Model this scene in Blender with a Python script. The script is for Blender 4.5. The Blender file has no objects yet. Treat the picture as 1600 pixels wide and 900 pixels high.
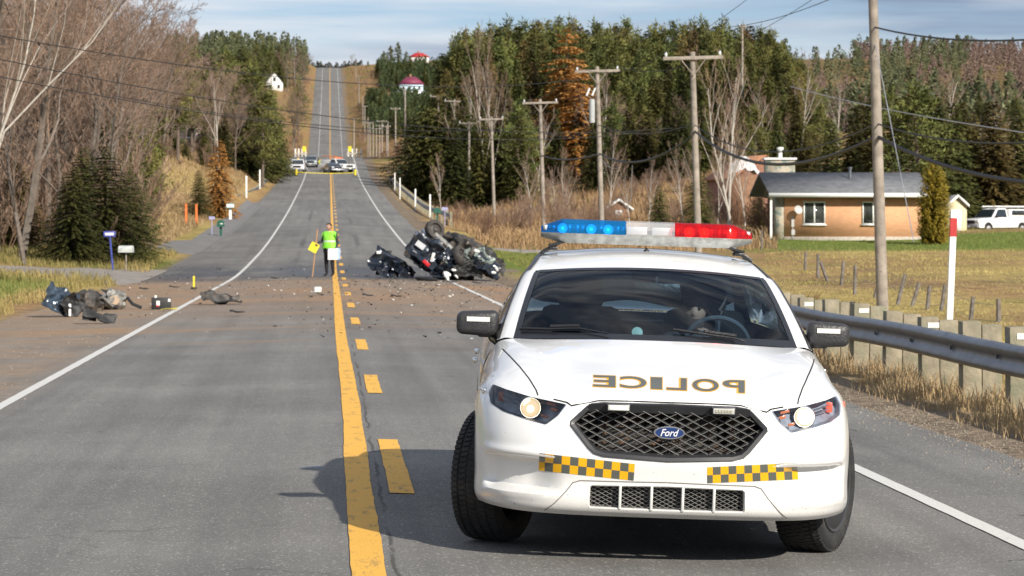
import bpy, bmesh, math, random
import numpy as np
from mathutils import Vector, Matrix, noise, Quaternion
from mathutils.geometry import delaunay_2d_cdt
from mathutils.bvhtree import BVHTree
R = math.radians
SC = bpy.context.scene
COL = SC.collection
# ---------------------------------------------------------------- camera, sky, sun, exposure
FPX = 4000.0            # focal length in pixels of the 1600 px wide photograph
EYE = 1.65; HOR = 353.0
PHI = math.atan((800 - 514.5) / FPX)
cam_d = bpy.data.cameras.new('camera'); cam = bpy.data.objects.new('camera', cam_d); COL.objects.link(cam)
cam_d.sensor_width = 36; cam_d.lens = 36 * FPX / 1600
cam_d.shift_y = -(450 - HOR) / 1600
cam_d.clip_start = 0.3; cam_d.clip_end = 9000
cam.location = (0, 0, EYE); cam.rotation_euler = (R(90), 0, -PHI)
cam_d.dof.use_dof = True; cam_d.dof.focus_distance = 13.6; cam_d.dof.aperture_fstop = 11
SC.camera = cam
SUNV = Vector((.88, -1.46, 1.0)).normalized()
sun_d = bpy.data.lights.new('sun', 'SUN'); sun_d.energy = 4.6; sun_d.angle = R(.53); sun_d.color = (1, .93, .82)
sun = bpy.data.objects.new('sun', sun_d); COL.objects.link(sun); sun.rotation_euler = SUNV.to_track_quat('Z', 'Y').to_euler()
sun.location = (30, -50, 60)
W0 = bpy.data.worlds.new('World'); SC.world = W0; W0.use_nodes = True
nt = W0.node_tree; nt.nodes.clear()
def wn(t, **k):
    n = nt.nodes.new(t)
    for a, b in k.items():
        if a.startswith('i_'): n.inputs[a[2:].replace('_', ' ')].default_value = b
        else: setattr(n, a, b)
    return n
sky = wn('ShaderNodeTexSky', sky_type='NISHITA', sun_disc=False, sun_elevation=math.asin(SUNV.z), sun_rotation=math.atan2(SUNV.x, SUNV.y), altitude=200, air_density=1.0, dust_density=.3, ozone_density=1.5)
tc = wn('ShaderNodeTexCoord'); mp = wn('ShaderNodeMapping'); mp.inputs['Scale'].default_value = (2.0, 2.0, 22.0)
nz = wn('ShaderNodeTexNoise', i_Scale=1.9, i_Detail=7.0, i_Roughness=.55, i_Distortion=.3)
rp = wn('ShaderNodeValToRGB'); rp.color_ramp.elements[0].position = .30; rp.color_ramp.elements[1].position = .52
nz2 = wn('ShaderNodeTexNoise', i_Scale=2.4, i_Detail=5.0)
cr = wn('ShaderNodeValToRGB'); cr.color_ramp.elements[0].color = (2.7, 3.4, 4.8, 1); cr.color_ramp.elements[1].color = (8.0, 8.3, 8.8, 1)
cr.color_ramp.elements[0].position = .42; cr.color_ramp.elements[1].position = .60
mx = wn('ShaderNodeMix', data_type='RGBA'); bg = wn('ShaderNodeBackground', i_Strength=.075); wo = wn('ShaderNodeOutputWorld')
tint = wn('ShaderNodeMix', data_type='RGBA', blend_type='MULTIPLY'); tint.inputs[0].default_value = 1; tint.inputs[7].default_value = (.74, .80, .98, 1)
L = nt.links.new
L(tc.outputs['Generated'], mp.inputs[0]); L(mp.outputs[0], nz.inputs['Vector']); L(mp.outputs[0], nz2.inputs['Vector'])
L(nz.outputs['Fac'], rp.inputs[0]); L(nz2.outputs['Fac'], cr.inputs[0]); L(rp.outputs[0], mx.inputs[0])
L(sky.outputs[0], tint.inputs[6]); L(tint.outputs[2], mx.inputs[6]); L(cr.outputs[0], mx.inputs[7]); L(mx.outputs[2], bg.inputs[0]); L(bg.outputs[0], wo.inputs[0])
SC.view_settings.view_transform = 'Standard'; SC.view_settings.look = 'None'; SC.view_settings.gamma = 1
SC.view_settings.exposure = 0.42; SC.view_settings.use_curve_mapping = False
SC.render.engine = 'CYCLES'
cy = SC.cycles; cy.max_bounces = 7; cy.diffuse_bounces = 2; cy.glossy_bounces = 3; cy.transmission_bounces = 4; cy.transparent_max_bounces = 12
cy.caustics_reflective = False; cy.caustics_refractive = False; cy.use_denoising = True; cy.sample_clamp_indirect = 4

# ---------------------------------------------------------------- image <-> world helpers (measuring only)
CP, SP = math.cos(PHI), math.sin(PHI)
def W(px, D):
    xc = (px - 800) / FPX * D
    return xc * CP + D * SP, D * CP - xc * SP
def zp(py, D): return EYE + (HOR - py) / FPX * D
def smooth(a, b, x):
    t = min(1, max(0, (x - a) / (b - a))); return t * t * (3 - 2 * t)
def hermite(tab, x):
    if x <= tab[0][0]: return tab[0][1]
    if x >= tab[-1][0]: return tab[-1][1]
    n = len(tab)
    for i in range(n - 1):
        if x <= tab[i + 1][0]: break
    x0, y0 = tab[i]; x1, y1 = tab[i + 1]; h = x1 - x0
    def sl(k):
        if k <= 0: return (tab[1][1] - tab[0][1]) / (tab[1][0] - tab[0][0])
        if k >= n - 1: return (tab[-1][1] - tab[-2][1]) / (tab[-1][0] - tab[-2][0])
        a = (tab[k][1] - tab[k - 1][1]) / (tab[k][0] - tab[k - 1][0]); b = (tab[k + 1][1] - tab[k][1]) / (tab[k + 1][0] - tab[k][0])
        return 0 if a * b <= 0 else 2 * a * b / (a + b)
    t = (x - x0) / h; m0 = sl(i) * h; m1 = sl(i + 1) * h
    return (2*t**3 - 3*t*t + 1) * y0 + (t**3 - 2*t*t + t) * m0 + (-2*t**3 + 3*t*t) * y1 + (t**3 - t*t) * m1
PROF = [(-400, -3), (-60, 0), (0, 0), (80, 0), (109, .37), (164, 1.8), (258, 5.1), (330, 8.1), (400, 12.2), (435, 13.5), (470, 13.9), (550, 13.6), (650, 15.0), (750, 23), (952, 45), (1270, 80), (1340, 83), (1600, 80), (2500, 60), (6000, 40)]
def P(Y): return hermite(PROF, Y)
CX = .33
def crown(X):
    d = X - CX
    return -.03 * d if d > 0 else .02 * d
TX = [-1500, -400, -150, -60, -30, -15, -9, -6.6, 7.0, 10, 15, 25, 40, 70, 150, 400, 1500]
TT = {
 -400: [5, 3, 2, 1.5, 1, .2, -.2, -.15, -.2, -.7, -.95, -.9, -.8, -.5, 0, 0, 5],
 0:   [5, 3, 2, 1.5, 1, .2, -.25, -.16, -.2, -.7, -.95, -.9, -.8, -.5, 0, 0, 5],
 50:  [8, 4, 3, 2, 1, .3, -.12, -.15, -.2, -.5, -.75, -.7, -.5, -.3, 0, 3, 8],
 100: [12, 6, 5, 3, 1.2, .5, .1, -.12, -.2, -.4, -.4, -.25, 0, .5, 3, 8, 12],
 150: [16, 10, 8, 4, 1.5, .3, 0, -.12, -.2, -.6, -.7, -.5, -.3, .3, 4, 10, 16],
 200: [20, 14, 10, 6, 3, 1.2, .3, -.2, -.25, -1.2, -1.5, -1.6, -1.6, -1.4, 2, 10, 20],
 260: [24, 20, 16, 10, 6.5, 4, 1.5, -.2, -.3, -2, -2.2, 0, 2, 3.5, 8, 16, 24],
 330: [26, 22, 18, 12, 8, 4.5, 1.5, -.15, -.2, -.2, -.2, 1, 1.5, 3, 8, 16, 26],
 435: [24, 20, 16, 12, 7, 4, 1, -.15, -.15, 0, .3, 1, 1.5, 3, 8, 16, 26],
 650: [36, 30, 25, 16, 8, 3, 1, -.1, -.1, 1, 2, 3, 4, 5, 5, 8, 16],
 952: [16, 10, 10, 8, 5, 2, 1, -.1, -.1, 1, 2, 2, 2, 0, -5, -3, 5],
 1270: [12, 10, 10, 8, 5, 3, 1, 0, 0, .5, 1, 2, 3, 4, 4, 6, 8],
 1500: [12, 10, 8, 5, 3, 1, 0, 0, 0, 0, 0, 1, 2, 3, 5, 18, 20],
 2500: [25, 15, 8, 5, 3, 1, 0, 0, 0, 0, 0, 1, 2, 3, 8, 30, 40],
 6000: [0] * 17}
TYS = sorted(TT)
def lerp_tab(x, xs, ys):
    if x <= xs[0]: return ys[0]
    if x >= xs[-1]: return ys[-1]
    for i in range(len(xs) - 1):
        if x <= xs[i + 1]:
            t = (x - xs[i]) / (xs[i + 1] - xs[i]); return ys[i] * (1 - t) + ys[i + 1] * t
def offs(X, Y):
    Y = min(max(Y, TYS[0]), TYS[-1])
    for i in range(len(TYS) - 1):
        if Y <= TYS[i + 1]: break
    t = (Y - TYS[i]) / (TYS[i + 1] - TYS[i]); t = t * t * (3 - 2 * t)
    return lerp_tab(X, TX, TT[TYS[i]]) * (1 - t) + lerp_tab(X, TX, TT[TYS[i + 1]]) * t
def T(X, Y):
    """height of the ground"""
    if -6.0 <= X <= 5.4: return P(Y) + crown(X) - .05 - .03 * smooth(60, 300, Y)
    z = P(Y)
    far = smooth(7, 12, abs(X)) 
    n = noise.noise(Vector((X * .07, Y * .05, 3.1))) * .5 + noise.noise(Vector((X * .35, Y * .3, 1.1))) * .12
    n *= far * (.5 + smooth(150, 300, Y) * 1.2)
    if -6.6 < X < -6.0: return z + crown(-6) - .05 + (X + 6) / -.6 * (offs(-6.6, Y) - crown(-6) + .05)
    if 5.4 < X < 7.0: 
        a = crown(5.4) - .05; return z + a + (X - 5.4) / 1.6 * (offs(7, Y) - a)
    return z + offs(X, Y) + n + smooth(6.6, 7.5, abs(X)) * noise.noise(Vector((X * 1.3, Y * .9, 7))) * .05
def G(px, D):
    X, Y = W(px, D); return Vector((X, Y, T(X, Y)))

# ---------------------------------------------------------------- materials
MATS = {}
def newmat(name):
    m = bpy.data.materials.new(name); m.use_nodes = True; MATS[name] = m
    return m, m.node_tree.nodes, m.node_tree.links, m.node_tree.nodes['Principled BSDF']
def mat(name, col, rough=.6, metal=0, coat=0, var=.12, scale=6, bump=0, bscale=40, emis=None, estr=0, spec=.5, dirt=None, dscale=3, dlo=.55, dhi=.75):
    if name in MATS: return MATS[name]
    m, N, K, b = newmat(name)
    b.inputs['Roughness'].default_value = rough; b.inputs['Metallic'].default_value = metal
    b.inputs['Coat Weight'].default_value = coat; b.inputs['Coat Roughness'].default_value = .04
    b.inputs['Specular IOR Level'].default_value = spec
    tc = N.new('ShaderNodeTexCoord'); n = N.new('ShaderNodeTexNoise'); n.inputs['Scale'].default_value = scale; n.inputs['Detail'].default_value = 5
    K.new(tc.outputs['Object'], n.inputs['Vector'])
    r = N.new('ShaderNodeValToRGB'); r.color_ramp.elements[0].position = .3; r.color_ramp.elements[1].position = .7
    r.color_ramp.elements[0].color = (*[c * (1 - var) for c in col], 1); r.color_ramp.elements[1].color = (*[min(1, c * (1 + var)) for c in col], 1)
    K.new(n.outputs['Fac'], r.inputs[0]); out = r.outputs[0]
    if dirt:
        n2 = N.new('ShaderNodeTexNoise'); n2.inputs['Scale'].default_value = dscale; n2.inputs['Detail'].default_value = 8; n2.inputs['Roughness'].default_value = .7
        K.new(tc.outputs['Object'], n2.inputs['Vector'])
        r2 = N.new('ShaderNodeValToRGB'); r2.color_ramp.elements[0].position = dlo; r2.color_ramp.elements[1].position = dhi
        K.new(n2.outputs['Fac'], r2.inputs[0]); mi = N.new('ShaderNodeMix'); mi.data_type = 'RGBA'
        K.new(r2.outputs[0], mi.inputs[0]); K.new(out, mi.inputs[6]); mi.inputs[7].default_value = (*dirt, 1); out = mi.outputs[2]
    K.new(out, b.inputs['Base Color'])
    if bump:
        n3 = N.new('ShaderNodeTexNoise'); n3.inputs['Scale'].default_value = bscale; n3.inputs['Detail'].default_value = 4
        K.new(tc.outputs['Object'], n3.inputs['Vector']); bp = N.new('ShaderNodeBump'); bp.inputs['Strength'].default_value = bump; bp.inputs['Distance'].default_value = .02
        K.new(n3.outputs['Fac'], bp.inputs['Height']); K.new(bp.outputs[0], b.inputs['Normal'])
    if emis: b.inputs['Emission Color'].default_value = (*emis, 1); b.inputs['Emission Strength'].default_value = estr
    return m
def glassmat(name, tintc, gloss=.05, ior=1.5, rough=.0):
    if name in MATS: return MATS[name]
    m, N, K, b = newmat(name); N.remove(b); o = N['Material Output']
    t = N.new('ShaderNodeBsdfTransparent'); t.inputs[0].default_value = (*tintc, 1)
    g = N.new('ShaderNodeBsdfGlossy'); g.inputs['Roughness'].default_value = rough; g.inputs[0].default_value = (1, 1, 1, 1)
    f = N.new('ShaderNodeFresnel'); f.inputs[0].default_value = ior; mx = N.new('ShaderNodeMixShader')
    K.new(f.outputs[0], mx.inputs[0]); K.new(t.outputs[0], mx.inputs[1]); K.new(g.outputs[0], mx.inputs[2]); K.new(mx.outputs[0], o.inputs[0])
    return m
def leafmat(name, c0, c1, scale=.9, rnd=.35, rough=.75, trans=.0):
    """two foliage tones in clumps, plus a tone per plant"""
    if name in MATS: return MATS[name]
    m, N, K, b = newmat(name); b.inputs['Roughness'].default_value = rough; b.inputs['Specular IOR Level'].default_value = .2
    g = N.new('ShaderNodeNewGeometry'); n = N.new('ShaderNodeTexNoise'); n.inputs['Scale'].default_value = scale; n.inputs['Detail'].default_value = 6; n.inputs['Roughness'].default_value = .7
    K.new(g.outputs['Position'], n.inputs['Vector'])
    r = N.new('ShaderNodeValToRGB'); r.color_ramp.elements[0].position = .35; r.color_ramp.elements[1].position = .65
    r.color_ramp.elements[0].color = (*c0, 1); r.color_ramp.elements[1].color = (*c1, 1); K.new(n.outputs['Fac'], r.inputs[0])
    oi = N.new('ShaderNodeObjectInfo'); mr = N.new('ShaderNodeMapRange'); mr.inputs[3].default_value = 1 - rnd; mr.inputs[4].default_value = 1 + rnd
    K.new(oi.outputs['Random'], mr.inputs[0]); hs = N.new('ShaderNodeHueSaturation'); K.new(mr.outputs[0], hs.inputs['Value']); K.new(r.outputs[0], hs.inputs['Color'])
    mh = N.new('ShaderNodeMapRange'); gr_ = c1[1] >= c1[0] * .8 and rnd > .2; mh.inputs[3].default_value = .458 if gr_ else .499; mh.inputs[4].default_value = .508 if gr_ else .501; 
    n9 = N.new('ShaderNodeMath'); n9.operation = 'FRACT'; n8 = N.new('ShaderNodeMath'); n8.operation = 'MULTIPLY'; n8.inputs[1].default_value = 7.31
    K.new(oi.outputs['Random'], n8.inputs[0]); K.new(n8.outputs[0], n9.inputs[0]); K.new(n9.outputs[0], mh.inputs[0]); K.new(mh.outputs[0], hs.inputs['Hue'])
    K.new(hs.outputs[0], b.inputs['Base Color'])
    if trans:
        b.inputs['Transmission Weight'].default_value = 0
        t = N.new('ShaderNodeBsdfTranslucent'); K.new(hs.outputs[0], t.inputs[0]); mx = N.new('ShaderNodeMixShader'); mx.inputs[0].default_value = trans
        K.new(b.outputs[0], mx.inputs[1]); K.new(t.outputs[0], mx.inputs[2]); K.new(mx.outputs[0], N['Material Output'].inputs[0])
    return m

# ---------------------------------------------------------------- mesh builder and object helpers
class MB:
    def __init__(s): s.v = []; s.f = []; s.m = []; s.smooth = True
    def add(s, vs, fs, m=0):
        o = len(s.v); s.v.extend([tuple(v) for v in vs]); s.f.extend([tuple(i + o for i in f) for f in fs]); s.m.extend([m] * len(fs)); return s
    def box(s, c, d, rot=None, m=0, taper=1, bev=0):
        x, y, z = d[0] / 2, d[1] / 2, d[2] / 2
        if bev:
            bm = bmesh.new(); bmesh.ops.create_cube(bm, size=1)
            for v in bm.verts:
                v.co = Vector((v.co.x * d[0], v.co.y * d[1], v.co.z * d[2]))
                if v.co.z > 0: v.co.x *= taper; v.co.y *= taper
            bmesh.ops.bevel(bm, geom=bm.edges[:], offset=bev, segments=2, affect='EDGES', profile=.5)
            vs = [v.co.copy() for v in bm.verts]; bm.verts.index_update(); fs = [[v.index for v in f.verts] for f in bm.faces]; bm.free()
        else:
            vs = [Vector((a * x * (taper if cc > 0 else 1), b * y * (taper if cc > 0 else 1), cc * z)) for cc in (-1, 1) for a, b in ((-1, -1), (1, -1), (1, 1), (-1, 1))]
            fs = [(3, 2, 1, 0), (4, 5, 6, 7), (0, 1, 5, 4), (1, 2, 6, 5), (2, 3, 7, 6), (3, 0, 4, 7)]
        M = rot if isinstance(rot, Matrix) else (Matrix.Rotation(rot, 3, 'Z') if rot else Matrix.Identity(3))
        return s.add([M @ v + Vector(c) for v in vs], fs, m)
    def tube(s, pts, r, n=6, m=0, cap=True):
        pts = [Vector(p) for p in pts]; k = len(pts)
        rs = r if isinstance(r, (list, tuple)) else [r] * k
        up = None; vs = []
        for i, p in enumerate(pts):
            d = (pts[min(i + 1, k - 1)] - pts[max(i - 1, 0)]); d = d.normalized() if d.length > 1e-9 else Vector((0, 0, 1))
            if up is None: up = Vector((0, 0, 1)) if abs(d.z) < .9 else Vector((1, 0, 0))
            a = d.cross(up); a = a.normalized() if a.length > 1e-6 else d.orthogonal().normalized(); b = a.cross(d).normalized(); up = b
            for q in range(n):
                t = 2 * math.pi * q / n; vs.append(p + (a * math.cos(t) + b * math.sin(t)) * rs[i])
        fs = [(i * n + q, i * n + (q + 1) % n, (i + 1) * n + (q + 1) % n, (i + 1) * n + q) for i in range(k - 1) for q in range(n)]
        if cap and n > 2: fs += [tuple(range(n))[::-1], tuple((k - 1) * n + q for q in range(n))]
        return s.add(vs, fs, m)
    def cyl(s, a, b, r, n=16, r2=None, m=0): return s.tube([a, b], [r, r if r2 is None else r2], n, m)
    def lathe(s, prof, n=24, M=None, m=0, closed=False):
        """profile (radius, height) about +Z"""
        M = M or Matrix.Identity(4); vs = []
        for r, z in prof:
            for q in range(n): t = 2 * math.pi * q / n; vs.append(M @ Vector((r * math.cos(t), r * math.sin(t), z)))
        k = len(prof); fs = [(i * n + q, i * n + (q + 1) % n, (i + 1) * n + (q + 1) % n, (i + 1) * n + q) for i in range(k - 1) for q in range(n)]
        if closed: fs += [((k - 1) * n + q, (k - 1) * n + (q + 1) % n, (q + 1) % n, q) for q in range(n)]
        return s.add(vs, fs, m)
    def grid(s, P2, m=0, close=False):
        r, c = len(P2), len(P2[0]); vs = [p for row in P2 for p in row]
        fs = [(i * c + j, i * c + j + 1, (i + 1) * c + j + 1, (i + 1) * c + j) for i in range(r - 1) for j in range(c - 1)]
        return s.add(vs, fs, m)
    def prism(s, poly, a, b, m=0):
        """polygon given as 3-vectors moved by vectors a and b and joined"""
        n = len(poly); vs = [Vector(p) + Vector(a) for p in poly] + [Vector(p) + Vector(b) for p in poly]
        return s.add(vs, [tuple(range(n))[::-1], tuple(range(n, 2 * n))] + [(i, (i + 1) % n, n + (i + 1) % n, n + i) for i in range(n)], m)
    def build(s, name, mats, parent=None, smooth=None, angle=None, loc=None):
        me = bpy.data.meshes.new(name); me.from_pydata(s.v, [], s.f)
        if not isinstance(mats, (list, tuple)): mats = [mats]
        for m in mats: me.materials.append(m)
        if len(mats) > 1: me.polygons.foreach_set('material_index', s.m)
        sm = s.smooth if smooth is None else smooth
        me.polygons.foreach_set('use_smooth', [sm] * len(me.polygons))
        if sm and angle != 0: me.set_sharp_from_angle(angle=R(angle or 35))
        me.update(); o = bpy.data.objects.new(name, me); COL.objects.link(o)
        if parent is not None: o.parent = parent
        if loc is not None: o.location = loc
        return o
def tag(o, label=None, cat=None, group=None, kind=None):
    if label: o['label'] = label
    if cat: o['category'] = cat
    if group: o['group'] = group
    if kind: o['kind'] = kind
    return o
def thing(name, loc, label, cat, group=None, rz=0):
    o = bpy.data.objects.new(name, None); COL.objects.link(o); o.location = loc; o.rotation_euler = (0, 0, rz); o.empty_display_size = .2
    return tag(o, label, cat, group)
def dup(src, loc, rz=0, scale=1, label=None, group=None):
    c = src.copy(); COL.objects.link(c); c.location = loc; c.rotation_euler = (0, 0, rz)
    c.scale = scale if isinstance(scale, tuple) else (scale,) * 3
    if label: c['label'] = label
    if group: c['group'] = group
    for ch in KIDS.get(src.name) or [o for o in COL.objects if o.parent == src]:
        d = ch.copy(); COL.objects.link(d); d.parent = c
        for g in KIDS2.get(ch.name, []):
            e = g.copy(); COL.objects.link(e); e.parent = d
    return c
KIDS, KIDS2 = {}, {}
def remember(src):
    KIDS[src.name] = [o for o in COL.objects if o.parent == src]
    for k in KIDS[src.name]: KIDS2[k.name] = [o for o in COL.objects if o.parent == k]
    return src
# ---------------------------------------------------------------- ground and road
def frange(a, b, s):
    out = []; x = a
    while x < b - 1e-6: out.append(x); x += s
    return out
RY = [-400, -250, -150, -100, -60] + frange(-40, 200, 2) + frange(200, 500, 5) + frange(500, 1400, 12) + frange(1400, 2600, 80) + frange(2600, 6001, 400)
GXP = [-6.6, -6.0, -4.5, -3, -1.3, CX, 2, 3.6, 5.4, 6.0, 7.0]
gx = []; x = 7.4; s = .5
while x < 1500: gx.append(x); x += s; s = min(s * 1.12, 160)
gx.append(1500)
gl = []; x = -7.0; s = .5
while x > -1500: gl.append(x); x -= s; s = min(s * 1.12, 160)
gl.append(-1500)
GX = gl[::-1] + GXP + gx
def gcol(X, Y):
    n = noise.noise(Vector((X * .12, Y * .06, 5)))
    n2 = noise.noise(Vector((X * .5, Y * .22, 9)))
    gold = Vector((.46, .36, .15)); tan = Vector((.36, .24, .125)); green = Vector((.16, .22, .045)); dull = Vector((.15, .12, .06)); grav = Vector((.25, .205, .16))
    if abs(X - .3) < 6.6 + n2 * .6: return grav
    c = gold.lerp(tan, smooth(-.3, .4, n))
    if X > 0:
        if Y < 160:
            g = smooth(17, 24, X) * smooth(120, 130, Y) + smooth(85, 100, Y) * smooth(14.5, 12, X) * smooth(140, 125, Y) + .35 * smooth(.05, .4, n2) * smooth(30, 60, Y)
            c = c.lerp(green, min(1, g))
            mud = smooth(82, 85, Y) * smooth(93, 90, Y) * smooth(15, 19, X) * smooth(-.35, .1, n2)
            c = c.lerp(Vector((.20, .15, .10)), mud * .85)
        else: c = c.lerp(tan, .7).lerp(Vector((.14, .10, .05)), smooth(-.1, .4, n2) * .6).lerp(green, .5 * smooth(.15, .4, n))
    else:
        g = smooth(-7.3, -8.4, X + n2 * .5) * smooth(85, 75, Y)
        g += smooth(90, 97, Y) * smooth(112, 104, Y) * .8 + smooth(128, 133, Y) * smooth(175, 140, Y) * .5 * smooth(-.2, .3, n2)
        c = c.lerp(green, min(1, g))
        if Y > 250: c = c.lerp(tan, .5)
    if Y > 420: c = c.lerp(Vector((.27, .17, .085)), .6).lerp(green, .5 * smooth(0, .3, n2) * smooth(.1, -.2, n))
    if Y > 420 and abs(X) > 30: c = c.lerp(dull, .6)
    return c
gv = []; gc = []
for Y in RY:
    for X in GX:
        gv.append((X, Y, T(X, Y))); gc.append(gcol(X, Y))
nx = len(GX); gf = [(i * nx + j, i * nx + j + 1, (i + 1) * nx + j + 1, (i + 1) * nx + j) for i in range(len(RY) - 1) for j in range(nx - 1)]
mb = MB(); mb.add(gv, gf)
m, N, K, b = newmat('ground_cover'); b.inputs['Roughness'].default_value = .95; b.inputs['Specular IOR Level'].default_value = .1
at = N.new('ShaderNodeAttribute'); at.attribute_name = 'cover'; ge = N.new('ShaderNodeNewGeometry')
n1 = N.new('ShaderNodeTexNoise'); n1.inputs['Scale'].default_value = 1.7; n1.inputs['Detail'].default_value = 9; n1.inputs['Roughness'].default_value = .75
K.new(ge.outputs['Position'], n1.inputs['Vector'])
r1 = N.new('ShaderNodeValToRGB'); r1.color_ramp.elements[0].color = (.45, .42, .4, 1); r1.color_ramp.elements[1].color = (1.35, 1.3, 1.2, 1); r1.color_ramp.elements[0].position = .3; r1.color_ramp.elements[1].position = .72
K.new(n1.outputs['Fac'], r1.inputs[0]); mm = N.new('ShaderNodeMix'); mm.data_type = 'RGBA'; mm.blend_type = 'MULTIPLY'; mm.inputs[0].default_value = 1
K.new(at.outputs['Color'], mm.inputs[6]); K.new(r1.outputs[0], mm.inputs[7]); K.new(mm.outputs[2], b.inputs['Base Color'])
n2 = N.new('ShaderNodeTexNoise'); n2.inputs['Scale'].default_value = 9; n2.inputs['Detail'].default_value = 6; K.new(ge.outputs['Position'], n2.inputs['Vector'])
bp = N.new('ShaderNodeBump'); bp.inputs['Strength'].default_value = .9; bp.inputs['Distance'].default_value = .15; K.new(n2.outputs['Fac'], bp.inputs['Height']); K.new(bp.outputs[0], b.inputs['Normal'])
ground = mb.build('ground', m, angle=0); tag(ground, kind='structure')
ca = ground.data.color_attributes.new('cover', 'FLOAT_COLOR', 'POINT')
ca.data.foreach_set('color', np.array([(*c, 1) for c in gc], dtype=np.float32).ravel())

def road_node_mat():
    m, N, K, b = newmat('asphalt')
    ge = N.new('ShaderNodeNewGeometry'); sx = N.new('ShaderNodeSeparateXYZ'); K.new(ge.outputs['Position'], sx.inputs[0])
    def nz(sc, det=6, ro=.6, vec=None):
        n = N.new('ShaderNodeTexNoise'); n.inputs['Scale'].default_value = sc; n.inputs['Detail'].default_value = det; n.inputs['Roughness'].default_value = ro
        K.new(vec or ge.outputs['Position'], n.inputs['Vector']); return n.outputs['Fac']
    def mapv(s):
        q = N.new('ShaderNodeMapping'); q.inputs['Scale'].default_value = s; K.new(ge.outputs['Position'], q.inputs[0]); return q.outputs[0]
    def ramp(src, a, bb, c0=(0, 0, 0, 1), c1=(1, 1, 1, 1)):
        r = N.new('ShaderNodeValToRGB'); r.color_ramp.elements[0].position = a; r.color_ramp.elements[1].position = bb
        r.color_ramp.elements[0].color = c0; r.color_ramp.elements[1].color = c1; K.new(src, r.inputs[0]); return r.outputs[0]
    def mixc(f, a, c, bt='MIX'):
        q = N.new('ShaderNodeMix'); q.data_type = 'RGBA'; q.blend_type = bt
        if isinstance(f, float): q.inputs[0].default_value = f
        else: K.new(f, q.inputs[0])
        for i, z in ((6, a), (7, c)):
            if isinstance(z, tuple): q.inputs[i].default_value = z
            else: K.new(z, q.inputs[i])
        return q.outputs[2]
    def math_(op, a, c=None, d=None):
        q = N.new('ShaderNodeMath'); q.operation = op; q.use_clamp = False
        for i, z in enumerate((a, c, d)):
            if z is None: continue
            if isinstance(z, (int, float)): q.inputs[i].default_value = z
            else: K.new(z, q.inputs[i])
        return q.outputs[0]
    def band(src, a, b_, c, d):
        q = N.new('ShaderNodeMapRange'); q.interpolation_type = 'SMOOTHSTEP'; K.new(src, q.inputs[0]); q.inputs[1].default_value = a; q.inputs[2].default_value = b_
        w = N.new('ShaderNodeMapRange'); w.interpolation_type = 'SMOOTHSTEP'; K.new(src, w.inputs[0]); w.inputs[1].default_value = c; w.inputs[2].default_value = d; w.inputs[3].default_value = 1; w.inputs[4].default_value = 0
        return math_('MULTIPLY', q.outputs[0], w.outputs[0])
    base = mixc(ramp(nz(.35, 5), .3, .7), (.165, .16, .152, 1), (.245, .237, .225, 1))
    # aggregate speckle
    v = N.new('ShaderNodeTexVoronoi'); v.inputs['Scale'].default_value = 95; K.new(ge.outputs['Position'], v.inputs['Vector'])
    sp = mixc(ramp(nz(210, 2), .42, .62), (.55, .55, .55, 1), (1.38, 1.38, 1.36, 1)); base = mixc(1.0, base, sp, 'MULTIPLY')
    bright = ramp(v.outputs['Color'], .80, .9); base = mixc(math_('MULTIPLY', bright, .7), base, (.52, .50, .46, 1))
    # wheel paths, a little darker and smoother, long streaks
    st = nz(1, 5, .6, mapv((2.4, .05, 1))); base = mixc(ramp(st, .38, .66), base, mixc(1.0, base, (.78, .78, .79, 1), 'MULTIPLY'))
    # tyre marks
    # patches of newer and older surfacing, tar seam along the centre joint
    base = mixc(ramp(nz(1, 4, .5, mapv((.16, .03, 1))), .50, .53), base, mixc(1.0, base, (.86, .86, .87, 1), 'MULTIPLY'))
    blot = ramp(nz(2.2, 7, .7), .60, .72); base = mixc(math_('MULTIPLY', blot, .35), base, (.09, .085, .08, 1))
    seamx = N.new('ShaderNodeMath'); seamx.operation = 'ADD'; nw = N.new('ShaderNodeMath'); nw.operation = 'MULTIPLY'; nw.inputs[1].default_value = .10; K.new(nz(1.1, 4), nw.inputs[0]); K.new(sx.outputs[0], seamx.inputs[0]); K.new(nw.outputs[0], seamx.inputs[1])
    seam_ = math_('MULTIPLY', band(seamx.outputs[0], .355, .365, .375, .39), ramp(nz(.8, 4), .44, .52)); base = mixc(math_('MULTIPLY', seam_, .75), base, (.05, .047, .043, 1))
    tr1 = math_('MULTIPLY', ramp(nz(1, 3, .5, mapv((.35, .10, 1))), .58, .62), math_('ADD', band(sx.outputs[0], 1.15, 1.2, 1.36, 1.42), band(sx.outputs[0], 2.7, 2.76, 2.92, 2.98))); base = mixc(math_('MULTIPLY', tr1, .35), base, (.07, .068, .066, 1))
    tr2 = math_('MULTIPLY', band(sx.outputs[1], 95, 110, 185, 215), math_('ADD', band(sx.outputs[0], -1.5, -1.42, -1.25, -1.18), band(sx.outputs[0], 1.25, 1.32, 1.5, 1.58))); tr2 = math_('MULTIPLY', tr2, ramp(nz(1, 3, .5, mapv((.3, .035, 1))), .48, .56)); base = mixc(math_('MULTIPLY', tr2, .6), base, (.07, .07, .07, 1))
    # cracks
    vc = N.new('ShaderNodeTexVoronoi'); vc.feature = 'DISTANCE_TO_EDGE'; vc.inputs['Scale'].default_value = .32
    wv = N.new('ShaderNodeVectorMath'); wv.operation = 'ADD'; nn = N.new('ShaderNodeTexNoise'); nn.inputs['Scale'].default_value = 1.6; nn.inputs['Detail'].default_value = 6; K.new(ge.outputs['Position'], nn.inputs['Vector'])
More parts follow.
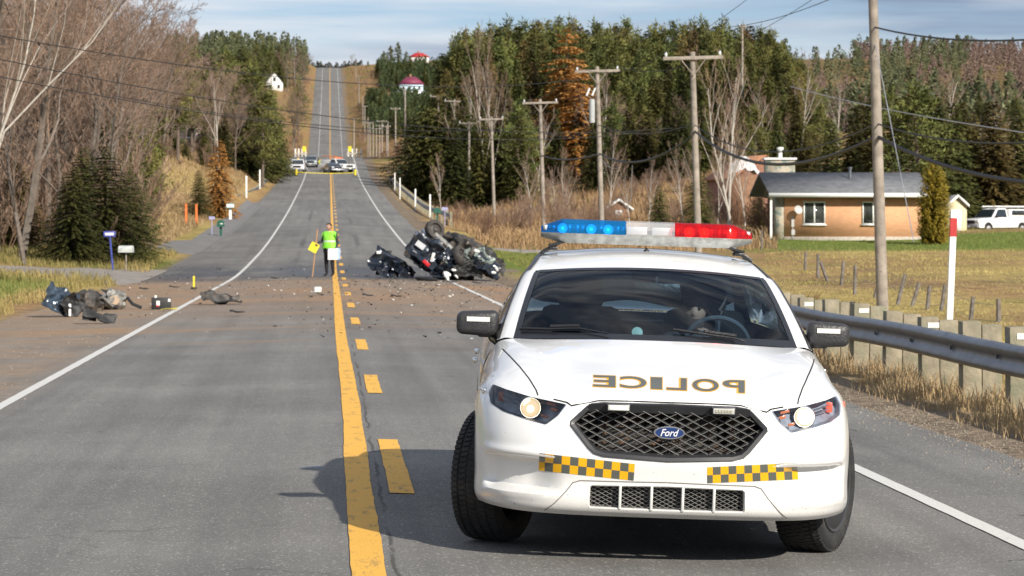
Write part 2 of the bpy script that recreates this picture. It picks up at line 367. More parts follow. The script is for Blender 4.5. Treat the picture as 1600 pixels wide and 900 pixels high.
    sc = N.new('ShaderNodeVectorMath'); sc.operation = 'SCALE'; sc.inputs['Scale'].default_value = 1.3; K.new(nn.outputs['Color'], sc.inputs[0]); K.new(ge.outputs['Position'], wv.inputs[0]); K.new(sc.outputs[0], wv.inputs[1])
    K.new(wv.outputs[0], vc.inputs['Vector'])
    ck = math_('MULTIPLY', ramp(vc.outputs['Distance'], .0035, .007, (1, 1, 1, 1), (0, 0, 0, 1)), ramp(nz(.5, 3), .5, .56)); ck = math_('MULTIPLY', ck, math_('ADD', band(sx.outputs[0], 3.0, 3.6, 8, 9), .35))
    base = mixc(math_('MULTIPLY', ck, .8), base, (.03, .028, .025, 1))
    # brown gravel and sand on the left shoulder and over the crash scene
    dn = nz(.5, 8, .72); shl = band(sx.outputs[0], -12, -11.9, -3.7, -2.8); fy = band(sx.outputs[1], -100, -99, 68, 90)
    d1 = math_('MULTIPLY', math_('MULTIPLY', shl, fy), ramp(dn, .30, .55))
    base = mixc(math_('MULTIPLY', d1, .85), base, mixc(ramp(nz(3, 6, .8), .35, .65), (.19, .14, .10, 1), (.33, .24, .16, 1)))
    sand = math_('MULTIPLY', band(sx.outputs[1], 46, 62, 72, 84), ramp(nz(1, 7, .7, mapv((.22, .16, 1))), .42, .62))
    base = mixc(math_('MULTIPLY', sand, .8), base, mixc(ramp(nz(1.2, 6), .4, .6), (.44, .22, .08, 1), (.31, .20, .12, 1)))
    sand2 = math_('MULTIPLY', band(sx.outputs[1], 33, 40, 46, 58), ramp(nz(1, 7, .7, mapv((.10, .5, 1))), .52, .66))
    base = mixc(math_('MULTIPLY', sand2, .6), base, (.36, .20, .08, 1))
    allb = math_('MULTIPLY', band(sx.outputs[1], 36, 60, 78, 90), .5); base = mixc(allb, base, (.27, .18, .11, 1))
    # soot and oil on the road behind the officer
    oil = math_('MULTIPLY', band(sx.outputs[1], 78, 84, 92, 104), ramp(nz(1, 6, .65, mapv((.25, .12, 1))), .36, .56)); oil = math_('MULTIPLY', oil, band(sx.outputs[0], -7, -4.5, 3, 5))
    base = mixc(math_('MULTIPLY', oil, .88), base, (.035, .036, .042, 1))
    ro = N.new('ShaderNodeMapRange'); K.new(oil, ro.inputs[0]); ro.inputs[3].default_value = .88; ro.inputs[4].default_value = .42
    K.new(ro.outputs[0], b.inputs['Roughness']); K.new(base, b.inputs['Base Color'])
    bp = N.new('ShaderNodeBump'); bp.inputs['Strength'].default_value = .5; bp.inputs['Distance'].default_value = .006; K.new(nz(150, 3), bp.inputs['Height']); K.new(bp.outputs[0], b.inputs['Normal'])
    b.inputs['Specular IOR Level'].default_value = .3
    return m
asphalt = road_node_mat()
def strip(name, xs, ys, dz, m, edge=0, kind='structure', label=None, extra=None):
    """ribbon lying on the road's own cross-section"""
    mb = MB(); rows = []
    for Y in ys:
        row = []
        for k, X in enumerate(xs):
            x = X(Y) if callable(X) else X
            if edge and k in (0, len(xs) - 1): x += noise.noise(Vector((Y * .35, k * 7.7, 2))) * edge
            row.append(Vector((x, Y, P(Y) + crown(x) + dz)))
        rows.append(row)
    mb.grid(rows); o = mb.build(name, m, angle=0); tag(o, kind=kind); return o
ry = [y for y in RY if y <= 1400]
strip('road', [-6.1, -4.5, -3, -1.3, CX, 2, 3.6, 5.3], ry, 0, asphalt, .22)
def paintmat(name, c, wear=.5):
    m, N, K, b = newmat(name); b.inputs['Roughness'].default_value = .75
    ge = N.new('ShaderNodeNewGeometry'); n = N.new('ShaderNodeTexNoise'); n.inputs['Scale'].default_value = 5; n.inputs['Detail'].default_value = 10; n.inputs['Roughness'].default_value = .82
    mpp = N.new('ShaderNodeMapping'); mpp.inputs['Scale'].default_value = (1.6, .45, 1); K.new(ge.outputs['Position'], mpp.inputs[0]); K.new(mpp.outputs[0], n.inputs['Vector']); r = N.new('ShaderNodeValToRGB'); r.color_ramp.elements[0].position = wear; r.color_ramp.elements[1].position = wear + .10
    r.color_ramp.elements[0].color = (*c, 1); r.color_ramp.elements[1].color = (c[0] * .25 + .08, c[1] * .25 + .07, c[2] * .2 + .06, 1)
    n2 = N.new('ShaderNodeTexNoise'); n2.inputs['Scale'].default_value = 120; K.new(ge.outputs['Position'], n2.inputs['Vector'])
    mr = N.new('ShaderNodeMapRange'); mr.inputs[1].default_value = .3; mr.inputs[2].default_value = .7; mr.inputs[3].default_value = .78; mr.inputs[4].default_value = 1.12; K.new(n2.outputs['Fac'], mr.inputs[0])
    v = N.new('ShaderNodeVectorMath'); v.operation = 'SCALE'; K.new(n.outputs['Fac'], r.inputs[0]); K.new(r.outputs[0], v.inputs[0]); K.new(mr.outputs[0], v.inputs['Scale'])
    K.new(v.outputs[0], b.inputs['Base Color']); return m
yellow = paintmat('road_yellow', (.80, .43, .06), .53); white = paintmat('road_white', (.62, .61, .58), .60)
wob = [(0, .0), (12, .01), (16, .0), (20, .03), (24, .05), (30, .02), (36, -.03), (44, -.04), (60, 0), (1400, 0)]
def yx(e):
    return lambda Y: .185 + lerp_tab(Y, [a for a, _ in wob], [q for _, q in wob]) * .3 + e * (.082 + .006 * noise.noise(Vector((Y * .4, 3, 3)))) + .009 * noise.noise(Vector((Y * 9, e, 1)))
fy_ = frange(8, 80, .25) + [y for y in ry if y >= 80]
strip('solid_yellow_line', [yx(-1), yx(1)], fy_, .006, yellow)
def ragged(X, e): return lambda Y: X + e * .06 + .006 * noise.noise(Vector((Y * 8, e * 3, X)))
strip('left_edge_line', [ragged(-3.12, -1), ragged(-3.12, 1)], frange(8, 80, .3) + [y for y in ry if y >= 80], .006, white)
strip('right_edge_line', [ragged(3.80, -1), ragged(3.80, 1)], frange(8, 80, .3) + [y for y in ry if y >= 80], .006, white)
mb = MB(); k = 0; y0 = 15.8
while y0 < 1250:
    st_ = .3 if y0 < 60 else 1.5; rows = []; dl = 4.0 if k == 0 else 3.1; k += 1
    n = max(2, int(dl / st_)); w = .075
    for i in range(n + 1):
        Y = y0 + dl * i / n; e1 = .012 * noise.noise(Vector((Y * 7, 1, 1))); e2 = .012 * noise.noise(Vector((Y * 7, 5, 1)))
        rows.append([Vector((.45 - w + e1, Y, P(Y) + crown(.4) + .0065)), Vector((.45 + w + e2, Y, P(Y) + crown(.55) + .0065))])
    mb.grid(rows); y0 += 9.5 if k == 1 else 8.9
tag(mb.build('dashed_yellow_line', yellow, angle=0), kind='structure')

# paved / gravel driveways, laid on the ground
gravelm = mat('driveway_gravel', (.24, .215, .19), .95, var=.25, scale=3, bump=.5, bscale=20)
gravelg = mat('driveway_asphalt', (.17, .165, .16), .9, var=.2, scale=2)
def driveway(name, pts, w0, w1, m, dz=.07):
    mb = MB(); rows = []; n = 40
    for i in range(n + 1):
        t = i / n; X = lerp_tab(t, [a[0] for a in pts], [a[1] for a in pts]); Y = lerp_tab(t, [a[0] for a in pts], [a[2] for a in pts]); w = w0 + (w1 - w0) * smooth(0, .35, t)
        row = []
        for q in range(7):
            yy = Y + (q / 6 - .5) * w + noise.noise(Vector((t * 20, q // 6 * 9, 1))) * .3 * (q in (0, 6)); row.append(Vector((X, yy, T(X, yy) + dz - (.1 if q in (0, 6) else 0))))
        rows.append(row)
    mb.grid(rows); tag(mb.build(name, m, angle=0), kind='structure')
driveway('near_driveway', [(0, -5.9, 88), (.3, -10, 86), (1, -40, 84)], 20, 5, gravelm)
driveway('second_driveway', [(0, -5.9, 128), (.3, -11, 122), (1, -40, 118)], 24, 6, gravelg)
driveway('right_driveway', [(0, 5.2, 124), (.4, 9, 128), (1, 15, 131)], 12, 2.5, gravelm)
driveway('left_shoulder_strip', [(0, -5.6, 175), (1, -7.2, 175)], 130, 110, gravelg)

# ---------------------------------------------------------------- shared setting materials
woodgrey = mat('weathered_pole_wood', (.30, .26, .22), .85, var=.3, scale=4, bump=.4, bscale=30, dirt=(.12, .10, .08), dscale=8, dlo=.55, dhi=.7)
woodpost = mat('weathered_post_wood', (.27, .235, .17), .9, var=.25, scale=6, bump=.5, bscale=25, dirt=(.20, .21, .14), dscale=5, dlo=.45, dhi=.7)
galv = mat('galvanised_steel', (.20, .215, .24), .42, .8, var=.18, scale=5, dirt=(.16, .13, .11), dscale=9, dlo=.6, dhi=.8)
whitep = mat('white_paint', (.78, .78, .76), .5, var=.06, dirt=(.5, .47, .42), dlo=.55, dhi=.9)
redp = mat('red_reflector', (.45, .03, .03), .45)
blackm = mat('black_rubber', (.018, .018, .02), .6)
darkp = mat('dark_plastic', (.03, .03, .034), .5, bump=.3, bscale=60)
porc = mat('insulator_white', (.75, .78, .8), .2)
reflw = mat('reflector_white', (.72, .72, .68), .35)
yelm = mat('safety_yellow', (.75, .62, .03), .5)
bluem = mat('blue_post_paint', (.05, .07, .32), .5)
greenm = mat('mailbox_green', (.02, .10, .07), .45)
orangem = mat('orange_stake_paint', (.75, .17, .04), .6)
barkm = mat('bark', (.13, .10, .08), .9, var=.35, scale=5, bump=.6, bscale=18)
twigm = leafmat('twigs', (.175, .115, .085), (.31, .22, .165), 1.2, .2, .9)
birchm = mat('birch_bark', (.46, .42, .37), .8, var=.15, scale=3, dirt=(.10, .08, .07), dscale=10, dlo=.58, dhi=.64)

# ---------------------------------------------------------------- guardrails
def wbeam(pts, mb, side=-1, thick=.012):
    """corrugated W profile swept along points; side = direction its face looks along X"""
    pr = [(0, .155), (.028, .150), (.075, .115), (.080, .085), (.03, .035), (.012, 0), (.03, -.035), (.080, -.085), (.075, -.115), (.028, -.150), (0, -.155)]
    rows = []
    for p in pts: rows.append([Vector((p[0] + side * a, p[1], p[2] + c)) for a, c in pr])
    rows2 = [[v - Vector((side * thick, 0, 0)) for v in r] for r in rows]
    mb.grid(rows); mb.grid(rows2)
    for r in (rows, rows2): pass
    for j in (0, len(pr) - 1): mb.grid([[rows[i][j], rows2[i][j]] for i in range(len(rows))])
gr = thing('guardrail', (6.6, 19, T(6.6, 19)), 'steel W-beam guardrail on weathered wooden posts beside the police car', 'guardrail')
def loc(v, o): return Vector(v) - Vector(o.location)
mb = MB(); o0 = gr.location
pts = [(6.6 + .12 * smooth(52, 62, Y), Y, P(Y) - .19 + .55 + .012 * math.sin(Y * .7)) for Y in frange(15.5, 62, .95)]
wbeam([loc(p, gr) for p in pts], mb); mb.build('beam', galv, gr, angle=60)
rnd = random.Random(4)
for k, Y in enumerate(frange(17.3, 61, 1.88)):
    z0 = P(Y) - .45; zt = P(Y) + .64 + rnd.uniform(-.03, .03); ln = rnd.uniform(-.02, .02)
    mb = MB(); M = Matrix.Rotation(ln, 3, 'Y')
    mb.box(loc((6.77, Y, (z0 + zt) / 2), gr) + Vector((0, 0, -.0)), (.20, .20, zt - z0), M, bev=.006)
    mb.box(loc((6.985, Y + .004, (z0 + zt) / 2 - .01), gr), (.21, .20, zt - z0 - .05), M, bev=.006)
    p = mb.build('post', woodpost, gr, angle=30)
    if k % 2 == 0:
        q = MB().box(loc((6.80, Y - .104, zt - .09), gr), (.13, .006, .06)); q.build('reflector', reflw, p); COL.objects[-1].parent = p
    bb = MB(); bb.cyl(loc((6.575, Y, P(Y) + .36), gr), loc((6.55, Y, P(Y) + .36), gr), .02, 8); bb.build('bolt', galv, gr)
def far_rail(X, Y0, Y1, lab, posts, npost, flare=0):
    g = thing('guardrail', (X, Y0, P(Y0)), lab, 'guardrail')
    mb = MB(); ys = frange(Y0, Y1 + .1, (Y1 - Y0) / 24)
    wbeam([loc((X + flare * smooth(.25, 0, (Y - Y0) / (Y1 - Y0)) ** 2, Y, P(Y) + crown(5) + .42), g) for Y in ys], mb, -1 if X > 0 else 1); mb.build('beam', galv, g, angle=60)
    for i in range(posts):
        Y = Y0 + 1 + (Y1 - Y0 - 2) * i / (posts - 1); xx = X + (.12 if X > 0 else -.12) + flare * smooth(.25, 0, (Y - Y0) / (Y1 - Y0)) ** 2
        MB().box(loc((xx, Y, P(Y) - .1), g), (.18, .2, 1.3)).build('post', woodpost, g)
    return g
far_rail(-7.2, 226, 395, 'long guardrail running uphill on the far left roadside by tall white markers', 40, 4, -.8)
far_rail(7.3, 172, 312, 'curving guardrail behind the overturned wreck on the right roadside', 34, 5, .8)
MARK = []
def marker(px, D, h, w, label, group=None, red=False, lean=0.0, z=None):
    p = G(px, D); t = thing('marker_post', (p.x, p.y, (p.z if z is None else z)), label, 'marker post', group)
    M = Matrix.Rotation(lean, 3, 'Y')
    mb = MB(); mb.box(M @ Vector((0, 0, h / 2 - .1)), (w, w * .5, h + .2), M, bev=w * .12); mb.build('post', whitep, t)
    if red: mb = MB(); mb.box(M @ Vector((0, 0, h - .23)), (w * 1.03, w * .53, .24), M); mb.build('red_band', redp, t)
    return t
marker(1480, 33, 2.2, .085, 'tall white marker post with red band rising behind the guardrail', red=True, lean=.04, z=T(8, 33))
for px, D, h in ((385, 228, 2.3), (406, 262, 2.3), (412, 276, 2.3), (427, 355, 2.3), (433, 372, 2.3)):
    marker(px, D, h * .85, .15, 'slim white marker post along the far left guardrail', 'white marker posts on the left guardrail')
for px, D, h in ((608, 302, 1.6), (617, 268, 2.0), (625, 240, 2.0), (649, 206, 1.7), (672, 184, 1.8)):
    marker(px, D, h, .11, 'slim white marker post along the right guardrail behind the wreck', 'white marker posts on the right guardrail')

# old wire fence on the right
fe = thing('wire_fence', (9.6, 40, T(9.6, 40)), 'old leaning wooden fence posts strung with wire beyond the guardrail', 'fence')
rnd = random.Random(8); tops = []
for px, by, h, lean in ((1190, 430, 1.05, 0), (1257, 452, .8, .05), (1278, 462, .95, 0), (1298, 466, .8, -.35), (1313, 470, .85, .1), (1335, 478, 1.0, .02), (1362, 482, 1.1, .28), (1398, 490, 1.0, .25), (1420, 492, .75, .3), (1447, 497, .7, .1), (1468, 500, .75, .15), (1515, 512, .6, .1), (1560, 520, .6, 0)):
    D = 4000 * 2.55 / (by - 353) ; D = min(max(D, 45), 130); p = G(px, D); M = Matrix.Rotation(lean, 3, 'Y')
    mb = MB(); a = Vector((p.x, p.y, p.z - .3)); bq = a + M @ Vector((0, 0, h * .95 + .3)); mb.tube([loc(a, fe), loc(a.lerp(bq, .5), fe), loc(bq, fe)], [.068, .06, .055], 7); mb.build('post', mat('old_fence_wood', (.17, .15, .13), .9, var=.4), fe, angle=30); tops.append(loc(bq, fe))
for dz in (.15, .55):
    mb = MB(); mb.tube([t - Vector((0, 0, dz)) for t in tops], .006, 4); mb.build('wire', galv, fe)

# ---------------------------------------------------------------- utility poles and wires
PT = {}
def pole(key, X, Y, ztop, label, arm=2.4, group='wooden power poles along the right roadside', r=.14, zb=None, braces=True, lean=-.031, trans=False, thick=False, yaw=0):
    zb = T(X, Y) if zb is None else zb; h = ztop - zb
    t = thing('utility_pole', (X - lean * h * .5, Y, zb), label, 'utility pole', group, yaw); M = Matrix.Rotation(lean, 3, 'Y')
    mb = MB(); mb.tube([M @ Vector((0, 0, -.5)), M @ Vector((0, 0, h * .5)), M @ Vector((0, 0, h))], [r * 1.1, r * .95, r * .78], 12); mb.build('pole', woodgrey, t, angle=40)
    top = M @ Vector((0, 0, h)); ins = []
    if arm:
        za = M @ Vector((0, -.16, h - .25)); mb = MB(); mb.box(za, (arm, .12, .14), M, bev=.01); mb.build('crossarm', woodgrey, t)
        for sx in (-1, 1):
            p = za + M @ Vector((sx * (arm / 2 - .12), 0, .07)); mb = MB(); mb.lathe([(.02, 0), (.06, .03), (.03, .06), (.07, .09), (.04, .13), (.03, .19), (0, .2)], 10, Matrix.Translation(p)); mb.build('insulator', porc, t); ins.append(p + Vector((0, 0, .19)))
            if braces:
                mb = MB(); mb.tube([M @ Vector((sx * .5, -.18, h - .3)), M @ Vector((0, -.17, h - .95))], .025, 4); mb.build('brace', woodgrey, t)
    if trans:
        mb = MB(); q = M @ Vector((-.34, -.05, h - 2.3)); mb.lathe([(0, -.7), (.15, -.7), (.16, -.66), (.16, .5), (.12, .56), (0, .57)], 16, Matrix.Translation(q)); mb.build('transformer', mat('transformer_grey', (.42, .44, .45), .45), t, angle=30)
        for sx in (-.62, -.32): mb = MB(); mb.cyl(M @ Vector((sx, -.15, h - 1.55)), M @ Vector((sx + .18, -.15, h - 1.15)), .05, 8); mb.build('fuse', porc, t)
    o = t.location; Rz = Matrix.Rotation(yaw, 3, 'Z')
    PT[key] = dict(ins=[Rz @ i + o for i in ins], top=Rz @ top + o, at=lambda zz, M=M, o=Vector(o), zb=zb: o + M @ Vector((0, 0, zz - zb)), h=h, zb=zb)
    return t
def xat(px, D): return W(px, D)[0]
p0 = pole('p1', W(1370, 66)[0], W(1370, 66)[1], 9.3, 'tall bare weathered pole in front of the brick bungalow, cut by the frame top', arm=2.4, group=None, r=.145, lean=-.031)
pole('p2', *W(1087, 102), zp(81, 102), 'power pole with a wide crossarm just left of the brick bungalow', group=None)
pole('p3', *W(937, 137), zp(104, 137), 'power pole carrying a grey transformer beside a small white-trimmed shed', group=None, trans=True)
pole('p4', *W(847, 172), zp(155, 172), 'power pole with braced crossarm rising left of the light bar', group=None)
pole('p5', *W(770, 228), zp(182, 228), 'leaning power pole, second to the left of the braced pole above the light bar', group=None, arm=2.2)
pole('p6', *W(733, 266), zp(189, 266), 'thin power pole standing in brown brush above the wreck', group=None, arm=2.2, lean=0)
pole('p7', *W(708, 302), zp(155, 302), 'power pole beside the low round spruces right of the road', group=None, arm=2.4, lean=.03)
pole('p8', *W(685, 345), zp(148, 345), 'power pole half hidden behind the low round spruces', group=None, arm=2.3, lean=0)
far = [(633, 400, 138, 0), (618, 470, 168, 1.9), (606, 520, 190, 0), (604, 560, 196, 1.8), (597, 600, 188, 2.4), (593, 640, 195, 2.0), (588, 590, 200, 2.2), (583, 610, 192, 0), (578, 650, 184, 1.9), (575, 700, 170, 0), (570, 780, 165, 1.8), (567, 850, 150, 0), (561, 950, 118, 1.8), (556, 1080, 92, 0), (553, 500, 185, 0)]
for i, (px, D, ty, arm) in enumerate(far):
    X, Y = W(px, D); pole('f%d' % i, X, Y, min(zp(ty, D), T(X, Y) + 12), 'far small power pole beside the road climbing the hill', arm=arm, group='far power poles on the hill', braces=False, lean=0, r=.16)
X, Y = W(460, 1050); pole('l1', X, Y, zp(92, 1050), 'far power pole on the left crest near the white gabled house', arm=2, group=None, braces=False, lean=0, r=.2)
X, Y = W(1160, 300); pole('tall', X, Y, zp(38, 300), 'very tall slim pole rising to the tree tops behind the bungalow', arm=.9, group=None, braces=False, lean=0, r=.13)
wirem = mat('black_cable', (.02, .02, .022), .6); wirel = mat('bare_wire', (.5, .5, .5), .35, .6)
def span(mb, a, b, sag, r, n=16):
    a, b = Vector(a), Vector(b); mb.tube([a.lerp(b, i / n) - Vector((0, 0, sag * 4 * (i / n) * (1 - i / n))) for i in range(n + 1)], r, 4, cap=False)
def cable(name, segs, label, m=wirem, r=.02, cat='cable', group=None):
    mb = MB()
    for a, b_, s in segs: span(mb, a, b_, s, r)
    o = mb.build(name, m); tag(o, label, cat, group); return o
off = Vector((34, -36 * 1.0, 0))
P0 = PT['p1']; right_out = Vector((W(1960, 52)[0], W(1960, 52)[1], 0))
chain = ['p2', 'p3', 'p4', 'p5', 'p6', 'p7', 'p8']
for s in (0, 1):
    segs = [(PT[a]['ins'][s], PT[b_]['ins'][s], .55) for a, b_ in zip(chain, chain[1:])]
    segs.append((PT['p1']['ins'][s], PT['p2']['ins'][s], .25))
    cable('power_line', segs, ['thin conductor strung along the left ends of the crossarms', 'thin conductor strung along the right ends of the crossarms'][s], r=.011)
def at(k, py, D): return PT[k]['at'](zp(py, D))
rr = lambda px, py, D: Vector((*W(px, D), zp(py, D)))
cable('telephone_cable', [(at('p1', 213, 66), at('p2', 205, 102), 1.0), (at('p2', 210, 102), at('p3', 240, 137), .75), (at('p3', 240, 137), at('p4', 243, 172), .3), (at('p1', 213, 66), rr(1700, 288, 52), .35)], 'thick sagging black telephone cable under the power lines', r=.052)
cable('telephone_cable', [(at('p1', 193, 66), at('p2', 195, 102), .9), (at('p1', 193, 66), rr(1700, 212, 50), .3), (at('p2', 193, 102), at('p3', 195, 137), .45), (at('p3', 200, 137), at('p4', 205, 172), .4)], 'thinner black cable strung above the thick telephone cable', r=.022)
cable('power_line', [(at('p1', 42, 66), rr(1720, 50, 48), .25)], 'twisted dark wire leaving the tall pole near the frame top', r=.022)
cable('power_line', [(rr(1140, 42, 70), rr(1420, -60, 40), .2)], 'thin wire rising over the forest into the sky', r=.008)
cable('service_wire', [(rr(1235, 135, 120), rr(1620, 210, 70), .15)], 'shiny bare wire slanting down in front of the spruces', wirel, .016)
cable('guy_wire', [(at('p1', 60, 66), rr(1428, 378, 62), 0)], 'guy wire slanting from the tall pole down to the field', wirel, .012)
for a, b_, lab in (((-60, 45, 62), (930, 120, 130), 'highest of the dark wires crossing the road'), ((-60, 80, 62), (1050, 200, 120), 'second dark wire crossing the road from the bare trees'), ((-60, 108, 62), (1000, 207, 120), 'third dark wire crossing the road from the bare trees'), ((180, 150, 90), (900, 188, 150), 'lowest of the dark wires crossing the road')):
    cable('power_line', [(rr(*a), rr(*b_), .9)], lab, r=.013)
cable('service_wire', [(at('p3', 245, 137), rr(968, 262, 131), .25), (rr(988, 258, 131), rr(985, 330, 131), 0)], 'thin wire dropping from the sagging cable to the small shed', wirel, .012)
# ---------------------------------------------------------------- vegetation
spruceg = leafmat('spruce_needles', (.030, .048, .014), (.14, .145, .040), .5, .35)
pineg = leafmat('pine_needles', (.042, .062, .018), (.17, .18, .052), .45, .3)
oliveg = leafmat('olive_needles', (.066, .064, .018), (.20, .165, .05), .5, .3)
larchg = leafmat('larch_needles', (.42, .20, .05), (.70, .38, .12), .8, .2)
cedarg = leafmat('cedar_sprays', (.22, .17, .025), (.46, .34, .05), 1.2, .1)
shrubm = leafmat('shrub_twigs', (.13, .075, .05), (.24, .15, .10), .8, .3)
class Fast:
    """numpy-backed collector for many small faces"""
    def __init__(s): s.tris = []
    def tri(s, a, b, c): s.tris.append((a, b, c))
    def build(s, name, m, parent=None):
        a = np.array(s.tris, dtype=np.float32).reshape(-1, 3); n = len(a) // 3
        me = bpy.data.meshes.new(name); me.vertices.add(n * 3); me.vertices.foreach_set('co', a.ravel())
        me.loops.add(n * 3); me.loops.foreach_set('vertex_index', np.arange(n * 3, dtype=np.int32))
        me.polygons.add(n); me.polygons.foreach_set('loop_start', np.arange(0, n * 3, 3, dtype=np.int32))
        me.materials.append(m); me.update(); me.validate()
        o = bpy.data.objects.new(name, me); COL.objects.link(o)
        if parent is not None: o.parent = parent
        return o
PROTO_LOC = (0, -3000, -500)
def conifer(kind, label, h, rad, whorls, seed, m, dens=1.0, base=.06, droop=.25, leaf=.34, trunkm=None, power=.9, irregular=.25, gappy=0.0, cat='tree'):
    rng = random.Random(seed); t = thing(kind, (0, 0, 0), label, cat)
    mb = MB(); bend = [Vector((rng.uniform(-.08, .08), rng.uniform(-.08, .08), 0)) * i for i in range(5)]
    mb.tube([Vector((0, 0, -.4))] + [bend[i] * .4 + Vector((0, 0, h * (i + 1) / 5.0 * .98)) for i in range(5)], [h * .016, h * .013, h * .011, h * .008, h * .004, h * .001], 7)
    f = Fast(); lob = [rng.uniform(0, 6.28) for _ in range(3)]
    for w in range(whorls):
        u = (w + rng.random() * .8) / whorls; z = h * (base + (1 - base) * u)
        if rng.random() < gappy: continue
        Lw = rad * (1 - u) ** power * (1 if u > .12 else .75 + 2 * u) + .04 * rad
        nb = max(4, int((6 + 5 * (1 - u)) * (1 if u < .9 else .7)))
        for b_ in range(nb):
            a = b_ / nb * 6.283 + rng.uniform(-.4, .4) + w * 1.7
            Lb = Lw * (1 + rng.uniform(-irregular, irregular) + .12 * math.sin(a * 2 + lob[0] + z)); d = Vector((math.cos(a), math.sin(a), 0)); s_ = Vector((-d.y, d.x, 0))
            rise = .25 * (u - .4); n = max(2, int(Lb / leaf * 1.9 * dens))
            if w % 3 == 0 and Lb > .8: mb.tube([Vector((0, 0, z)), Vector((0, 0, z)) + d * Lb * .8 + Vector((0, 0, (rise - droop * .5) * Lb))], [h * .0025, h * .0008], 3, cap=False)
            for i in range(n):
                q = (i + rng.random()) / n; q = q ** .75
                p = Vector((0, 0, z)) + d * (Lb * q) + Vector((0, 0, rise * Lb * q - droop * Lb * q * q + .08 * Lb * max(0, q - .8) * 5 * .3))
                for sd in (-1, 1):
                    l = leaf * (.6 + .7 * rng.random()) * (1.1 - .4 * q); dr = (d * (.5 + rng.random() * .6) + s_ * sd * (.35 + .7 * rng.random()) + Vector((0, 0, rng.uniform(-.55, .15)))).normalized()
                    wv = dr.cross(Vector((rng.uniform(-.5, .5), rng.uniform(-.5, .5), 1))).normalized() * l * .26
                    f.tri(p - wv, p + wv, p + dr * l)
                    pp = p + dr * l * .35 + Vector((rng.uniform(-.1, .1), rng.uniform(-.1, .1), -.09)) * l * 2
                    f.tri(pp - wv * .8, pp + dr * l * .8, pp + wv * .8 + Vector((0, 0, -.12 * l)))
    mb.build('trunk', trunkm or barkm, t); f.build('crown', m, t)
    return remember(t)
def pine(kind, label, h, rad, seed, m, clear=.35, nb=70, tuft=22, size=.42, cat='tree'):
    """rounded irregular crown of needle tufts carried on limbs"""
    rng = random.Random(seed); t = thing(kind, (0, 0, 0), label, cat); mb = MB(); f = Fast()
    mb.tube([Vector((0, 0, -.4)), Vector((.1, 0, h * .4)), Vector((-.05, .1, h * .75)), Vector((0, 0, h * .97))], [h * .014, h * .011, h * .006, h * .002], 7)
    for b_ in range(nb):
        u = (b_ + rng.random()) / nb; z = h * (clear + (1 - clear) * u); a = rng.uniform(0, 6.283)
        prof = math.sin(math.pi * min(1, (u * .80 + .26))) ** .8 * (1.0 if u < .85 else 1.0)
        Lb = rad * max(.12, prof) * rng.uniform(.6, 1.12); d = Vector((math.cos(a), math.sin(a), rng.uniform(.05, .5))).normalized()
        o = Vector((0, 0, z - .12 * Lb)); mb.tube([o, o + d * Lb * .9], [h * .003, h * .001], 3, cap=False)
        for q in (.5, .75, 1.0):
            if q < 1 and Lb < .5: continue
            c = o + d * Lb * q + Vector((rng.uniform(-.3, .3), rng.uniform(-.3, .3), rng.uniform(-.1, .25))) * .5; rr_ = size * rng.uniform(1.1, 1.9)
            for k in range(tuft):
                e = Vector((rng.gauss(0, 1), rng.gauss(0, 1), rng.gauss(.15, .8))).normalized(); p = c + e * rr_ * rng.uniform(.2, 1); l = size * rng.uniform(.5, 1)
                wv = e.orthogonal().normalized() * l * .3; wv.rotate(Quaternion(e, rng.uniform(0, 6.28))); f.tri(p - wv, p + wv, p + (e + Vector((0, 0, .35))) * l)
    mb.build('trunk', barkm, t); f.build('crown', m, t); return remember(t)
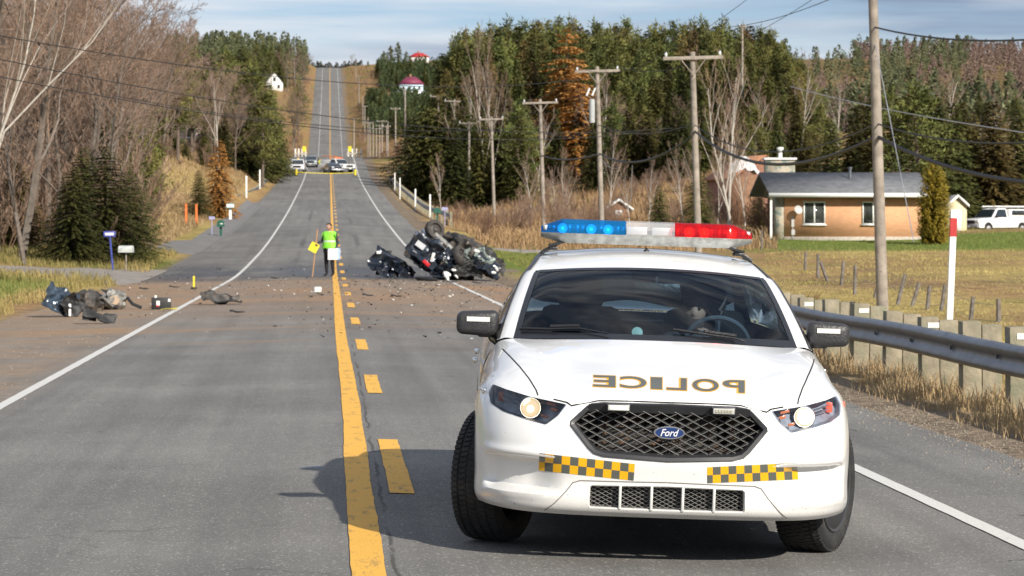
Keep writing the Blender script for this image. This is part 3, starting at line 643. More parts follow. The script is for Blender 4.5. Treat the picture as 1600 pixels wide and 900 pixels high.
def bare(kind, label, h, seed, spread=.55, m=None, tm=None, levels=4, counts=(13, 7, 6, 4), r0=.012, path=None, cat='tree', up=.45, twr=.010, stems=1, lw=.42):
    rng = random.Random(seed); t = thing(kind, (0, 0, 0), label, cat); mb = MB(); tw = MB()
    def grow(p, d, Ln, r, lev):
        n = 5 if lev < 2 else (3 if lev == 2 else 2); pts = [p.copy()]; q = p.copy(); dd = d.copy()
        for i in range(n):
            dd = (dd + Vector((rng.uniform(-1, 1), rng.uniform(-1, 1), rng.uniform(-.6, 1) * .7 + up * .25)) * .17).normalized(); q = q + dd * Ln / n; pts.append(q.copy())
        rs = [max(twr * .6, r * (1 - .8 * i / n)) for i in range(n + 1)]
        (mb if lev < 2 else tw).tube(pts, rs, 6 if lev == 0 else (4 if lev == 1 else 3), cap=False)
        return pts, rs
    def branch(pts, rs, Ln, lev):
        if lev >= levels: return
        c = counts[lev]
        for i in range(c):
            s = (.28 if lev == 0 else .2) + (.78 if lev else .72) * (i + rng.random()) / c; s = min(s, .995); k = s * (len(pts) - 1); a = int(k); fr = k - a
            a = min(a, len(pts) - 2); p = pts[a].lerp(pts[a + 1], fr); d = (pts[a + 1] - pts[a]).normalized(); o = d.orthogonal().normalized(); o.rotate(Quaternion(d, rng.uniform(0, 6.283)))
            nd = (d * (1 - spread) + o * spread * rng.uniform(.8, 1.3) + Vector((0, 0, up * .35))).normalized(); l2 = Ln * lw * (1.25 - .75 * s) * rng.uniform(.75, 1.25) * (1 if lev else 1.15)
            r2 = (rs[a] * (1 - fr) + rs[a + 1] * fr) * .55; pp, rr_ = grow(p, nd, l2, max(r2, twr), lev + 1); branch(pp, rr_, l2, lev + 1)
    for s in range(stems):
        if path: pts = [Vector(q) for q in path]; rs = [h * r0 * (1 - .8 * i / (len(pts) - 1)) for i in range(len(pts))]; mb.tube(pts, rs, 7)
        else:
            d = Vector((rng.uniform(-.1, .1), rng.uniform(-.1, .1), 1)) if stems == 1 else Vector((rng.uniform(-.7, .7), rng.uniform(-.7, .7), 1)); pts, rs = grow(Vector((rng.uniform(-.2, .2) * (stems > 1), 0, -.3)), d.normalized(), h * (.92 if stems == 1 else rng.uniform(.5, .9)), h * r0, 0)
        branch(pts, rs, h * (1 if stems == 1 else .7), 0)
    mb.build('trunk', tm or barkm, t); tw.build('twigs', m or twigm, t); return remember(t)

S1 = conifer('spruce_tree', 'x', 15, 3.0, 62, 1, spruceg, leaf=.50)
S2 = conifer('spruce_tree', 'x', 16, 2.5, 66, 2, spruceg, leaf=.48, irregular=.35, power=.8)
S3 = conifer('spruce_tree', 'x', 13, 3.1, 52, 3, oliveg, leaf=.52, irregular=.3)
S4 = conifer('spruce_tree', 'x', 15, 2.9, 70, 4, pineg, leaf=.46, irregular=.35, power=.65, droop=.12)
SN = conifer('spruce_tree', 'x', 7, 2.3, 56, 5, spruceg, dens=1.3, leaf=.17, irregular=.3, base=.01, power=.7)
SM = conifer('spruce_tree', 'x', 8.5, 3.4, 44, 15, spruceg, leaf=.36, irregular=.3, base=.01, power=.55, droop=.2)
P1 = pine('pine_tree', 'x', 17, 2.9, 6, pineg)
P2 = pine('pine_tree', 'x', 15, 3.3, 7, pineg, clear=.25, nb=80)
P3 = pine('pine_tree', 'x', 16, 2.6, 8, oliveg, clear=.3)
LA = conifer('larch_tree', 'x', 14, 3.2, 54, 9, larchg, dens=1.1, leaf=.42, irregular=.4, gappy=.12, power=.6)
LS = conifer('larch_tree', 'small orange larch left of the road', 6, 1.7, 40, 19, larchg, dens=1.5, leaf=.22, irregular=.3, power=.6, base=.02)
B1 = bare('bare_tree', 'x', 14, 11, counts=(13, 7, 6, 4), tm=barkm)
B2 = bare('bare_tree', 'x', 12, 12, spread=.5, counts=(13, 7, 6, 5), tm=mat('grey_bark', (.15, .125, .105), .9, var=.3))
B3 = bare('bare_tree', 'x', 9, 13, spread=.4, counts=(11, 6, 5, 3), tm=birchm, up=.8)
H1 = bare('bare_shrub', 'x', 2.6, 21, stems=7, levels=3, counts=(6, 5, 4), r0=.007, twr=.008, m=shrubm, tm=shrubm, cat='shrub', up=.8, spread=.4)
H2 = bare('bare_shrub', 'x', 3.6, 22, stems=8, levels=3, counts=(7, 5, 4), r0=.006, twr=.009, m=twigm, tm=shrubm, cat='shrub', up=.9, spread=.35)
used = set()
def place(src, X, Y, s, label, group=None, rz=None, dz=-.1, rng=random.Random(99)):
    sc = s if isinstance(s, tuple) else (s * rng.uniform(.9, 1.1), s * rng.uniform(.9, 1.1), s)
    rz = rng.uniform(0, 6.28) if rz is None else rz
    if src.name not in used:
        used.add(src.name); src.location = (X, Y, T(X, Y) + dz); src.scale = sc; src.rotation_euler = (0, 0, rz); src['label'] = label
        if group: src['group'] = group
        return src
    c = dup(src, (X, Y, T(X, Y) + dz), rz, sc, label)
    if group: c['group'] = group
    elif 'group' in c: del c['group']
    return c
def hpx(src_h, px, D, top_y):
    """scale that brings a tree of height src_h up to image row top_y"""
    g = G(px, D); return (zp(top_y, D) - g.z) / src_h
def pp(src, h, px, D, top, label, group=None, wide=None, rz=None):
    s = hpx(h, px, D, top); X, Y = W(px, D); return place(src, X, Y, (s * (wide or 1), s * (wide or 1), s), label, group, rz)
rng = random.Random(31)
# --- forest wall right of the road: skyline given as image rows
SKY = [(640, 172), (655, 140), (672, 112), (690, 88), (710, 62), (735, 46), (770, 40), (800, 36), (850, 34), (900, 32), (960, 36), (1020, 38), (1090, 34), (1150, 38), (1200, 46), (1230, 74), (1260, 100), (1300, 140)]
n_f = 0
def skyrow(px): return lerp_tab(px, [a for a, _ in SKY], [b_ for _, b_ in SKY])
kinds = [(S1, 15), (S2, 16), (P1, 17), (P2, 15), (S4, 15), (P3, 16), (S3, 13)]
flab = {'spruce_tree': 'dark spiky spruce in the dense forest right of the road', 'pine_tree': 'tall round-topped pine in the dense forest right of the road'}
for row, (D0, lift, step) in enumerate(((420, 0, 15), (385, 8, 16), (350, 24, 18), (315, 52, 21), (290, 88, 24), (268, 122, 28))):
    px = 690 + row * 4
    while px < 1275:
        D = D0 + rng.uniform(-12, 12); top = skyrow(px) + lift + rng.uniform(-9, 14) * (1 if row else .9)
        if row >= 4 and 815 < px < 905: px += step; continue
        src, h = kinds[rng.choice((2, 3, 5, 4, 1, 2, 3) if row < 3 else (0, 1, 4, 6, 0, 3, 1))]; s = hpx(h, px, D, top)
        if .3 < s < 2.2: pp(src, h, px, D, top, flab[src['category'] == 'tree' and src.name.split('.')[0]], 'forest trees right of the road', wide=max(.85, min(1.25, 1 / s ** .2)) * (1 if s > .8 else 1.1)); n_f += 1
        px += step * rng.uniform(.75, 1.25)
for px, D, top, src in [(px_, rng.uniform(262, 285), rng.uniform(120, 190), rng.choice((B1, B2, B3))) for px_ in (735, 800, 842, 900, 945, 985, 1015, 1060, 1110, 1160, 1200, 1225)]: pp(src, {B1: 14, B2: 12, B3: 9}[src], px, D, top, 'leafless tree standing among the front conifers of the forest', 'leafless trees in the forest front', wide=.9)
# front edge of that forest
for px, D, top, k, w in ((652, 300, 178, 5, 1.15), (672, 286, 166, 5, 1.1), (690, 286, 172, 5, 1.1), (664, 312, 160, 5, 1), (725, 275, 150, 0, 1.0), (752, 262, 168, 1, 1.1), (788, 268, 120, 0, 1.1), (815, 258, 175, 4, 1.1), (868, 276, 168, 0, 1.1), (905, 280, 180, 3, 1.0), (962, 278, 150, 0, .95), (1000, 282, 145, 0, 1.1), (1030, 280, 175, 1, .9), (1180, 232, 165, 3, 1.0), (1215, 225, 180, 0, 1.1), (1145, 240, 185, 6, 1)):
    src, h = ((SM, 8.5) if k == 5 else kinds[k]); 
    if k != 5: pp(src, h, px, D, top, 'spruce at the sunny front edge of the forest', 'forest edge spruces', wide=w)
    else: pp(src, h, px, D, top, 'low broad dark spruce nearest the road on the right', 'low spruces by the road', wide=w)
pp(LA, 14, 885, 285, 44, 'tall rusty orange larch among the dark forest spruces', wide=1.15)
pp(LA, 14, 905, 280, 92, 'shorter orange larch leaning out of the forest front', wide=1.2)
pp(B3, 9, 757, 262, 66, 'thin pale trunk with orange leaf tuft left of the orange larch', wide=.45)
pp(B3, 9, 772, 264, 70, 'second thin pale trunk, just right of the orange-tufted one', wide=.45)
# --- trees behind and right of the bungalow
for i, (px, D, top, k) in enumerate(((1262, 210, 168, 3), (1300, 205, 150, 2), (1335, 200, 128, 6), (1368, 196, 150, 0), (1405, 190, 112, 3), (1432, 186, 92, 4), (1462, 190, 108, 2), (1492, 192, 120, 6), (1520, 200, 138, 3), (1552, 196, 118, 0), (1590, 200, 132, 2), (1622, 205, 120, 3), (1245, 240, 108, 1), (1282, 250, 128, 4), (1345, 262, 110, 0), (1362, 255, 90, 1), (1392, 250, 100, 4), (1424, 265, 98, 5), (1470, 255, 112, 3), (1540, 260, 120, 1), (1585, 262, 114, 4), (1505, 260, 118, 0), (1560, 215, 160, 2), (1445, 300, 112, 4), (1490, 330, 108, 5), (1530, 320, 104, 1), (1275, 215, 205, 6), (1340, 190, 200, 6))):
    src, h = ((S3, 13), (S2, 16), (S4, 15), (S3, 13), (P2, 15), (P3, 16), (S1, 15))[k]
    pp(src, h, px, D, top + 38 * (px > 1240), 'bushy evergreen standing behind the brick bungalow', 'evergreens behind the bungalow', wide=1.25)
for px, D, top in ((1595, 215, 175), (1540, 225, 150), (1478, 280, 110), (1312, 290, 120), (1250, 300, 95)): pp(B3, 9, px, D, top, 'thin bare tree among the evergreens behind the bungalow', 'thin bare trees behind the bungalow', wide=.8)
# cedar, small conifers near the house
CE = conifer('cedar_tree', 'narrow golden green cedar at the right corner of the bungalow', 4.5, 1.0, 60, 41, cedarg, dens=1.6, leaf=.17, base=.0, power=.42, droop=-.5, irregular=.12)
X, Y = W(1459, 140); CE.location = (X, Y, T(X, Y) - .1)
pp(SN, 7, 1030, 152, 285, 'young bright green pine left of the bungalow', wide=.95); pp(SN, 7, 1092, 165, 262, 'dark young spruce behind the pole left of the bungalow', wide=1.1)
pp(S3, 13, 1185, 168, 290, 'olive bushy conifer at the left corner of the bungalow', wide=1.4)
# birches and bare trees in front of the forest
BI = bare('birch_tree', 'x', 9.2, 51, spread=.34, counts=(10, 5, 4, 2), tm=birchm, m=twigm, r0=.011, path=[(.35, 0, -.3), (.15, 0, 1.4), (-.3, 0, 3.6), (-.9, 0, 6), (-1.1, .2, 9)], up=.9, twr=.009); remember(BI)
BJ = bare('birch_tree', 'x', 9.6, 52, spread=.34, counts=(10, 5, 4, 2), tm=birchm, m=twigm, r0=.011, path=[(0, 0, -.3), (.05, 0, 2), (.15, 0, 4.6), (.3, 0, 7), (.5, .2, 9.6)], up=.9, twr=.009)
pp(BI, 9.2, 1136, 150, 130, 'left leaning stem of the pale double birch left of the bungalow'); COL.objects[-1]
BI.rotation_euler[2] = 0; pp(BJ, 9.6, 1138, 151, 118, 'upright stem of the pale double birch left of the bungalow', rz=0)
for px, D, top in ((878, 200, 240), (870, 205, 265), (985, 190, 262), (893, 195, 280), (1012, 200, 250), (1120, 185, 225), (1165, 175, 205), (690, 240, 245), (950, 210, 215), (830, 230, 240), (1068, 200, 230), (1090, 215, 215)):
    pp(B3, 9, px, D, top, 'slender pale bare sapling in the brown brush before the forest', 'bare saplings in the right brush', wide=.8)
for i in range(120):
    px = rng.uniform(690, 1215); D = rng.uniform(150, 276); X, Y = W(px, D)
    if X < 9.5 or (px < 760 and D > 250): continue
    place(rng.choice((H1, H2)), X, Y, rng.uniform(.45, 1.05), 'tangled brown leafless shrub on the right-hand bank', 'brown shrubs on the right bank')
for i in range(22):
    px = rng.uniform(690, 800); D = rng.uniform(135, 200); X, Y = W(px, D)
    if X < 8.2: continue
    place(H1, X, Y, rng.uniform(.35, .7), 'small rusty shrub above the overturned wreck', 'rusty shrubs above the wreck')
# --- left side
pp(SN, 7, 165, 97, 222, 'broad dark spruce behind the blue number post', wide=1.25, rz=1)
pp(SN, 7, 203, 101, 262, 'dark spruce right behind the small grey mailbox', wide=1.3); pp(SN, 7, 115, 94, 255, 'low dark spruce left of the blue number post', wide=1.2)
pp(SN, 7, 130, 100, 225, 'spruce rising behind the dark spruces at left', wide=1.1); pp(S3, 13, 30, 104, 250, 'olive bushy conifer at the far left edge', wide=1.5)
LB = bare('birch_tree', 'white leaning birch forking in front of the brown trees at left', 12, 61, spread=.36, counts=(9, 6, 5, 3), tm=birchm, m=twigm, r0=.005, path=[(-1.3, 0, -.3), (-.9, 0, 1.8), (-.1, 0, 4.4), (.7, 0, 6.8), (1.0, 0, 8.4), (1.3, 0, 11.5)], up=.9, twr=.008)
X, Y = W(5, 84); LB.location = (X, Y, T(X, Y)); used.add(LB.name)
LC = bare('birch_tree', 'long white limb of a birch slanting right at the upper left', 12, 62, spread=.34, counts=(9, 6, 5, 3), tm=birchm, m=twigm, r0=.0045, path=[(-1.2, .6, -.3), (-.8, .6, 1.8), (.1, .6, 4.6), (1.6, .6, 6.2), (3.0, .6, 7.6), (4.2, .6, 9.4)], up=.8, twr=.008)
LC.location = (X - .2, Y + .5, T(X, Y)); used.add(LC.name)
bl = [(-25, 92, -260, B1), (30, 96, -210, B2), (75, 108, -190, B1), (120, 112, -140, B2), (160, 118, -95, B1), (200, 126, -25, B1), (214, 134, 12, B2), (240, 235, 20, B1), (262, 240, 75, B1), (10, 120, -160, B1), (60, 125, -110, B2), (110, 135, -60, B1), (170, 140, -10, B2), (-50, 110, -200, B2), (150, 105, -20, B2), (40, 90, 40, B2), (228, 236, 10, B1), (212, 165, 0, B1), (250, 238, 40, B2), (90, 100, 20, B1), (0, 100, 60, B2)]
bl += [(rng.uniform(-40, 185), rng.uniform(105, 165), rng.uniform(-60, 130), rng.choice((B1, B2))) for _ in range(26)]
for i, (px, D, top, src) in enumerate(bl): pp(src, 14 if src is B1 else 12, px, D, top, 'big brown leafless tree in the thicket at the upper left', 'leafless trees at the upper left', wide=.95)
for px, D, top, src in ((290, 255, 100, B1), (315, 262, 110, B2), (340, 258, 92, B2), (352, 262, 118, B1), (368, 268, 125, B1), (268, 245, 115, B1), (384, 275, 140, B2), (330, 250, 150, B1), (397, 290, 150, B1), (300, 270, 115, B2), (250, 240, 120, B1)):
    pp(src, 14 if src is B1 else 12, px, D, top, 'brown leafless tree beside the pale twin-trunk tree left of the road', 'leafless trees left of the road', wide=1.0)
pp(BJ, 9.6, 341, 246, 125, 'pale twin-trunk bare tree above the orange larch', wide=1.0)
for px, D, top, src, h in ((278, 240, 78, P1, 17), (300, 260, 84, P2, 15), (330, 280, 88, S4, 15), (355, 290, 80, P2, 15), (378, 300, 74, P1, 17), (398, 290, 100, P2, 15), (420, 310, 128, S4, 15), (426, 320, 150, S2, 16), (410, 270, 140, P2, 15), (385, 280, 110, S4, 15), (418, 300, 165, P2, 15), (428, 330, 192, SM, 8.5), (260, 250, 110, S4, 15), (245, 235, 190, S3, 13), (222, 135, 205, P2, 15), (196, 122, 175, S4, 15), (238, 172, 205, P3, 16), (170, 118, 190, P2, 15), (390, 275, 185, SM, 8.5), (262, 245, 225, SM, 8.5), (290, 250, 222, SM, 8.5), (415, 300, 190, SM, 8.5), (320, 250, 190, S1, 15), (350, 262, 160, S2, 16)):
    pp(src, h, px, D, top, 'evergreen on the left slope between the bare trees and the road', 'evergreens on the left slope', wide=1.1)
pp(SN, 7, 311, 172, 263, 'small bright green spruce left of the orange larch'); LS.location = G(343, 178); LS.scale = (.78, .78, .9); used.add(LS.name)
pp(LA, 14, 310, 290, 262, 'orange shrub-like larch far up the left slope', wide=1.2)
for i in range(45):
    px = rng.uniform(225, 430); D = 222 + 80 * rng.random(); X, Y = W(px, D)
    if X > -10.5: continue
    place(rng.choice((H1, H2)), X, Y, rng.uniform(.4, .9), 'brown leafless shrub on the left bank', 'brown shrubs on the left bank')
for i in range(26):
    px = rng.uniform(-10, 205); D = rng.uniform(96, 118); X, Y = W(px, D); place(rng.choice((H1, H2)), X, Y, rng.uniform(.6, 1.2), 'bushy brown undergrowth shrub beneath the bare trees at left', 'undergrowth shrubs at left')
for i in range(60):
    px = rng.uniform(-20, 185); D = rng.uniform(104, 150); X, Y = W(px, D); place(H2, X, Y, rng.uniform(.9, 1.8), 'tall brown thicket shrub between the bare trees at left', 'thicket shrubs at left')
for px, D, top, src, h in ((50, 140, 150, S3, 13), (110, 150, 120, S4, 15), (170, 160, 140, S3, 13), (215, 165, 130, P2, 15), (10, 135, 200, S3, 13), (140, 170, 80, P2, 15), (80, 175, 90, S4, 15), (200, 140, 220, S3, 13)):
    pp(src, h, px, D, top, 'evergreen glimpsed through the bare trees at left', 'evergreens among the bare trees at left', wide=1.2)
for i in range(70):
    D = rng.uniform(450, 1150); s = rng.choice((-1, 1)); X = (rng.uniform(-16, -8) if s < 0 else rng.uniform(9, 22)); place(rng.choice((H1, H2)), X, D, rng.uniform(.8, 1.7), 'brown bush on the verge of the far climbing road', 'verge bushes by the far road')
# --- far hillsides: trees beside the climbing road
for i, (px, D, top) in enumerate([(rng.uniform(568, 712), rng.uniform(770, 1120), 0) for _ in range(120)]):
    g = G(px, D); X, Y = g.x, g.y
    if X < 14 + 10 * (D > 950) or (abs(D - 985) < 22 and px > 610): continue
    s = rng.uniform(.38, .62) * (.75 if 960 > D > 900 and px > 612 else 1); place(rng.choice((S1, S2, S4)), X, Y, s, 'far spruce in the plantation on the hill right of the road', 'spruce plantation on the hill')
for px, D, top, src, h in ((610, 1150, 72, P2, 15), (622, 1160, 66, P1, 17), (600, 1140, 80, P2, 15), (635, 1170, 80, P2, 15), (548, 1240, 84, B2, 12), (556, 1250, 90, S1, 15), (590, 1100, 92, S4, 15), (655, 1160, 84, S4, 15), (575, 1200, 95, P2, 15)):
    s = hpx(h, px, D, top)
    if s > .2: pp(src, h, px, D, top, 'tree on the hill crest right of the road', 'crest trees right of the road')
for px, D, top, src, h in ((290, 900, 72, P1, 17), (305, 900, 74, P2, 15), (400, 1000, 70, P1, 17), (412, 1010, 68, P2, 15), (424, 1000, 72, P1, 17), (436, 1010, 70, S4, 15), (448, 1000, 76, B2, 12), (460, 1020, 78, B1, 14), (470, 1020, 84, B2, 12), (385, 980, 80, P2, 15), (370, 960, 84, S4, 15), (330, 900, 78, P1, 17), (350, 920, 76, P2, 15), (478, 1180, 96, B1, 14), (462, 700, 140, B1, 14), (455, 720, 130, B2, 12), (466, 800, 125, P2, 15)):
    s = hpx(h, px, D, top)
    if s > .15: pp(src, h, px, D, top, 'tree along the crest left of the road', 'crest trees left of the road')
# --- forests too far to count
def far_wood(name, spots, m, seed, hh=(9, 15), cap=0, fine=1.0):
    rng = random.Random(seed); f = Fast()
    for X, Y in spots:
        z = T(X, Y) - 1; h = rng.uniform(*hh)
        if cap and HOR - FPX * (z + h - EYE) / Y < cap: h *= .55
        if cap and HOR - FPX * (z + h - EYE) / Y < cap: continue
        r = h * rng.uniform(.16, .26); o = Vector((X, Y, z)); n = 40
        for k in range(n * 3):
            u = rng.random() ** 1.2; a = rng.uniform(0, 6.283); rr_ = r * (1 - u) ** .7 * rng.uniform(.6, 1.15) + .15; c = o + Vector((math.cos(a) * rr_, math.sin(a) * rr_, h * (.1 + .9 * u))); l = h * .085
            e = Vector((math.cos(a), math.sin(a), rng.uniform(-.5, .2))); wv = Vector((-e.y, e.x, rng.uniform(-.3, .3))) * l * .45
            f.tri(c - wv, c + wv, c + e * l * .5 + Vector((0, 0, l * rng.uniform(.4, 1.1))))
    o = f.build(name, m); tag(o, kind='stuff'); return o
spots = []; sp2 = []
for i in range(3300):
    px = rng.uniform(1130, 1980); D = rng.uniform(520, 1900); X, Y = W(px, D)
    if D > 900 and px < 1180: continue
    if 1230 < px < 1330 and 1150 < D < 1500: continue
    (sp2 if noise.noise(Vector((X * .02, Y * .01, 4))) > -.02 and D > 560 else spots).append((X, Y))
for i in range(380):
    px = rng.uniform(255, 478); D = rng.uniform(1020, 1500); spots.append(W(px, D))
far_wood('crest_woods', [W(rng.uniform(470, 566), rng.uniform(1400, 1480)) for _ in range(220)], leafmat('crest_dark', (.03, .04, .03), (.09, .08, .06), .3, .1), 16, (7, 11))
far_wood('left_hill_woods', [W(rng.uniform(-60, 398), rng.uniform(380, 900)) for _ in range(900)], spruceg, 26, (10, 16), 84)
far_wood('left_hill_bare_woods', [W(rng.uniform(-60, 402), rng.uniform(360, 800)) for _ in range(500)], leafmat('far_twigs', (.16, .11, .09), (.27, .19, .16), .3, .1), 27, (9, 13), 86)
far_wood('far_forest', spots, leafmat('far_green', (.07, .085, .045), (.17, .18, .09), .06, 0), 5, cap=50); far_wood('far_bare_woods', sp2, leafmat('far_twigs', (.16, .11, .09), (.27, .19, .16), .3, .1), 6, (8, 12), cap=56)
far_wood('hill_plantation', [q for q in [W(rng.uniform(570, 715), rng.uniform(800, 1150)) for _ in range(1500)] if q[0] > 13 + (q[1] > 950) * 8 and not (955 < q[1] < 1020 and q[0] > 19)], leafmat('plantation_green', (.04, .06, .025), (.10, .125, .05), .08, 0), 45, (5, 8))
far_wood('slope_brush', [q for q in [W(rng.uniform(440, 640), rng.uniform(450, 1200)) for _ in range(1500)] if 9.5 < abs(q[0]) < 26], leafmat('slope_twigs', (.17, .10, .065), (.30, .19, .11), .1, 0), 46, (1.2, 3.0))
# --- grasses
def blades(name, pts, hlo, hhi, w, cols, seed, lean=.5, perturb=.0):
    rng = random.Random(seed); f = Fast()
    for X, Y, sc in pts:
        z = T(X, Y) - .02; h = rng.uniform(hlo, hhi) * sc; a = rng.uniform(0, 6.28); q = Vector((math.cos(a), math.sin(a), 0)); b_ = Vector((X, Y, z)); wv = Vector((math.cos(a + 1.3), math.sin(a + 1.3), 0)) * w * sc
        t1 = b_ + q * h * lean * .3 + Vector((0, 0, h * .6)); t2 = b_ + q * h * lean * rng.uniform(.6, 1.3) + Vector((0, 0, h * rng.uniform(.8, 1)))
        f.tri(b_ - wv, b_ + wv, t1 + wv * .5); f.tri(b_ - wv, t1 + wv * .5, t1 - wv * .5); f.tri(t1 - wv * .5, t1 + wv * .5, t2)
    o = f.build(name, cols); tag(o, kind='stuff'); return o
dry = leafmat('dry_grass', (.34, .23, .12), (.60, .46, .27), 1.5, 0, .9, .25); grn = leafmat('green_grass', (.16, .19, .05), (.34, .32, .11), 2.2, 0, .8, .25); rus = leafmat('rusty_weeds', (.22, .11, .05), (.40, .24, .12), 1.2, 0, .9, .2)
pts = []
while len(pts) < 26000:
    Y = rng.uniform(13, 62); X = 5.9 + abs(rng.gauss(.0, .9)) if rng.random() < .75 else rng.uniform(5.8, 9.5)
    n = noise.noise(Vector((X * 1.1, Y * .7, 2)))
    if n < -.22 and X < 6.5: continue
    pts.append((X, Y, .6 + .6 * smooth(5.8, 6.6, X) + n * .5))
blades('tall_dry_grass', pts, .07, .27, .006, dry, 1)
pts = [(rng.uniform(6.9, 10), rng.uniform(16, 60), 1) for _ in range(9000)]; blades('green_verge_grass', pts, .08, .26, .006, grn, 2)
pts = []
for _ in range(42000):
    D = 36 + 115 * rng.random() ** 1.1; px = rng.uniform(1195, 1640); X, Y = W(px, D)
    if X > 7.6 and not (Y > 124 and X > 18 + noise.noise(Vector((Y, 0, 0))) * 3): pts.append((X, Y, .35 + D / 200 + noise.noise(Vector((X * .4, Y * .3, 0))) * .6))
blades('field_grass', pts, .05, .14, .014, leafmat('field_grass_blades', (.33, .29, .09), (.56, .46, .20), .35, 0, .9, .2), 3)
pts = []
for _ in range(15000):
    D = rng.uniform(50, 92); px = rng.uniform(1195, 1640); X, Y = W(px, D)
    if 8.3 < X and abs(X - (8.2 + (Y - 40) * .04)) < 2.2: pts.append((X, Y, .9 + rng.random()))
blades('rusty_fence_weeds', pts, .2, .5, .012, rus, 4)
pts = []
for _ in range(30000):
    D = rng.uniform(128, 262); px = rng.uniform(612, 1215); X, Y = W(px, D)
    if X > 8.4: pts.append((X, Y, .55 + D / 260 + noise.noise(Vector((X * .3, Y * .2, 0)))))
blades('bank_grass', pts, .25, .6, .03, leafmat('bank_grass_blades', (.25, .155, .085), (.48, .33, .18), .25, 0, .9, .2), 5)
pts = []
for _ in range(24000):
    D = rng.uniform(100, 130); px = rng.uniform(700, 1215); X, Y = W(px, D)
    if 7.6 < X < 13 + 5 * rng.random() ** 2 and abs(Y - 128) > 2.4 : pts.append((X, Y, 1 + noise.noise(Vector((X * .3, Y * .2, 0)))))
for _ in range(8000):
    D = rng.uniform(124, 200); px = rng.uniform(1170, 1640); X, Y = W(px, D)
    if X > 17: pts.append((X, Y, 1))
blades('green_bank_grass', pts, .08, .2, .016, grn, 6)
pts = []
for _ in range(36000):
    D = 38 + rng.random() ** .8 * 85; px = rng.uniform(-30, 345); X, Y = W(px, D)
    if X < -7.5 and Y < 76: continue
    if X < -6.7 - .8 * noise.noise(Vector((Y * .2, 0, 0))) and not (82 < Y < 90.5) and not (115 < Y < 127): pts.append((X, Y, .8 + D / 150 + noise.noise(Vector((X * .4, Y * .2, 0))) * .5))
pg = [(rng.uniform(-15, -7.2), rng.uniform(40, 80), 1) for _ in range(24000)]; blades('green_left_grass', pg, .06, .2, .012, grn, 17)
blades('left_verge_grass', pts, .1, .3, .012, leafmat('left_grass_blades', (.15, .16, .045), (.46, .34, .15), .22, 0, .9, .2), 7)
pts = []
for _ in range(34000):
    D = rng.uniform(118, 420); px = rng.uniform(215, 440); X, Y = W(px, D)
    if X < -8.0: pts.append((X, Y, .7 + D / 300))
blades('left_bank_grass', pts, .18, .4, .03, leafmat('left_bank_blades', (.24, .165, .085), (.46, .34, .19), .2, 0, .9, .2), 8)
# ---------------------------------------------------------------- police car
# local axes: x to the right as seen from the front, y from nose to tail, z up
def carpaint():
    m = mat('white_car_paint', (.80, .80, .79), .30, coat=.9, var=.03, scale=2.2, dirt=(.45, .41, .35), dscale=46, dlo=.66, dhi=.80); N, K = m.node_tree.nodes, m.node_tree.links; b = N['Principled BSDF']; src = b.inputs['Base Color'].links[0].from_socket
    tc = N.new('ShaderNodeTexCoord'); sp = N.new('ShaderNodeSeparateXYZ'); K.new(tc.outputs['Object'], sp.inputs[0]); n = N.new('ShaderNodeTexNoise'); n.inputs['Scale'].default_value = 130; n.inputs['Detail'].default_value = 3; K.new(tc.outputs['Object'], n.inputs['Vector'])
    lo = N.new('ShaderNodeMapRange'); lo.inputs[1].default_value = .75; lo.inputs[2].default_value = .24; lo.inputs[3].default_value = .78; lo.inputs[4].default_value = .675; K.new(sp.outputs[2], lo.inputs[0])
    gt = N.new('ShaderNodeMath'); gt.operation = 'GREATER_THAN'; K.new(n.outputs['Fac'], gt.inputs[0]); K.new(lo.outputs[0], gt.inputs[1]); mx = N.new('ShaderNodeMix'); mx.data_type = 'RGBA'; K.new(gt.outputs[0], mx.inputs[0]); K.new(src, mx.inputs[6]); mx.inputs[7].default_value = (.10, .08, .06, 1)
    n2 = N.new('ShaderNodeTexNoise'); n2.inputs['Scale'].default_value = 9; n2.inputs['Detail'].default_value = 8; n2.inputs['Roughness'].default_value = .7; K.new(tc.outputs['Object'], n2.inputs['Vector']); g = N.new('ShaderNodeMapRange'); g.inputs[1].default_value = .62; g.inputs[2].default_value = .22; g.inputs[3].default_value = 0; g.inputs[4].default_value = .55; K.new(sp.outputs[2], g.inputs[0])
    mu = N.new('ShaderNodeMath'); mu.operation = 'MULTIPLY'; K.new(g.outputs[0], mu.inputs[0]); K.new(n2.outputs['Fac'], mu.inputs[1]); m2 = N.new('ShaderNodeMix'); m2.data_type = 'RGBA'; K.new(mu.outputs[0], m2.inputs[0]); K.new(mx.outputs[2], m2.inputs[6]); m2.inputs[7].default_value = (.42, .37, .30, 1); K.new(m2.outputs[2], b.inputs['Base Color'])
    ro = N.new('ShaderNodeMapRange'); ro.inputs[3].default_value = .22; ro.inputs[4].default_value = .42; K.new(n2.outputs['Fac'], ro.inputs[0]); K.new(ro.outputs[0], b.inputs['Roughness']); return m
paint = carpaint()
trim = mat('black_trim', (.02, .02, .022), .38, bump=.2, bscale=80)
rubber = mat('tyre_rubber', (.022, .022, .023), .78, var=.25, scale=12, bump=.4, bscale=60, dirt=(.07, .062, .052), dscale=9, dlo=.5, dhi=.8)
steelrim = mat('dark_steel_rim', (.10, .10, .105), .38, .7, dirt=(.12, .10, .08), dscale=7, dlo=.5, dhi=.75)
chrome = mat('chrome', (.82, .82, .82), .12, 1)
innerd = mat('inner_dark', (.018, .018, .02), .8)
glassd = glassmat('windshield_glass', (.50, .66, .76), ior=1.27)
sideg = glassmat('tinted_side_glass', (.12, .15, .16), ior=1.5)
lensg = glassmat('headlight_lens', (.92, .94, .96), ior=1.45)
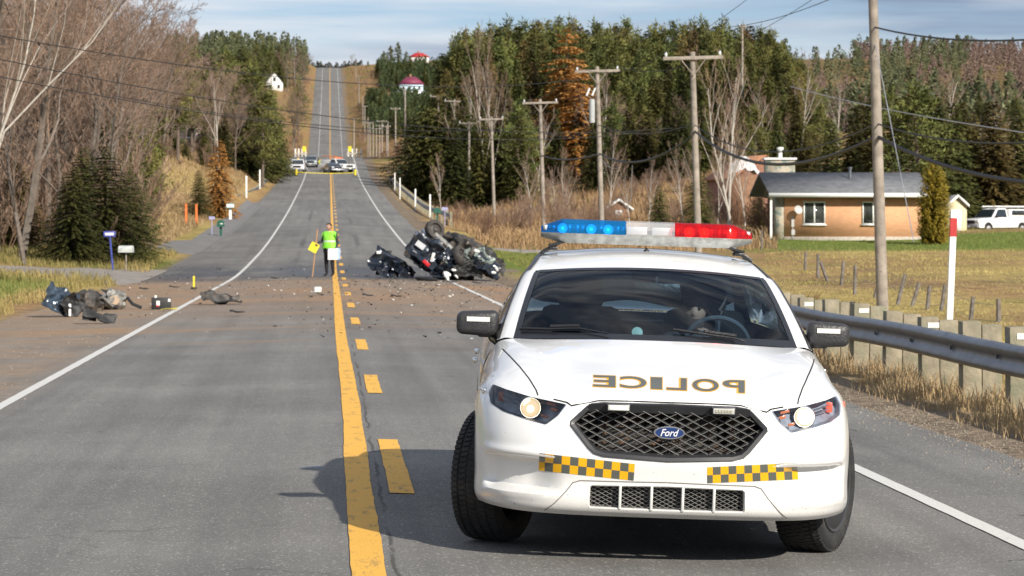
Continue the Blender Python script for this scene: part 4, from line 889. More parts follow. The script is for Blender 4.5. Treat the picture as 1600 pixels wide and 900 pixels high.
ylwdecal = mat('decal_yellow', (.80, .42, .01), .4, var=.05); grydecal = mat('decal_grey', (.10, .105, .09), .4, var=.08)
goldd = mat('decal_gold', (.50, .28, .06), .4)
cx_, cD = .752, 12.58
CARX, CARY = cx_ * CP + cD * SP, cD * CP - cx_ * SP
car = thing('police_car', (CARX, CARY, P(CARY) + crown(CARX)), 'white police sedan with a blue and red light bar, parked facing the camera', 'police car')
YAW = -PHI + math.atan(.004); ROLL = math.atan(.034)
car.rotation_euler = (0, ROLL, YAW)
Mcar = Matrix.Translation(car.location) @ car.rotation_euler.to_matrix().to_4x4(); Minv = Mcar.inverted()
def pray(px, py):
    """line of sight of photo pixel in car space"""
    o = Minv @ Vector((0, 0, EYE)); X, Y = W(px, 10); p = Minv @ Vector((X, Y, zp(py, 10))); return o, (p - o).normalized()
NET = [
[(0,.07,.245),(.25,.075,.245),(.5,.105,.245),(.68,.165,.247),(.79,.25,.25),(.870,.36,.255),(.922,.475,.26),(.941,.585,.265)],
[(0,.030,.27),(.25,.036,.27),(.5,.067,.27),(.682,.13,.272),(.803,.22,.275),(.889,.345,.28),(.937,.47,.285),(.952,.585,.29)],
[(0,.02,.42),(.25,.027,.42),(.5,.06,.42),(.685,.125,.42),(.81,.215,.42),(.895,.34,.42),(.942,.47,.42),(.957,.592,.42)],
[(0,0,.53),(.25,.01,.53),(.5,.045,.53),(.69,.115,.53),(.815,.21,.53),(.90,.335,.53),(.947,.475,.54),(.962,.628,.54)],
[(0,.01,.64),(.25,.02,.64),(.5,.06,.64),(.69,.13,.64),(.815,.225,.645),(.90,.35,.65),(.948,.50,.655),(.965,.70,.66)],
[(0,.03,.735),(.25,.04,.735),(.5,.085,.73),(.685,.165,.735),(.81,.27,.75),(.895,.40,.76),(.945,.57,.755),(.966,.82,.72)],
[(0,.065,.815),(.25,.075,.813),(.5,.13,.805),(.68,.225,.815),(.80,.34,.835),(.88,.49,.850),(.937,.70,.83),(.967,.98,.742)],
[(0,.14,.855),(.25,.155,.855),(.48,.215,.850),(.65,.33,.872),(.77,.47,.895),(.865,.65,.897),(.93,.86,.85),(.967,1.12,.715)],
[(0,.35,.905),(.25,.36,.906),(.47,.42,.905),(.64,.53,.930),(.76,.66,.948),(.86,.82,.932),(.93,1.0,.86),(.967,1.24,.645)],
[(0,.70,.978),(.25,.71,.977),(.47,.75,.970),(.64,.82,.990),(.76,.90,.998),(.86,1.0,.970),(.93,1.15,.88),(.965,1.33,.54)],
[(0,.98,1.043),(.25,.99,1.040),(.47,1.03,1.028),(.65,1.10,1.032),(.77,1.16,1.035),(.865,1.22,.998),(.935,1.31,.88),(.962,1.375,.42)],
[(0,1.16,1.083),(.25,1.18,1.078),(.48,1.24,1.064),(.67,1.33,1.052),(.80,1.38,1.047),(.875,1.40,1.01),(.94,1.42,.85),(.945,1.42,.27)]]
def cr_eval(P0, P1, P2, P3, k0, k1, k2, k3, t):
    """nonuniform Catmull-Rom between P1 and P2"""
    h = k2 - k1; m1 = ((P2 - P1) / h * (k1 - k0) + (P1 - P0) / (k1 - k0) * h) / (k2 - k0); m2 = ((P3 - P2) / (k3 - k2) * h + (P2 - P1) / h * (k3 - k2)) / (k3 - k1)
    return P1 * (2*t**3 - 3*t*t + 1) + m1 * h * (t**3 - 2*t*t + t) + P2 * (-2*t**3 + 3*t*t) + m2 * h * (t**3 - t*t)
class Patch:
    """smooth surface through a net of points; column 0 is on the mirror plane when sym"""
    def __init__(s, net, sym=True, post=None):
        s.n = [[Vector(p) for p in r] for r in net]; s.sym = sym; s.R = len(net); s.C = len(net[0]); s.post = post
        s.kc = [0]; s.kr = [0]
        for j in range(1, s.C): s.kc.append(s.kc[-1] + sum((r[j] - r[j - 1]).length for r in s.n) / s.R)
        for i in range(1, s.R): s.kr.append(s.kr[-1] + sum((s.n[i][j] - s.n[i - 1][j]).length for j in range(s.C)) / s.C)
    def row(s, r, u):
        j = min(int(u), s.C - 2); t = u - j; p, k = s.n[r], s.kc
        if j > 0: a, ka = p[j - 1], k[j - 1]
        elif s.sym: a, ka = Vector((-p[1].x, p[1].y, p[1].z)), k[0] - (k[1] - k[0])
        else: a, ka = p[0] * 2 - p[1], k[0] - (k[1] - k[0])
        if j + 2 < s.C: d, kd = p[j + 2], k[j + 2]
        else: d, kd = p[-1] * 2 - p[-2], k[-1] * 2 - k[-2]
        return cr_eval(a, p[j], p[j + 1], d, ka, k[j], k[j + 1], kd, t)
    def __call__(s, u, v):
        i = min(int(v), s.R - 2); t = v - i; q = [s.row(x, u) for x in (max(i - 1, 0), i, i + 1, min(i + 2, s.R - 1))]; k = s.kr
        if i == 0: q[0] = q[1] * 2 - q[2]; ka = k[0] - (k[1] - k[0])
        else: ka = k[i - 1]
        if i + 2 >= s.R: q[3] = q[2] * 2 - q[1]; kd = k[-1] * 2 - k[-2]
        else: kd = k[i + 2]
        p = cr_eval(*q, ka, k[i], k[i + 1], kd, t)
        return s.post(p) if s.post else p
    def sample(s, nu, nv):
        s.nu, s.nv = nu, nv; vs = [s((s.C - 1) * a / nu, (s.R - 1) * b / nv) for b in range(nv + 1) for a in range(nu + 1)]
        fs = [(b * (nu + 1) + a, b * (nu + 1) + a + 1, (b + 1) * (nu + 1) + a + 1, (b + 1) * (nu + 1) + a) for b in range(nv) for a in range(nu)]
        s.vs, s.fs = vs, fs; s.bvh = BVHTree.FromPolygons(vs, fs); return s
    def hit(s, o, d):
        p, n, i, dd = s.bvh.ray_cast(o, d)
        if p is None: return None
        if n.dot(d) > 0: n = -n
        return p, n, i
    def uv(s, o, d, refine=3):
        h = s.hit(o, d)
        if h is None: return None
        a, b = h[2] % s.nu, h[2] // s.nu; u, v = (a + .5) * (s.C - 1) / s.nu, (b + .5) * (s.R - 1) / s.nv
        for _ in range(6):      # Newton on the distance to the line
            p = s(u, v); e = 1e-3; pu = (s(min(u + e, s.C - 1), v) - s(min(u + e, s.C - 1) - e, v)) / e; pv = (s(u, min(v + e, s.R - 1)) - s(u, min(v + e, s.R - 1) - e)) / e
            r = o - p; r = r - d * r.dot(d); A = pu - d * pu.dot(d); B = pv - d * pv.dot(d); aa, bb, ab = A.dot(A), B.dot(B), A.dot(B); det = aa * bb - ab * ab
            if abs(det) < 1e-12: break
            u = min(max(u + (r.dot(A) * bb - r.dot(B) * ab) / det, 0), s.C - 1); v = min(max(v + (r.dot(B) * aa - r.dot(A) * ab) / det, 0), s.R - 1)
        return u, v
def sculpt(p):
    """the recessed pocket low on each side of the bumper, and the shelf line above it"""
    x, y, z = abs(p.x), p.y, p.z
    if y < .6 and z < .62 and x > .4:
        k = smooth(.50, .70, x) * smooth(.92, .86, x) * smooth(.345, .375, z) * smooth(.525, .505, z)
        lip = smooth(.45, .7, x) * smooth(.94, .88, x) * math.exp(-((z - .545) / .02) ** 2)
        lip2 = smooth(.45, .7, x) * smooth(.94, .88, x) * math.exp(-((z - .335) / .018) ** 2)
        p = p + Vector((-.02 if p.x > 0 else .02, .065, 0)) * k - Vector((-.004 if p.x > 0 else .004, .010, 0)) * (lip + lip2)
    return p
FP = Patch(NET, True, sculpt).sample(140, 180)
def inpoly(p, poly):
    x, y = p; c = False; n = len(poly)
    for i in range(n):
        (x0, y0), (x1, y1) = poly[i], poly[i - 1]
        if (y0 > y) != (y1 > y) and x < (x1 - x0) * (y - y0) / (y1 - y0) + x0: c = not c
    return c
def dens(poly, step):
    out = []
    for i in range(len(poly)):
        a, b = Vector(poly[i]), Vector(poly[(i + 1) % len(poly)]); n = max(1, int((b - a).length / step)); out += [tuple(a.lerp(b, k / n)) for k in range(n)]
    return out
def rnd_poly(poly, r, n=4):
    """round the corners of a polygon"""
    out = []; m = len(poly)
    for i in range(m):
        p, a, b = Vector(poly[i]), Vector(poly[i - 1]), Vector(poly[(i + 1) % m]); ra = min(r, (a - p).length * .45); rb = min(r, (b - p).length * .45)
        q0, q1 = p + (a - p).normalized() * ra, p + (b - p).normalized() * rb
        for k in range(n + 1): t = k / n; out.append(tuple(q0 * (1 - t) ** 2 + p * 2 * t * (1 - t) + q1 * t * t))
    return out
def xz(x, z, patch=FP):    # straight-on projection from the front onto the patch, in car space
    return patch.uv(Vector((x, -3, z)), Vector((0, 1, 0)))
def px_uv(px, py, patch=FP):
    o, d = pray(px, py)
    h = patch.hit(o, d)
    if h is None:       # mirror into the +x half
        o = Vector((-o.x, o.y, o.z)); d = Vector((-d.x, d.y, d.z))
    return patch.uv(o, d)
# outlines (measured on the photograph's left lamp, mirrored)
HEAD_PX = [(770, 600), (790, 608), (830, 620), (886, 632), (872, 650), (853, 664), (820, 655), (785, 643), (766, 630), (763, 612)]
head = [u for u in (px_uv(*p) for p in dens(rnd_poly(HEAD_PX, 3, 3), 8)) if u]
g_xz = [(0, .812), (.33, .808), (.405, .795), (.492, .700), (.475, .665), (.385, .570), (.33, .545), (0, .528)]
half_g = [xz(x, z) for x, z in dens(rnd_poly(g_xz[:] , .02, 3), .03) if x >= -1e-6]
GR_OUT = [(0.0, .812)] + [(.33, .808), (.385, .800), (.41, .786), (.488, .710), (.490, .690), (.40, .583), (.37, .556), (.32, .542)] + [(0.0, .528)]
LOW = [(0.0, .407), (.372, .400), (.384, .390), (.386, .298), (.378, .288), (0.0, .286)]
def curve_uv(pts, step=.02, close_axis=True):
    out = []
    for a, b in zip(pts, pts[1:]):
        a, b = Vector(a), Vector(b); n = max(1, int((b - a).length / step))
        for k in range(n): q = a.lerp(b, k / n); out.append(xz(max(q.x, 1e-4), q.y))
    out.append(xz(max(pts[-1][0], 1e-4), pts[-1][1]))
    out[0] = (0.0, out[0][1]); out[-1] = (0.0, out[-1][1]); return out
grille = curve_uv(GR_OUT); low = curve_uv(LOW)
# hood: bounded by leading edge, and the seam from lamp to windshield base
seam_px = [(842, 622), (838, 610), (827, 592), (812, 573), (798, 558), (785, 545)]
seam = [px_uv(*p) for p in dens(seam_px, 9) if True][:]
seam = [px_uv(*p) for p in [tuple(Vector(a).lerp(Vector(b), k / 3)) for a, b in zip(seam_px, seam_px[1:]) for k in range(3)] + [seam_px[-1]]]
lead = [(0.0, 6.02)] + [(u, 6.02 + .02 * u) for u in (.5, 1, 1.4)] + [px_uv(893, 634), px_uv(886, 629), px_uv(865, 624)]
hood_poly = lead + seam + [(seam[-1][0] + .05, 11.0), (0.0, 11.0)]
pts, edges = [], []
NU, NV = 84, 110
def addpoly(poly):
    b = len(pts); pts.extend([Vector((p[0], p[1])) for p in poly]); edges.extend([(b + i, b + (i + 1) % len(poly)) for i in range(len(poly))])
for poly in (head, grille, low, hood_poly): addpoly(poly)
allp = [Vector(q) for poly in (head, grille, low, hood_poly) for q in dens(poly, .05)]
from mathutils.kdtree import KDTree
kd = KDTree(len(allp)); [kd.insert((q.x, q.y, 0), i) for i, q in enumerate(allp)]; kd.balance()
for a in range(NU + 1):
    for b_ in range(NV + 1):
        u, v = (FP.C - 1) * a / NU, (FP.R - 1) * b_ / NV
        if 0 < a < NU and 0 < b_ < NV and kd.find((u, v, 0))[2] < .028: continue
        pts.append(Vector((u, v)))
rv, re_, rf, _, _, _ = delaunay_2d_cdt(pts, edges, [], 0, 1e-5)
cls = {'body': [], 'hood': [], 'lens': []}
for f in rf:
    c = sum((rv[i] for i in f), Vector((0, 0))) / len(f); q = (c.x, c.y)
    if inpoly(q, grille) or inpoly(q, low): continue
    cls['lens' if inpoly(q, head) else ('hood' if inpoly(q, hood_poly) else 'body')].append(f)
P3 = [FP(min(max(v.x, 0), FP.C - 1), min(max(v.y, 0), FP.R - 1)) for v in rv]
def emit(mb, fs, P3, m=0, mirror=True, off=0):
    for s in ((1, -1) if mirror else (1,)):
        ids = {}; vs = []; out = []
        for f in fs:
            ff = []
            for i in f:
                if i not in ids: ids[i] = len(vs); p = P3[i]; vs.append(Vector((p.x * s, p.y, p.z)))
                ff.append(ids[i])
            out.append(tuple(ff) if s == 1 else tuple(ff[::-1]))
        mb.add(vs, out, m)
def weld(o, d=1e-5):
    bm = bmesh.new(); bm.from_mesh(o.data); bmesh.ops.remove_doubles(bm, verts=bm.verts, dist=d); bmesh.ops.recalc_face_normals(bm, faces=bm.faces)
    bm.to_mesh(o.data); bm.free(); o.data.update(); return o
body = MB(); emit(body, cls['body'], P3)
hood = MB(); emit(hood, cls['hood'], P3)
ho = weld(hood.build('hood', paint, car, angle=60))
# --- sides, roof and tail
SIDE = [[(.875,1.40,1.01),(.915,1.41,.95),(.945,1.42,.85),(.952,1.42,.62),(.945,1.42,.27)],
        [(.905,1.7,1.02),(.935,1.7,.955),(.955,1.7,.85),(.962,1.7,.62),(.945,1.7,.25)],
        [(.915,2.3,1.03),(.945,2.3,.965),(.962,2.3,.86),(.966,2.3,.62),(.945,2.3,.25)],
        [(.912,3.0,1.045),(.945,3.0,.975),(.965,3.0,.87),(.968,3.0,.62),(.945,3.0,.25)],
        [(.90,3.40,1.055),(.940,3.40,.98),(.965,3.40,.88),(.968,3.41,.62),(.945,3.42,.26)]]
def simple(net, nu, nv, sym=False): return Patch(net, sym).sample(nu, nv)
def both(mb, patch, m=0):
    for s in (1, -1): mb.add([Vector((p.x * s, p.y, p.z)) for p in patch.vs], [f if s == 1 else f[::-1] for f in patch.fs], m)
SD = simple(SIDE, 10, 24); both(body, SD)
yr = 3.85
REAR = [[(0,5.06,.28),(.4,5.04,.28),(.7,4.95,.28),(.86,4.78,.28),(.92,4.5,.28),(.935,4.25,.28)],
        [(0,5.15,.45),(.4,5.13,.45),(.7,5.03,.45),(.88,4.82,.45),(.945,4.5,.45),(.96,4.235,.44)],
        [(0,5.15,.62),(.4,5.13,.62),(.7,5.03,.62),(.88,4.82,.63),(.945,4.5,.64),(.965,4.14,.62)],
        [(0,5.08,.85),(.4,5.06,.85),(.7,4.96,.86),(.87,4.75,.86),(.94,4.4,.83),(.967,3.98,.718)],
        [(0,5.04,1.05),(.4,5.01,1.05),(.66,4.9,1.05),(.82,4.66,1.04),(.92,4.25,.95),(.967,3.85,.74)],
        [(0,4.80,1.11),(.4,4.78,1.105),(.62,4.7,1.10),(.79,4.45,1.09),(.91,4.0,.97),(.967,3.70,.71)],
        [(0,4.45,1.125),(.4,4.45,1.12),(.62,4.42,1.11),(.80,4.2,1.09),(.925,3.72,.975),(.967,3.56,.62)],
        [(0,4.30,1.13),(.4,4.30,1.125),(.66,4.2,1.115),(.84,3.85,1.07),(.94,3.42,.98),(.966,3.45,.42)],
        [(0,4.28,1.13),(.4,4.28,1.12),(.68,4.1,1.11),(.90,3.40,1.055),(.94,3.40,.98),(.945,3.42,.26)]]
RP = simple(REAR, 40, 56, True); both(body, RP)
def trow(c, g, w, fr=(0, .35, .7)):
    """c centre (y,z); g glass edge; w outer rail"""
    return [(f * g[0], c[0] + (g[1] - c[0]) * f * f, c[1] + (g[2] - c[1]) * f * f) for f in fr] + [g, ((g[0] + w[0]) / 2, (g[1] + w[1]) / 2, (g[2] + w[2]) / 2 + .008), w]
TOPN = [trow((1.12,1.072), (.775,1.40,1.052), (.865,1.46,1.035)),
        trow((1.40,1.195), (.742,1.62,1.175), (.830,1.68,1.150)),
        trow((1.72,1.330), (.700,1.88,1.305), (.782,1.94,1.280)),
        trow((2.03,1.448), (.655,2.15,1.412), (.728,2.20,1.390)),
        trow((2.16,1.490), (.630,2.27,1.450), (.695,2.31,1.425)),
        trow((2.60,1.545), (.600,2.65,1.502), (.660,2.66,1.470)),
        trow((3.10,1.552), (.590,3.12,1.508), (.650,3.12,1.474)),
        trow((3.50,1.520), (.600,3.50,1.472), (.662,3.50,1.440)),
        trow((3.72,1.478), (.615,3.70,1.425), (.685,3.70,1.395)),
        trow((4.02,1.330), (.670,3.95,1.285), (.755,3.95,1.250)),
        trow((4.34,1.142), (.720,4.22,1.120), (.830,4.20,1.095))]
TP = simple(TOPN, 60, 100, True)
parts = {'glass': [], 'roof': [], 'back': []}
for f in TP.fs:
    i = f[0]; u = (i % 61) / 60 * 5; v = (i // 61) / 100 * 10
    parts['glass' if u < 2.99 and v < 2.99 else ('back' if u < 2.99 and v > 8.0 else 'roof')].append(f)
rf_ = MB(); emit(rf_, parts['roof'], TP.vs); roof = weld(rf_.build('roof', paint, car, angle=50))
gl = MB(); emit(gl, parts['glass'], TP.vs); wsh = weld(gl.build('windshield', glassd, car, angle=80))
gl = MB(); emit(gl, parts['back'], TP.vs); weld(gl.build('rear_window', glassmat('rear_glass', (.62, .72, .70), ior=1.4), car, angle=80))
# black frit border and rubber along the glass, black ditch strips on the roof
def ribbon(mb, pts3, w, nrm=None, off=.003, m=0):
    rows = []
    for i, p in enumerate(pts3):
        d = (pts3[min(i + 1, len(pts3) - 1)] - pts3[max(i - 1, 0)]).normalized(); n = nrm[i] if isinstance(nrm, list) else nrm; s = d.cross(n).normalized(); rows.append([p - s * w / 2 + n * off, p + s * w / 2 + n * off])
    mb.grid(rows, m)
def patch_n(p, u, v, e=.01):
    a = p(min(u + e, p.C - 1), v) - p(max(u - e, 0), v); b = p(u, min(v + e, p.R - 1)) - p(u, max(v - e, 0)); n = a.cross(b).normalized(); return n
def onpatch(mb, patch, uvs, w, off=.003, m=0, inv=1, mirror=True):
    p3 = [patch(*q) for q in uvs]; ns = [patch_n(patch, *q) * inv for q in uvs]
    for s in ((1, -1) if mirror else (1,)):
        ribbon(mb, [Vector((p.x * s, p.y, p.z)) for p in p3], w, [Vector((n.x * s, n.y, n.z)) for n in ns], off, m)
sg = 1 if patch_n(TP, 1, 4).z > 0 else -1; sf = 1 if patch_n(FP, 1, 3).y < 0 else -1
mb = MB(); onpatch(mb, TP, [(2.93, v / 10) for v in range(0, 30)], .034, .002, inv=sg); onpatch(mb, TP, [(u / 10, 2.94) for u in range(0, 30)], .04, .002, inv=sg); onpatch(mb, TP, [(u / 10, .12) for u in range(0, 30)], .07, .002, inv=sg)
mb.build('windshield_seal', mat('black_frit', (.012, .013, .016), .25), wsh)
mb = MB(); onpatch(mb, TP, [(4.1, 3.05 + v / 5) for v in range(0, 26)], .032, .004, inv=sg); onpatch(mb, TP, [(4.75, v / 5) for v in range(0, 46)], .018, .004, inv=sg); mb.build('roof_strip', trim, roof)
mb = MB(); onpatch(mb, FP, seam[1:], .007, .0012, inv=sf); onpatch(mb, FP, lead[1:], .009, .0012, inv=sf); onpatch(mb, FP, [(0, 6.02), (.5, 6.03)], .009, .0012, inv=sf); mb.build('panel_gap', mat('gap_black', (.006, .006, .006), .9), ho)
# cowl between hood and glass
mb = MB(); rows = [[FP(u, 10.93) + Vector((0, .0, -.004)), FP(u, 11) + Vector((0, .05, -.015)), FP(u, 11) + Vector((0, .14, -.01))] for u in [x * .2 for x in range(0, 23)]]
mb.grid(rows); mb.grid([[Vector((-p.x, p.y, p.z)) for p in r] for r in rows]); mb.build('cowl', trim, car)
# side glass, pillars
BELT = [(1.52, .868, 1.022), (1.75, .895, 1.03), (2.3, .905, 1.04), (3.0, .905, 1.05), (3.5, .89, 1.065), (3.95, .85, 1.09), (4.2, .832, 1.093)]
sgm, plm = MB(), MB()
for s in (1, -1):
    rows = []
    for k in range(40):
        Y = 1.5 + 2.65 * k / 39; bx = lerp_tab(Y, [b[0] for b in BELT], [b[1] for b in BELT]); bz = lerp_tab(Y, [b[0] for b in BELT], [b[2] for b in BELT])
        ry_, rx, rz_ = [r[-1][1] for r in TOPN], [r[-1][0] for r in TOPN], [r[-1][2] for r in TOPN]
        tx, tz = lerp_tab(Y, ry_, rx), lerp_tab(Y, ry_, rz_)
        rows.append([Vector((s * (bx + (tx - bx) * q + .012 * math.sin(q * 3.14)), Y, bz + (tz - bz) * q)) for q in (0, .25, .5, .75, 1)])
    sgm.grid([r for r in rows])
    for a, b_ in ((15, 17), (29, 31)): plm.grid([[p + Vector((s * .004, 0, 0)) for p in r] for r in rows[a:b_]])
    plm.grid([[r[0] + Vector((s * .006, 0, -.012)), r[0] + Vector((s * .006, 0, .012))] for r in rows])
sgo = sgm.build('side_window', sideg, car, angle=60); plm.build('pillar', trim, sgo)
bo = weld(body.build('body', paint, car, angle=42), 1e-4)
# wheel arch inners, floor
mb = MB()
for yc in (.98, 3.85):
    for s in (1, -1):
        A = []
        for k in range(15):
            a = math.pi * (k / 14 * 1.08 - .04); A.append([Vector((s * .955, yc - math.cos(a) * .405, .34 + math.sin(a) * .405)), Vector((s * .60, yc - math.cos(a) * .405, .34 + math.sin(a) * .405))])
        mb.grid(A); mb.add([r[1] for r in A] + [Vector((s * .60, yc, .3))], [(k, k + 1, 15) for k in range(14)])
mb.box((0, 2.6, .27), (1.85, 1.7, .04)); mb.box((0, .75, .30), (1.18, 1.1, .06)); mb.box((0, 4.4, .30), (1.18, .9, .06)); mb.box((0, .52, .55), (1.15, .03, .45))
mb.build('underbody', innerd, car)
# --- grille
lat = mat('grille_wire', (.24, .235, .225), .45, .4); frame_m = mat('grille_frame', (.035, .036, .04), .4)
gpoly = [(x, z) for x, z in GR_OUT] ; gfull = [(x, z) for x, z in gpoly] + [(-x, z) for x, z in gpoly[::-1] if x > 0]
def plan(x): x = abs(x); return lerp_tab(x, [0, .25, .5, .69, .8], [0, .01, .045, .115, .2])
def inset_poly(poly, d):
    c = Vector((sum(p[0] for p in poly) / len(poly), sum(p[1] for p in poly) / len(poly))); n = len(poly); out = []
    ar = sum(poly[i][0] * poly[(i + 1) % n][1] - poly[(i + 1) % n][0] * poly[i][1] for i in range(n)); sgn = 1 if ar > 0 else -1
    for i in range(n):
        a, p, b = Vector(poly[i - 1]), Vector(poly[i]), Vector(poly[(i + 1) % n]); e1, e2 = (p - a).normalized(), (b - p).normalized(); n1, n2 = Vector((-e1.y, e1.x)) * sgn, Vector((-e2.y, e2.x)) * sgn; q = (n1 + n2); q = q.normalized() if q.length > 1e-6 else n1
        out.append(tuple(p + q * d / max(.5, q.dot(n1))))
    return out
gd = dens(gfull, .04)
def frame_ring(mb, loops, m=0):
    for A, B in zip(loops, loops[1:]):
        n = len(A); vs = A + B; mb.add(vs, [(i, (i + 1) % n, n + (i + 1) % n, n + i) for i in range(n)], m)
def surf_y(x, z): 
    q = xz(max(abs(x), 1e-4), z); return FP(*q).y if q else plan(x)
L0 = [Vector((x, surf_y(x, z) - .001, z)) for x, z in gd]; i1 = inset_poly(gd, .006); i2 = inset_poly(gd, .022); i3 = inset_poly(gd, .030)
mb = MB(); frame_ring(mb, [L0, [Vector((x, p.y - .012, z)) for (x, z), p in zip(i1, L0)], [Vector((x, p.y - .008, z)) for (x, z), p in zip(i2, L0)], [Vector((x, p.y + .045, z)) for (x, z), p in zip(i3, L0)], [Vector((x, p.y + .16, z)) for (x, z), p in zip(i3, L0)]])
gro = mb.build('grille', frame_m, car, angle=40)
# top bar of the grille
mb = MB(); mb.grid([[Vector((x, plan(x) + .055 - .0, .762 - .012 * abs(x))), Vector((x, plan(x) + .03, .798))] for x in [(-.40 + .8 * k / 16) for k in range(17)]]); mb.build('upper_bar', frame_m, gro)
def lattice(mb, poly, dy, w, h, r, bot, off=0):
    ip = poly; L = []
    xs = [p[0] for p in ip]; zs = [p[1] for p in ip]; x0, x1, z0, z1 = min(xs), max(xs), min(zs), max(zs); sl = h / w
    for sgn in (1, -1):
        c = -3.0
        while c < 3:
            seg = []; steps = 160
            for k in range(steps + 1):
                x = x0 + (x1 - x0) * k / steps; z = bot + sgn * sl * x + c
                if inpoly((x, z), ip): seg.append(Vector((x, plan(x) + dy + (.002 if sgn > 0 else -.002), z)))
                else:
                    if len(seg) > 2: mb.tube(seg[::4] + [seg[-1]], r, 4, cap=False)
                    seg = []
            if len(seg) > 2: mb.tube(seg[::4] + [seg[-1]], r, 4, cap=False)
            c += h
mb = MB(); lattice(mb, inset_poly(gd, .028), .05, .079, .040, .0019, .665); mb.build('grille_mesh', lat, gro)
mb = MB(); lattice(mb, inset_poly(gd, .028), .075, .079, .040, .0035, .668); mb.build('inner_mesh', innerd, gro)
# radiator parts seen behind
radm = mat('radiator', (.06, .055, .05), .6, .3, bump=.8, bscale=90, var=.5, scale=20, dirt=(.14, .08, .05), dscale=14, dlo=.5, dhi=.6)
mb = MB(); mb.box((-.13, .21, .62), (.42, .03, .13)); mb.box((.14, .19, .70), (.22, .03, .15), bev=.01); mb.box((0, .24, .55), (.9, .03, .06)); mb.box((.37, .2, .69), (.12, .04, .12), bev=.01); mb.box((.12, .20, .60), (.3, .02, .05), .2); mb.box((0, .3, .6), (1.1, .02, .5)); mb.build('radiator', radm, gro)
# badge
def ellipse(a, b_, n=40): return [(a * math.cos(2 * math.pi * k / n), b_ * math.sin(2 * math.pi * k / n)) for k in range(n)]
bz = .672
mb = MB()
for a, b_, yy, mi in ((.077, .032, .020, 0), (.073, .0285, .014, 0), (.070, .026, .012, 1)):
    mb.prism([Vector((x, 0, z + bz)) for x, z in ellipse(a, b_)], (0, yy + .03, 0), (0, yy, 0), mi)
badge = mb.build('badge', [chrome, mat('badge_blue', (.01, .035, .14), .2, coat=1)], gro, angle=30)
def text_mesh(txt, offset=0.0, shear=0.0, bold=0.0, space=1.0):
    cu = bpy.data.curves.new('text', 'FONT'); cu.body = txt; cu.align_x = 'CENTER'; cu.align_y = 'CENTER'; cu.offset = bold; cu.shear = shear; cu.space_character = space; cu.resolution_u = 5
    o = bpy.data.objects.new('text', cu); COL.objects.link(o); dg = bpy.context.evaluated_depsgraph_get(); me = bpy.data.meshes.new_from_object(o.evaluated_get(dg))
    vs = [v.co.copy() for v in me.vertices]; fs = [tuple(p.vertices) for p in me.polygons]; bpy.data.objects.remove(o); bpy.data.curves.remove(cu); bpy.data.meshes.remove(me)
    x0, x1 = min(v.x for v in vs), max(v.x for v in vs); y0, y1 = min(v.y for v in vs), max(v.y for v in vs)
    return [Vector(((v.x - x0) / (x1 - x0), (v.y - y0) / (y1 - y0))) for v in vs], fs
vs, fs = text_mesh('Ford', shear=.35, bold=.008)
mb = MB(); mb.add([Vector((-.044 + .090 * v.x, .0105, bz - .017 + .035 * v.y)) for v in vs], fs); mb.build('lettering', mat('lettering_silver', (.8, .8, .8), .3), badge, angle=0)
# grille lights
ledw = mat('led_lit', (.9, .9, .85), .3, emis=(1, .97, .9), estr=2.2); ledoff = mat('led_lens', (.42, .40, .33), .3)
for sx, lit in ((-.255, 1), (.262, 0)):
    mb = MB(); mb.box((sx, plan(sx) + .005, .789), (.114, .05, .036), bev=.004); q = mb.build('grille_light', frame_m, gro)
    mb = MB()
    mb.box((sx, plan(sx) - .022, .7885), (.104, .006, .027), bev=.002, m=1)
    for k in range(6): mb.box((sx - .036 + .0145 * k, plan(sx) - .026, .7885), (.011, .006, .013), m=0)
    mb.build('lamp', [ledw if lit else ledoff, mat('led_housing', (.5, .5, .47), .25)], q)
# --- lower grille insert
lfull = [(x, z) for x, z in LOW] + [(-x, z) for x, z in LOW[::-1] if x > 0]; ld = dens(lfull, .03)
L0 = [Vector((x, surf_y(x, z), z)) for x, z in ld]; i1 = inset_poly(ld, .006)
mb = MB(); frame_ring(mb, [L0, [Vector((x, p.y + .012, z)) for (x, z), p in zip(i1, L0)], [Vector((x, p.y + .10, z)) for (x, z), p in zip(i1, L0)]])
lgo = mb.build('lower_grille', paint, car, angle=40)
for sx in (-.24, -.08, .08, .24): mb = MB(); mb.box((sx * .965, plan(sx) + .033, .345), (.013, .05, .118), bev=.003); mb.build('divider', mat('divider_grey_white', (.6, .6, .58), .4), lgo)
mb = MB(); lattice(mb, inset_poly(ld, .004), .055, .040, .020, .0016, .357); mb.build('grille_mesh', lat, lgo)
mb = MB(); mb.box((0, .20, .36), (.86, .02, .16)); mb.build('radiator', innerd, lgo)
# insert seams
mb = MB()
tr = [(.60, .262), (.555, .300), (.50, .36), (.465, .408), (.43, .42), (0.0, .427)]
sm_uv = [xz(max(a, 1e-3), b_) for a, b_ in [tuple(Vector(p).lerp(Vector(q), k / 8)) for p, q in zip(tr, tr[1:]) for k in range(9)]]; onpatch(mb, FP, [q for q in sm_uv if q], .0045, .0022, inv=sf); mb.build('insert_seam', mat('seam_grey', (.16, .15, .14), .8), bo)
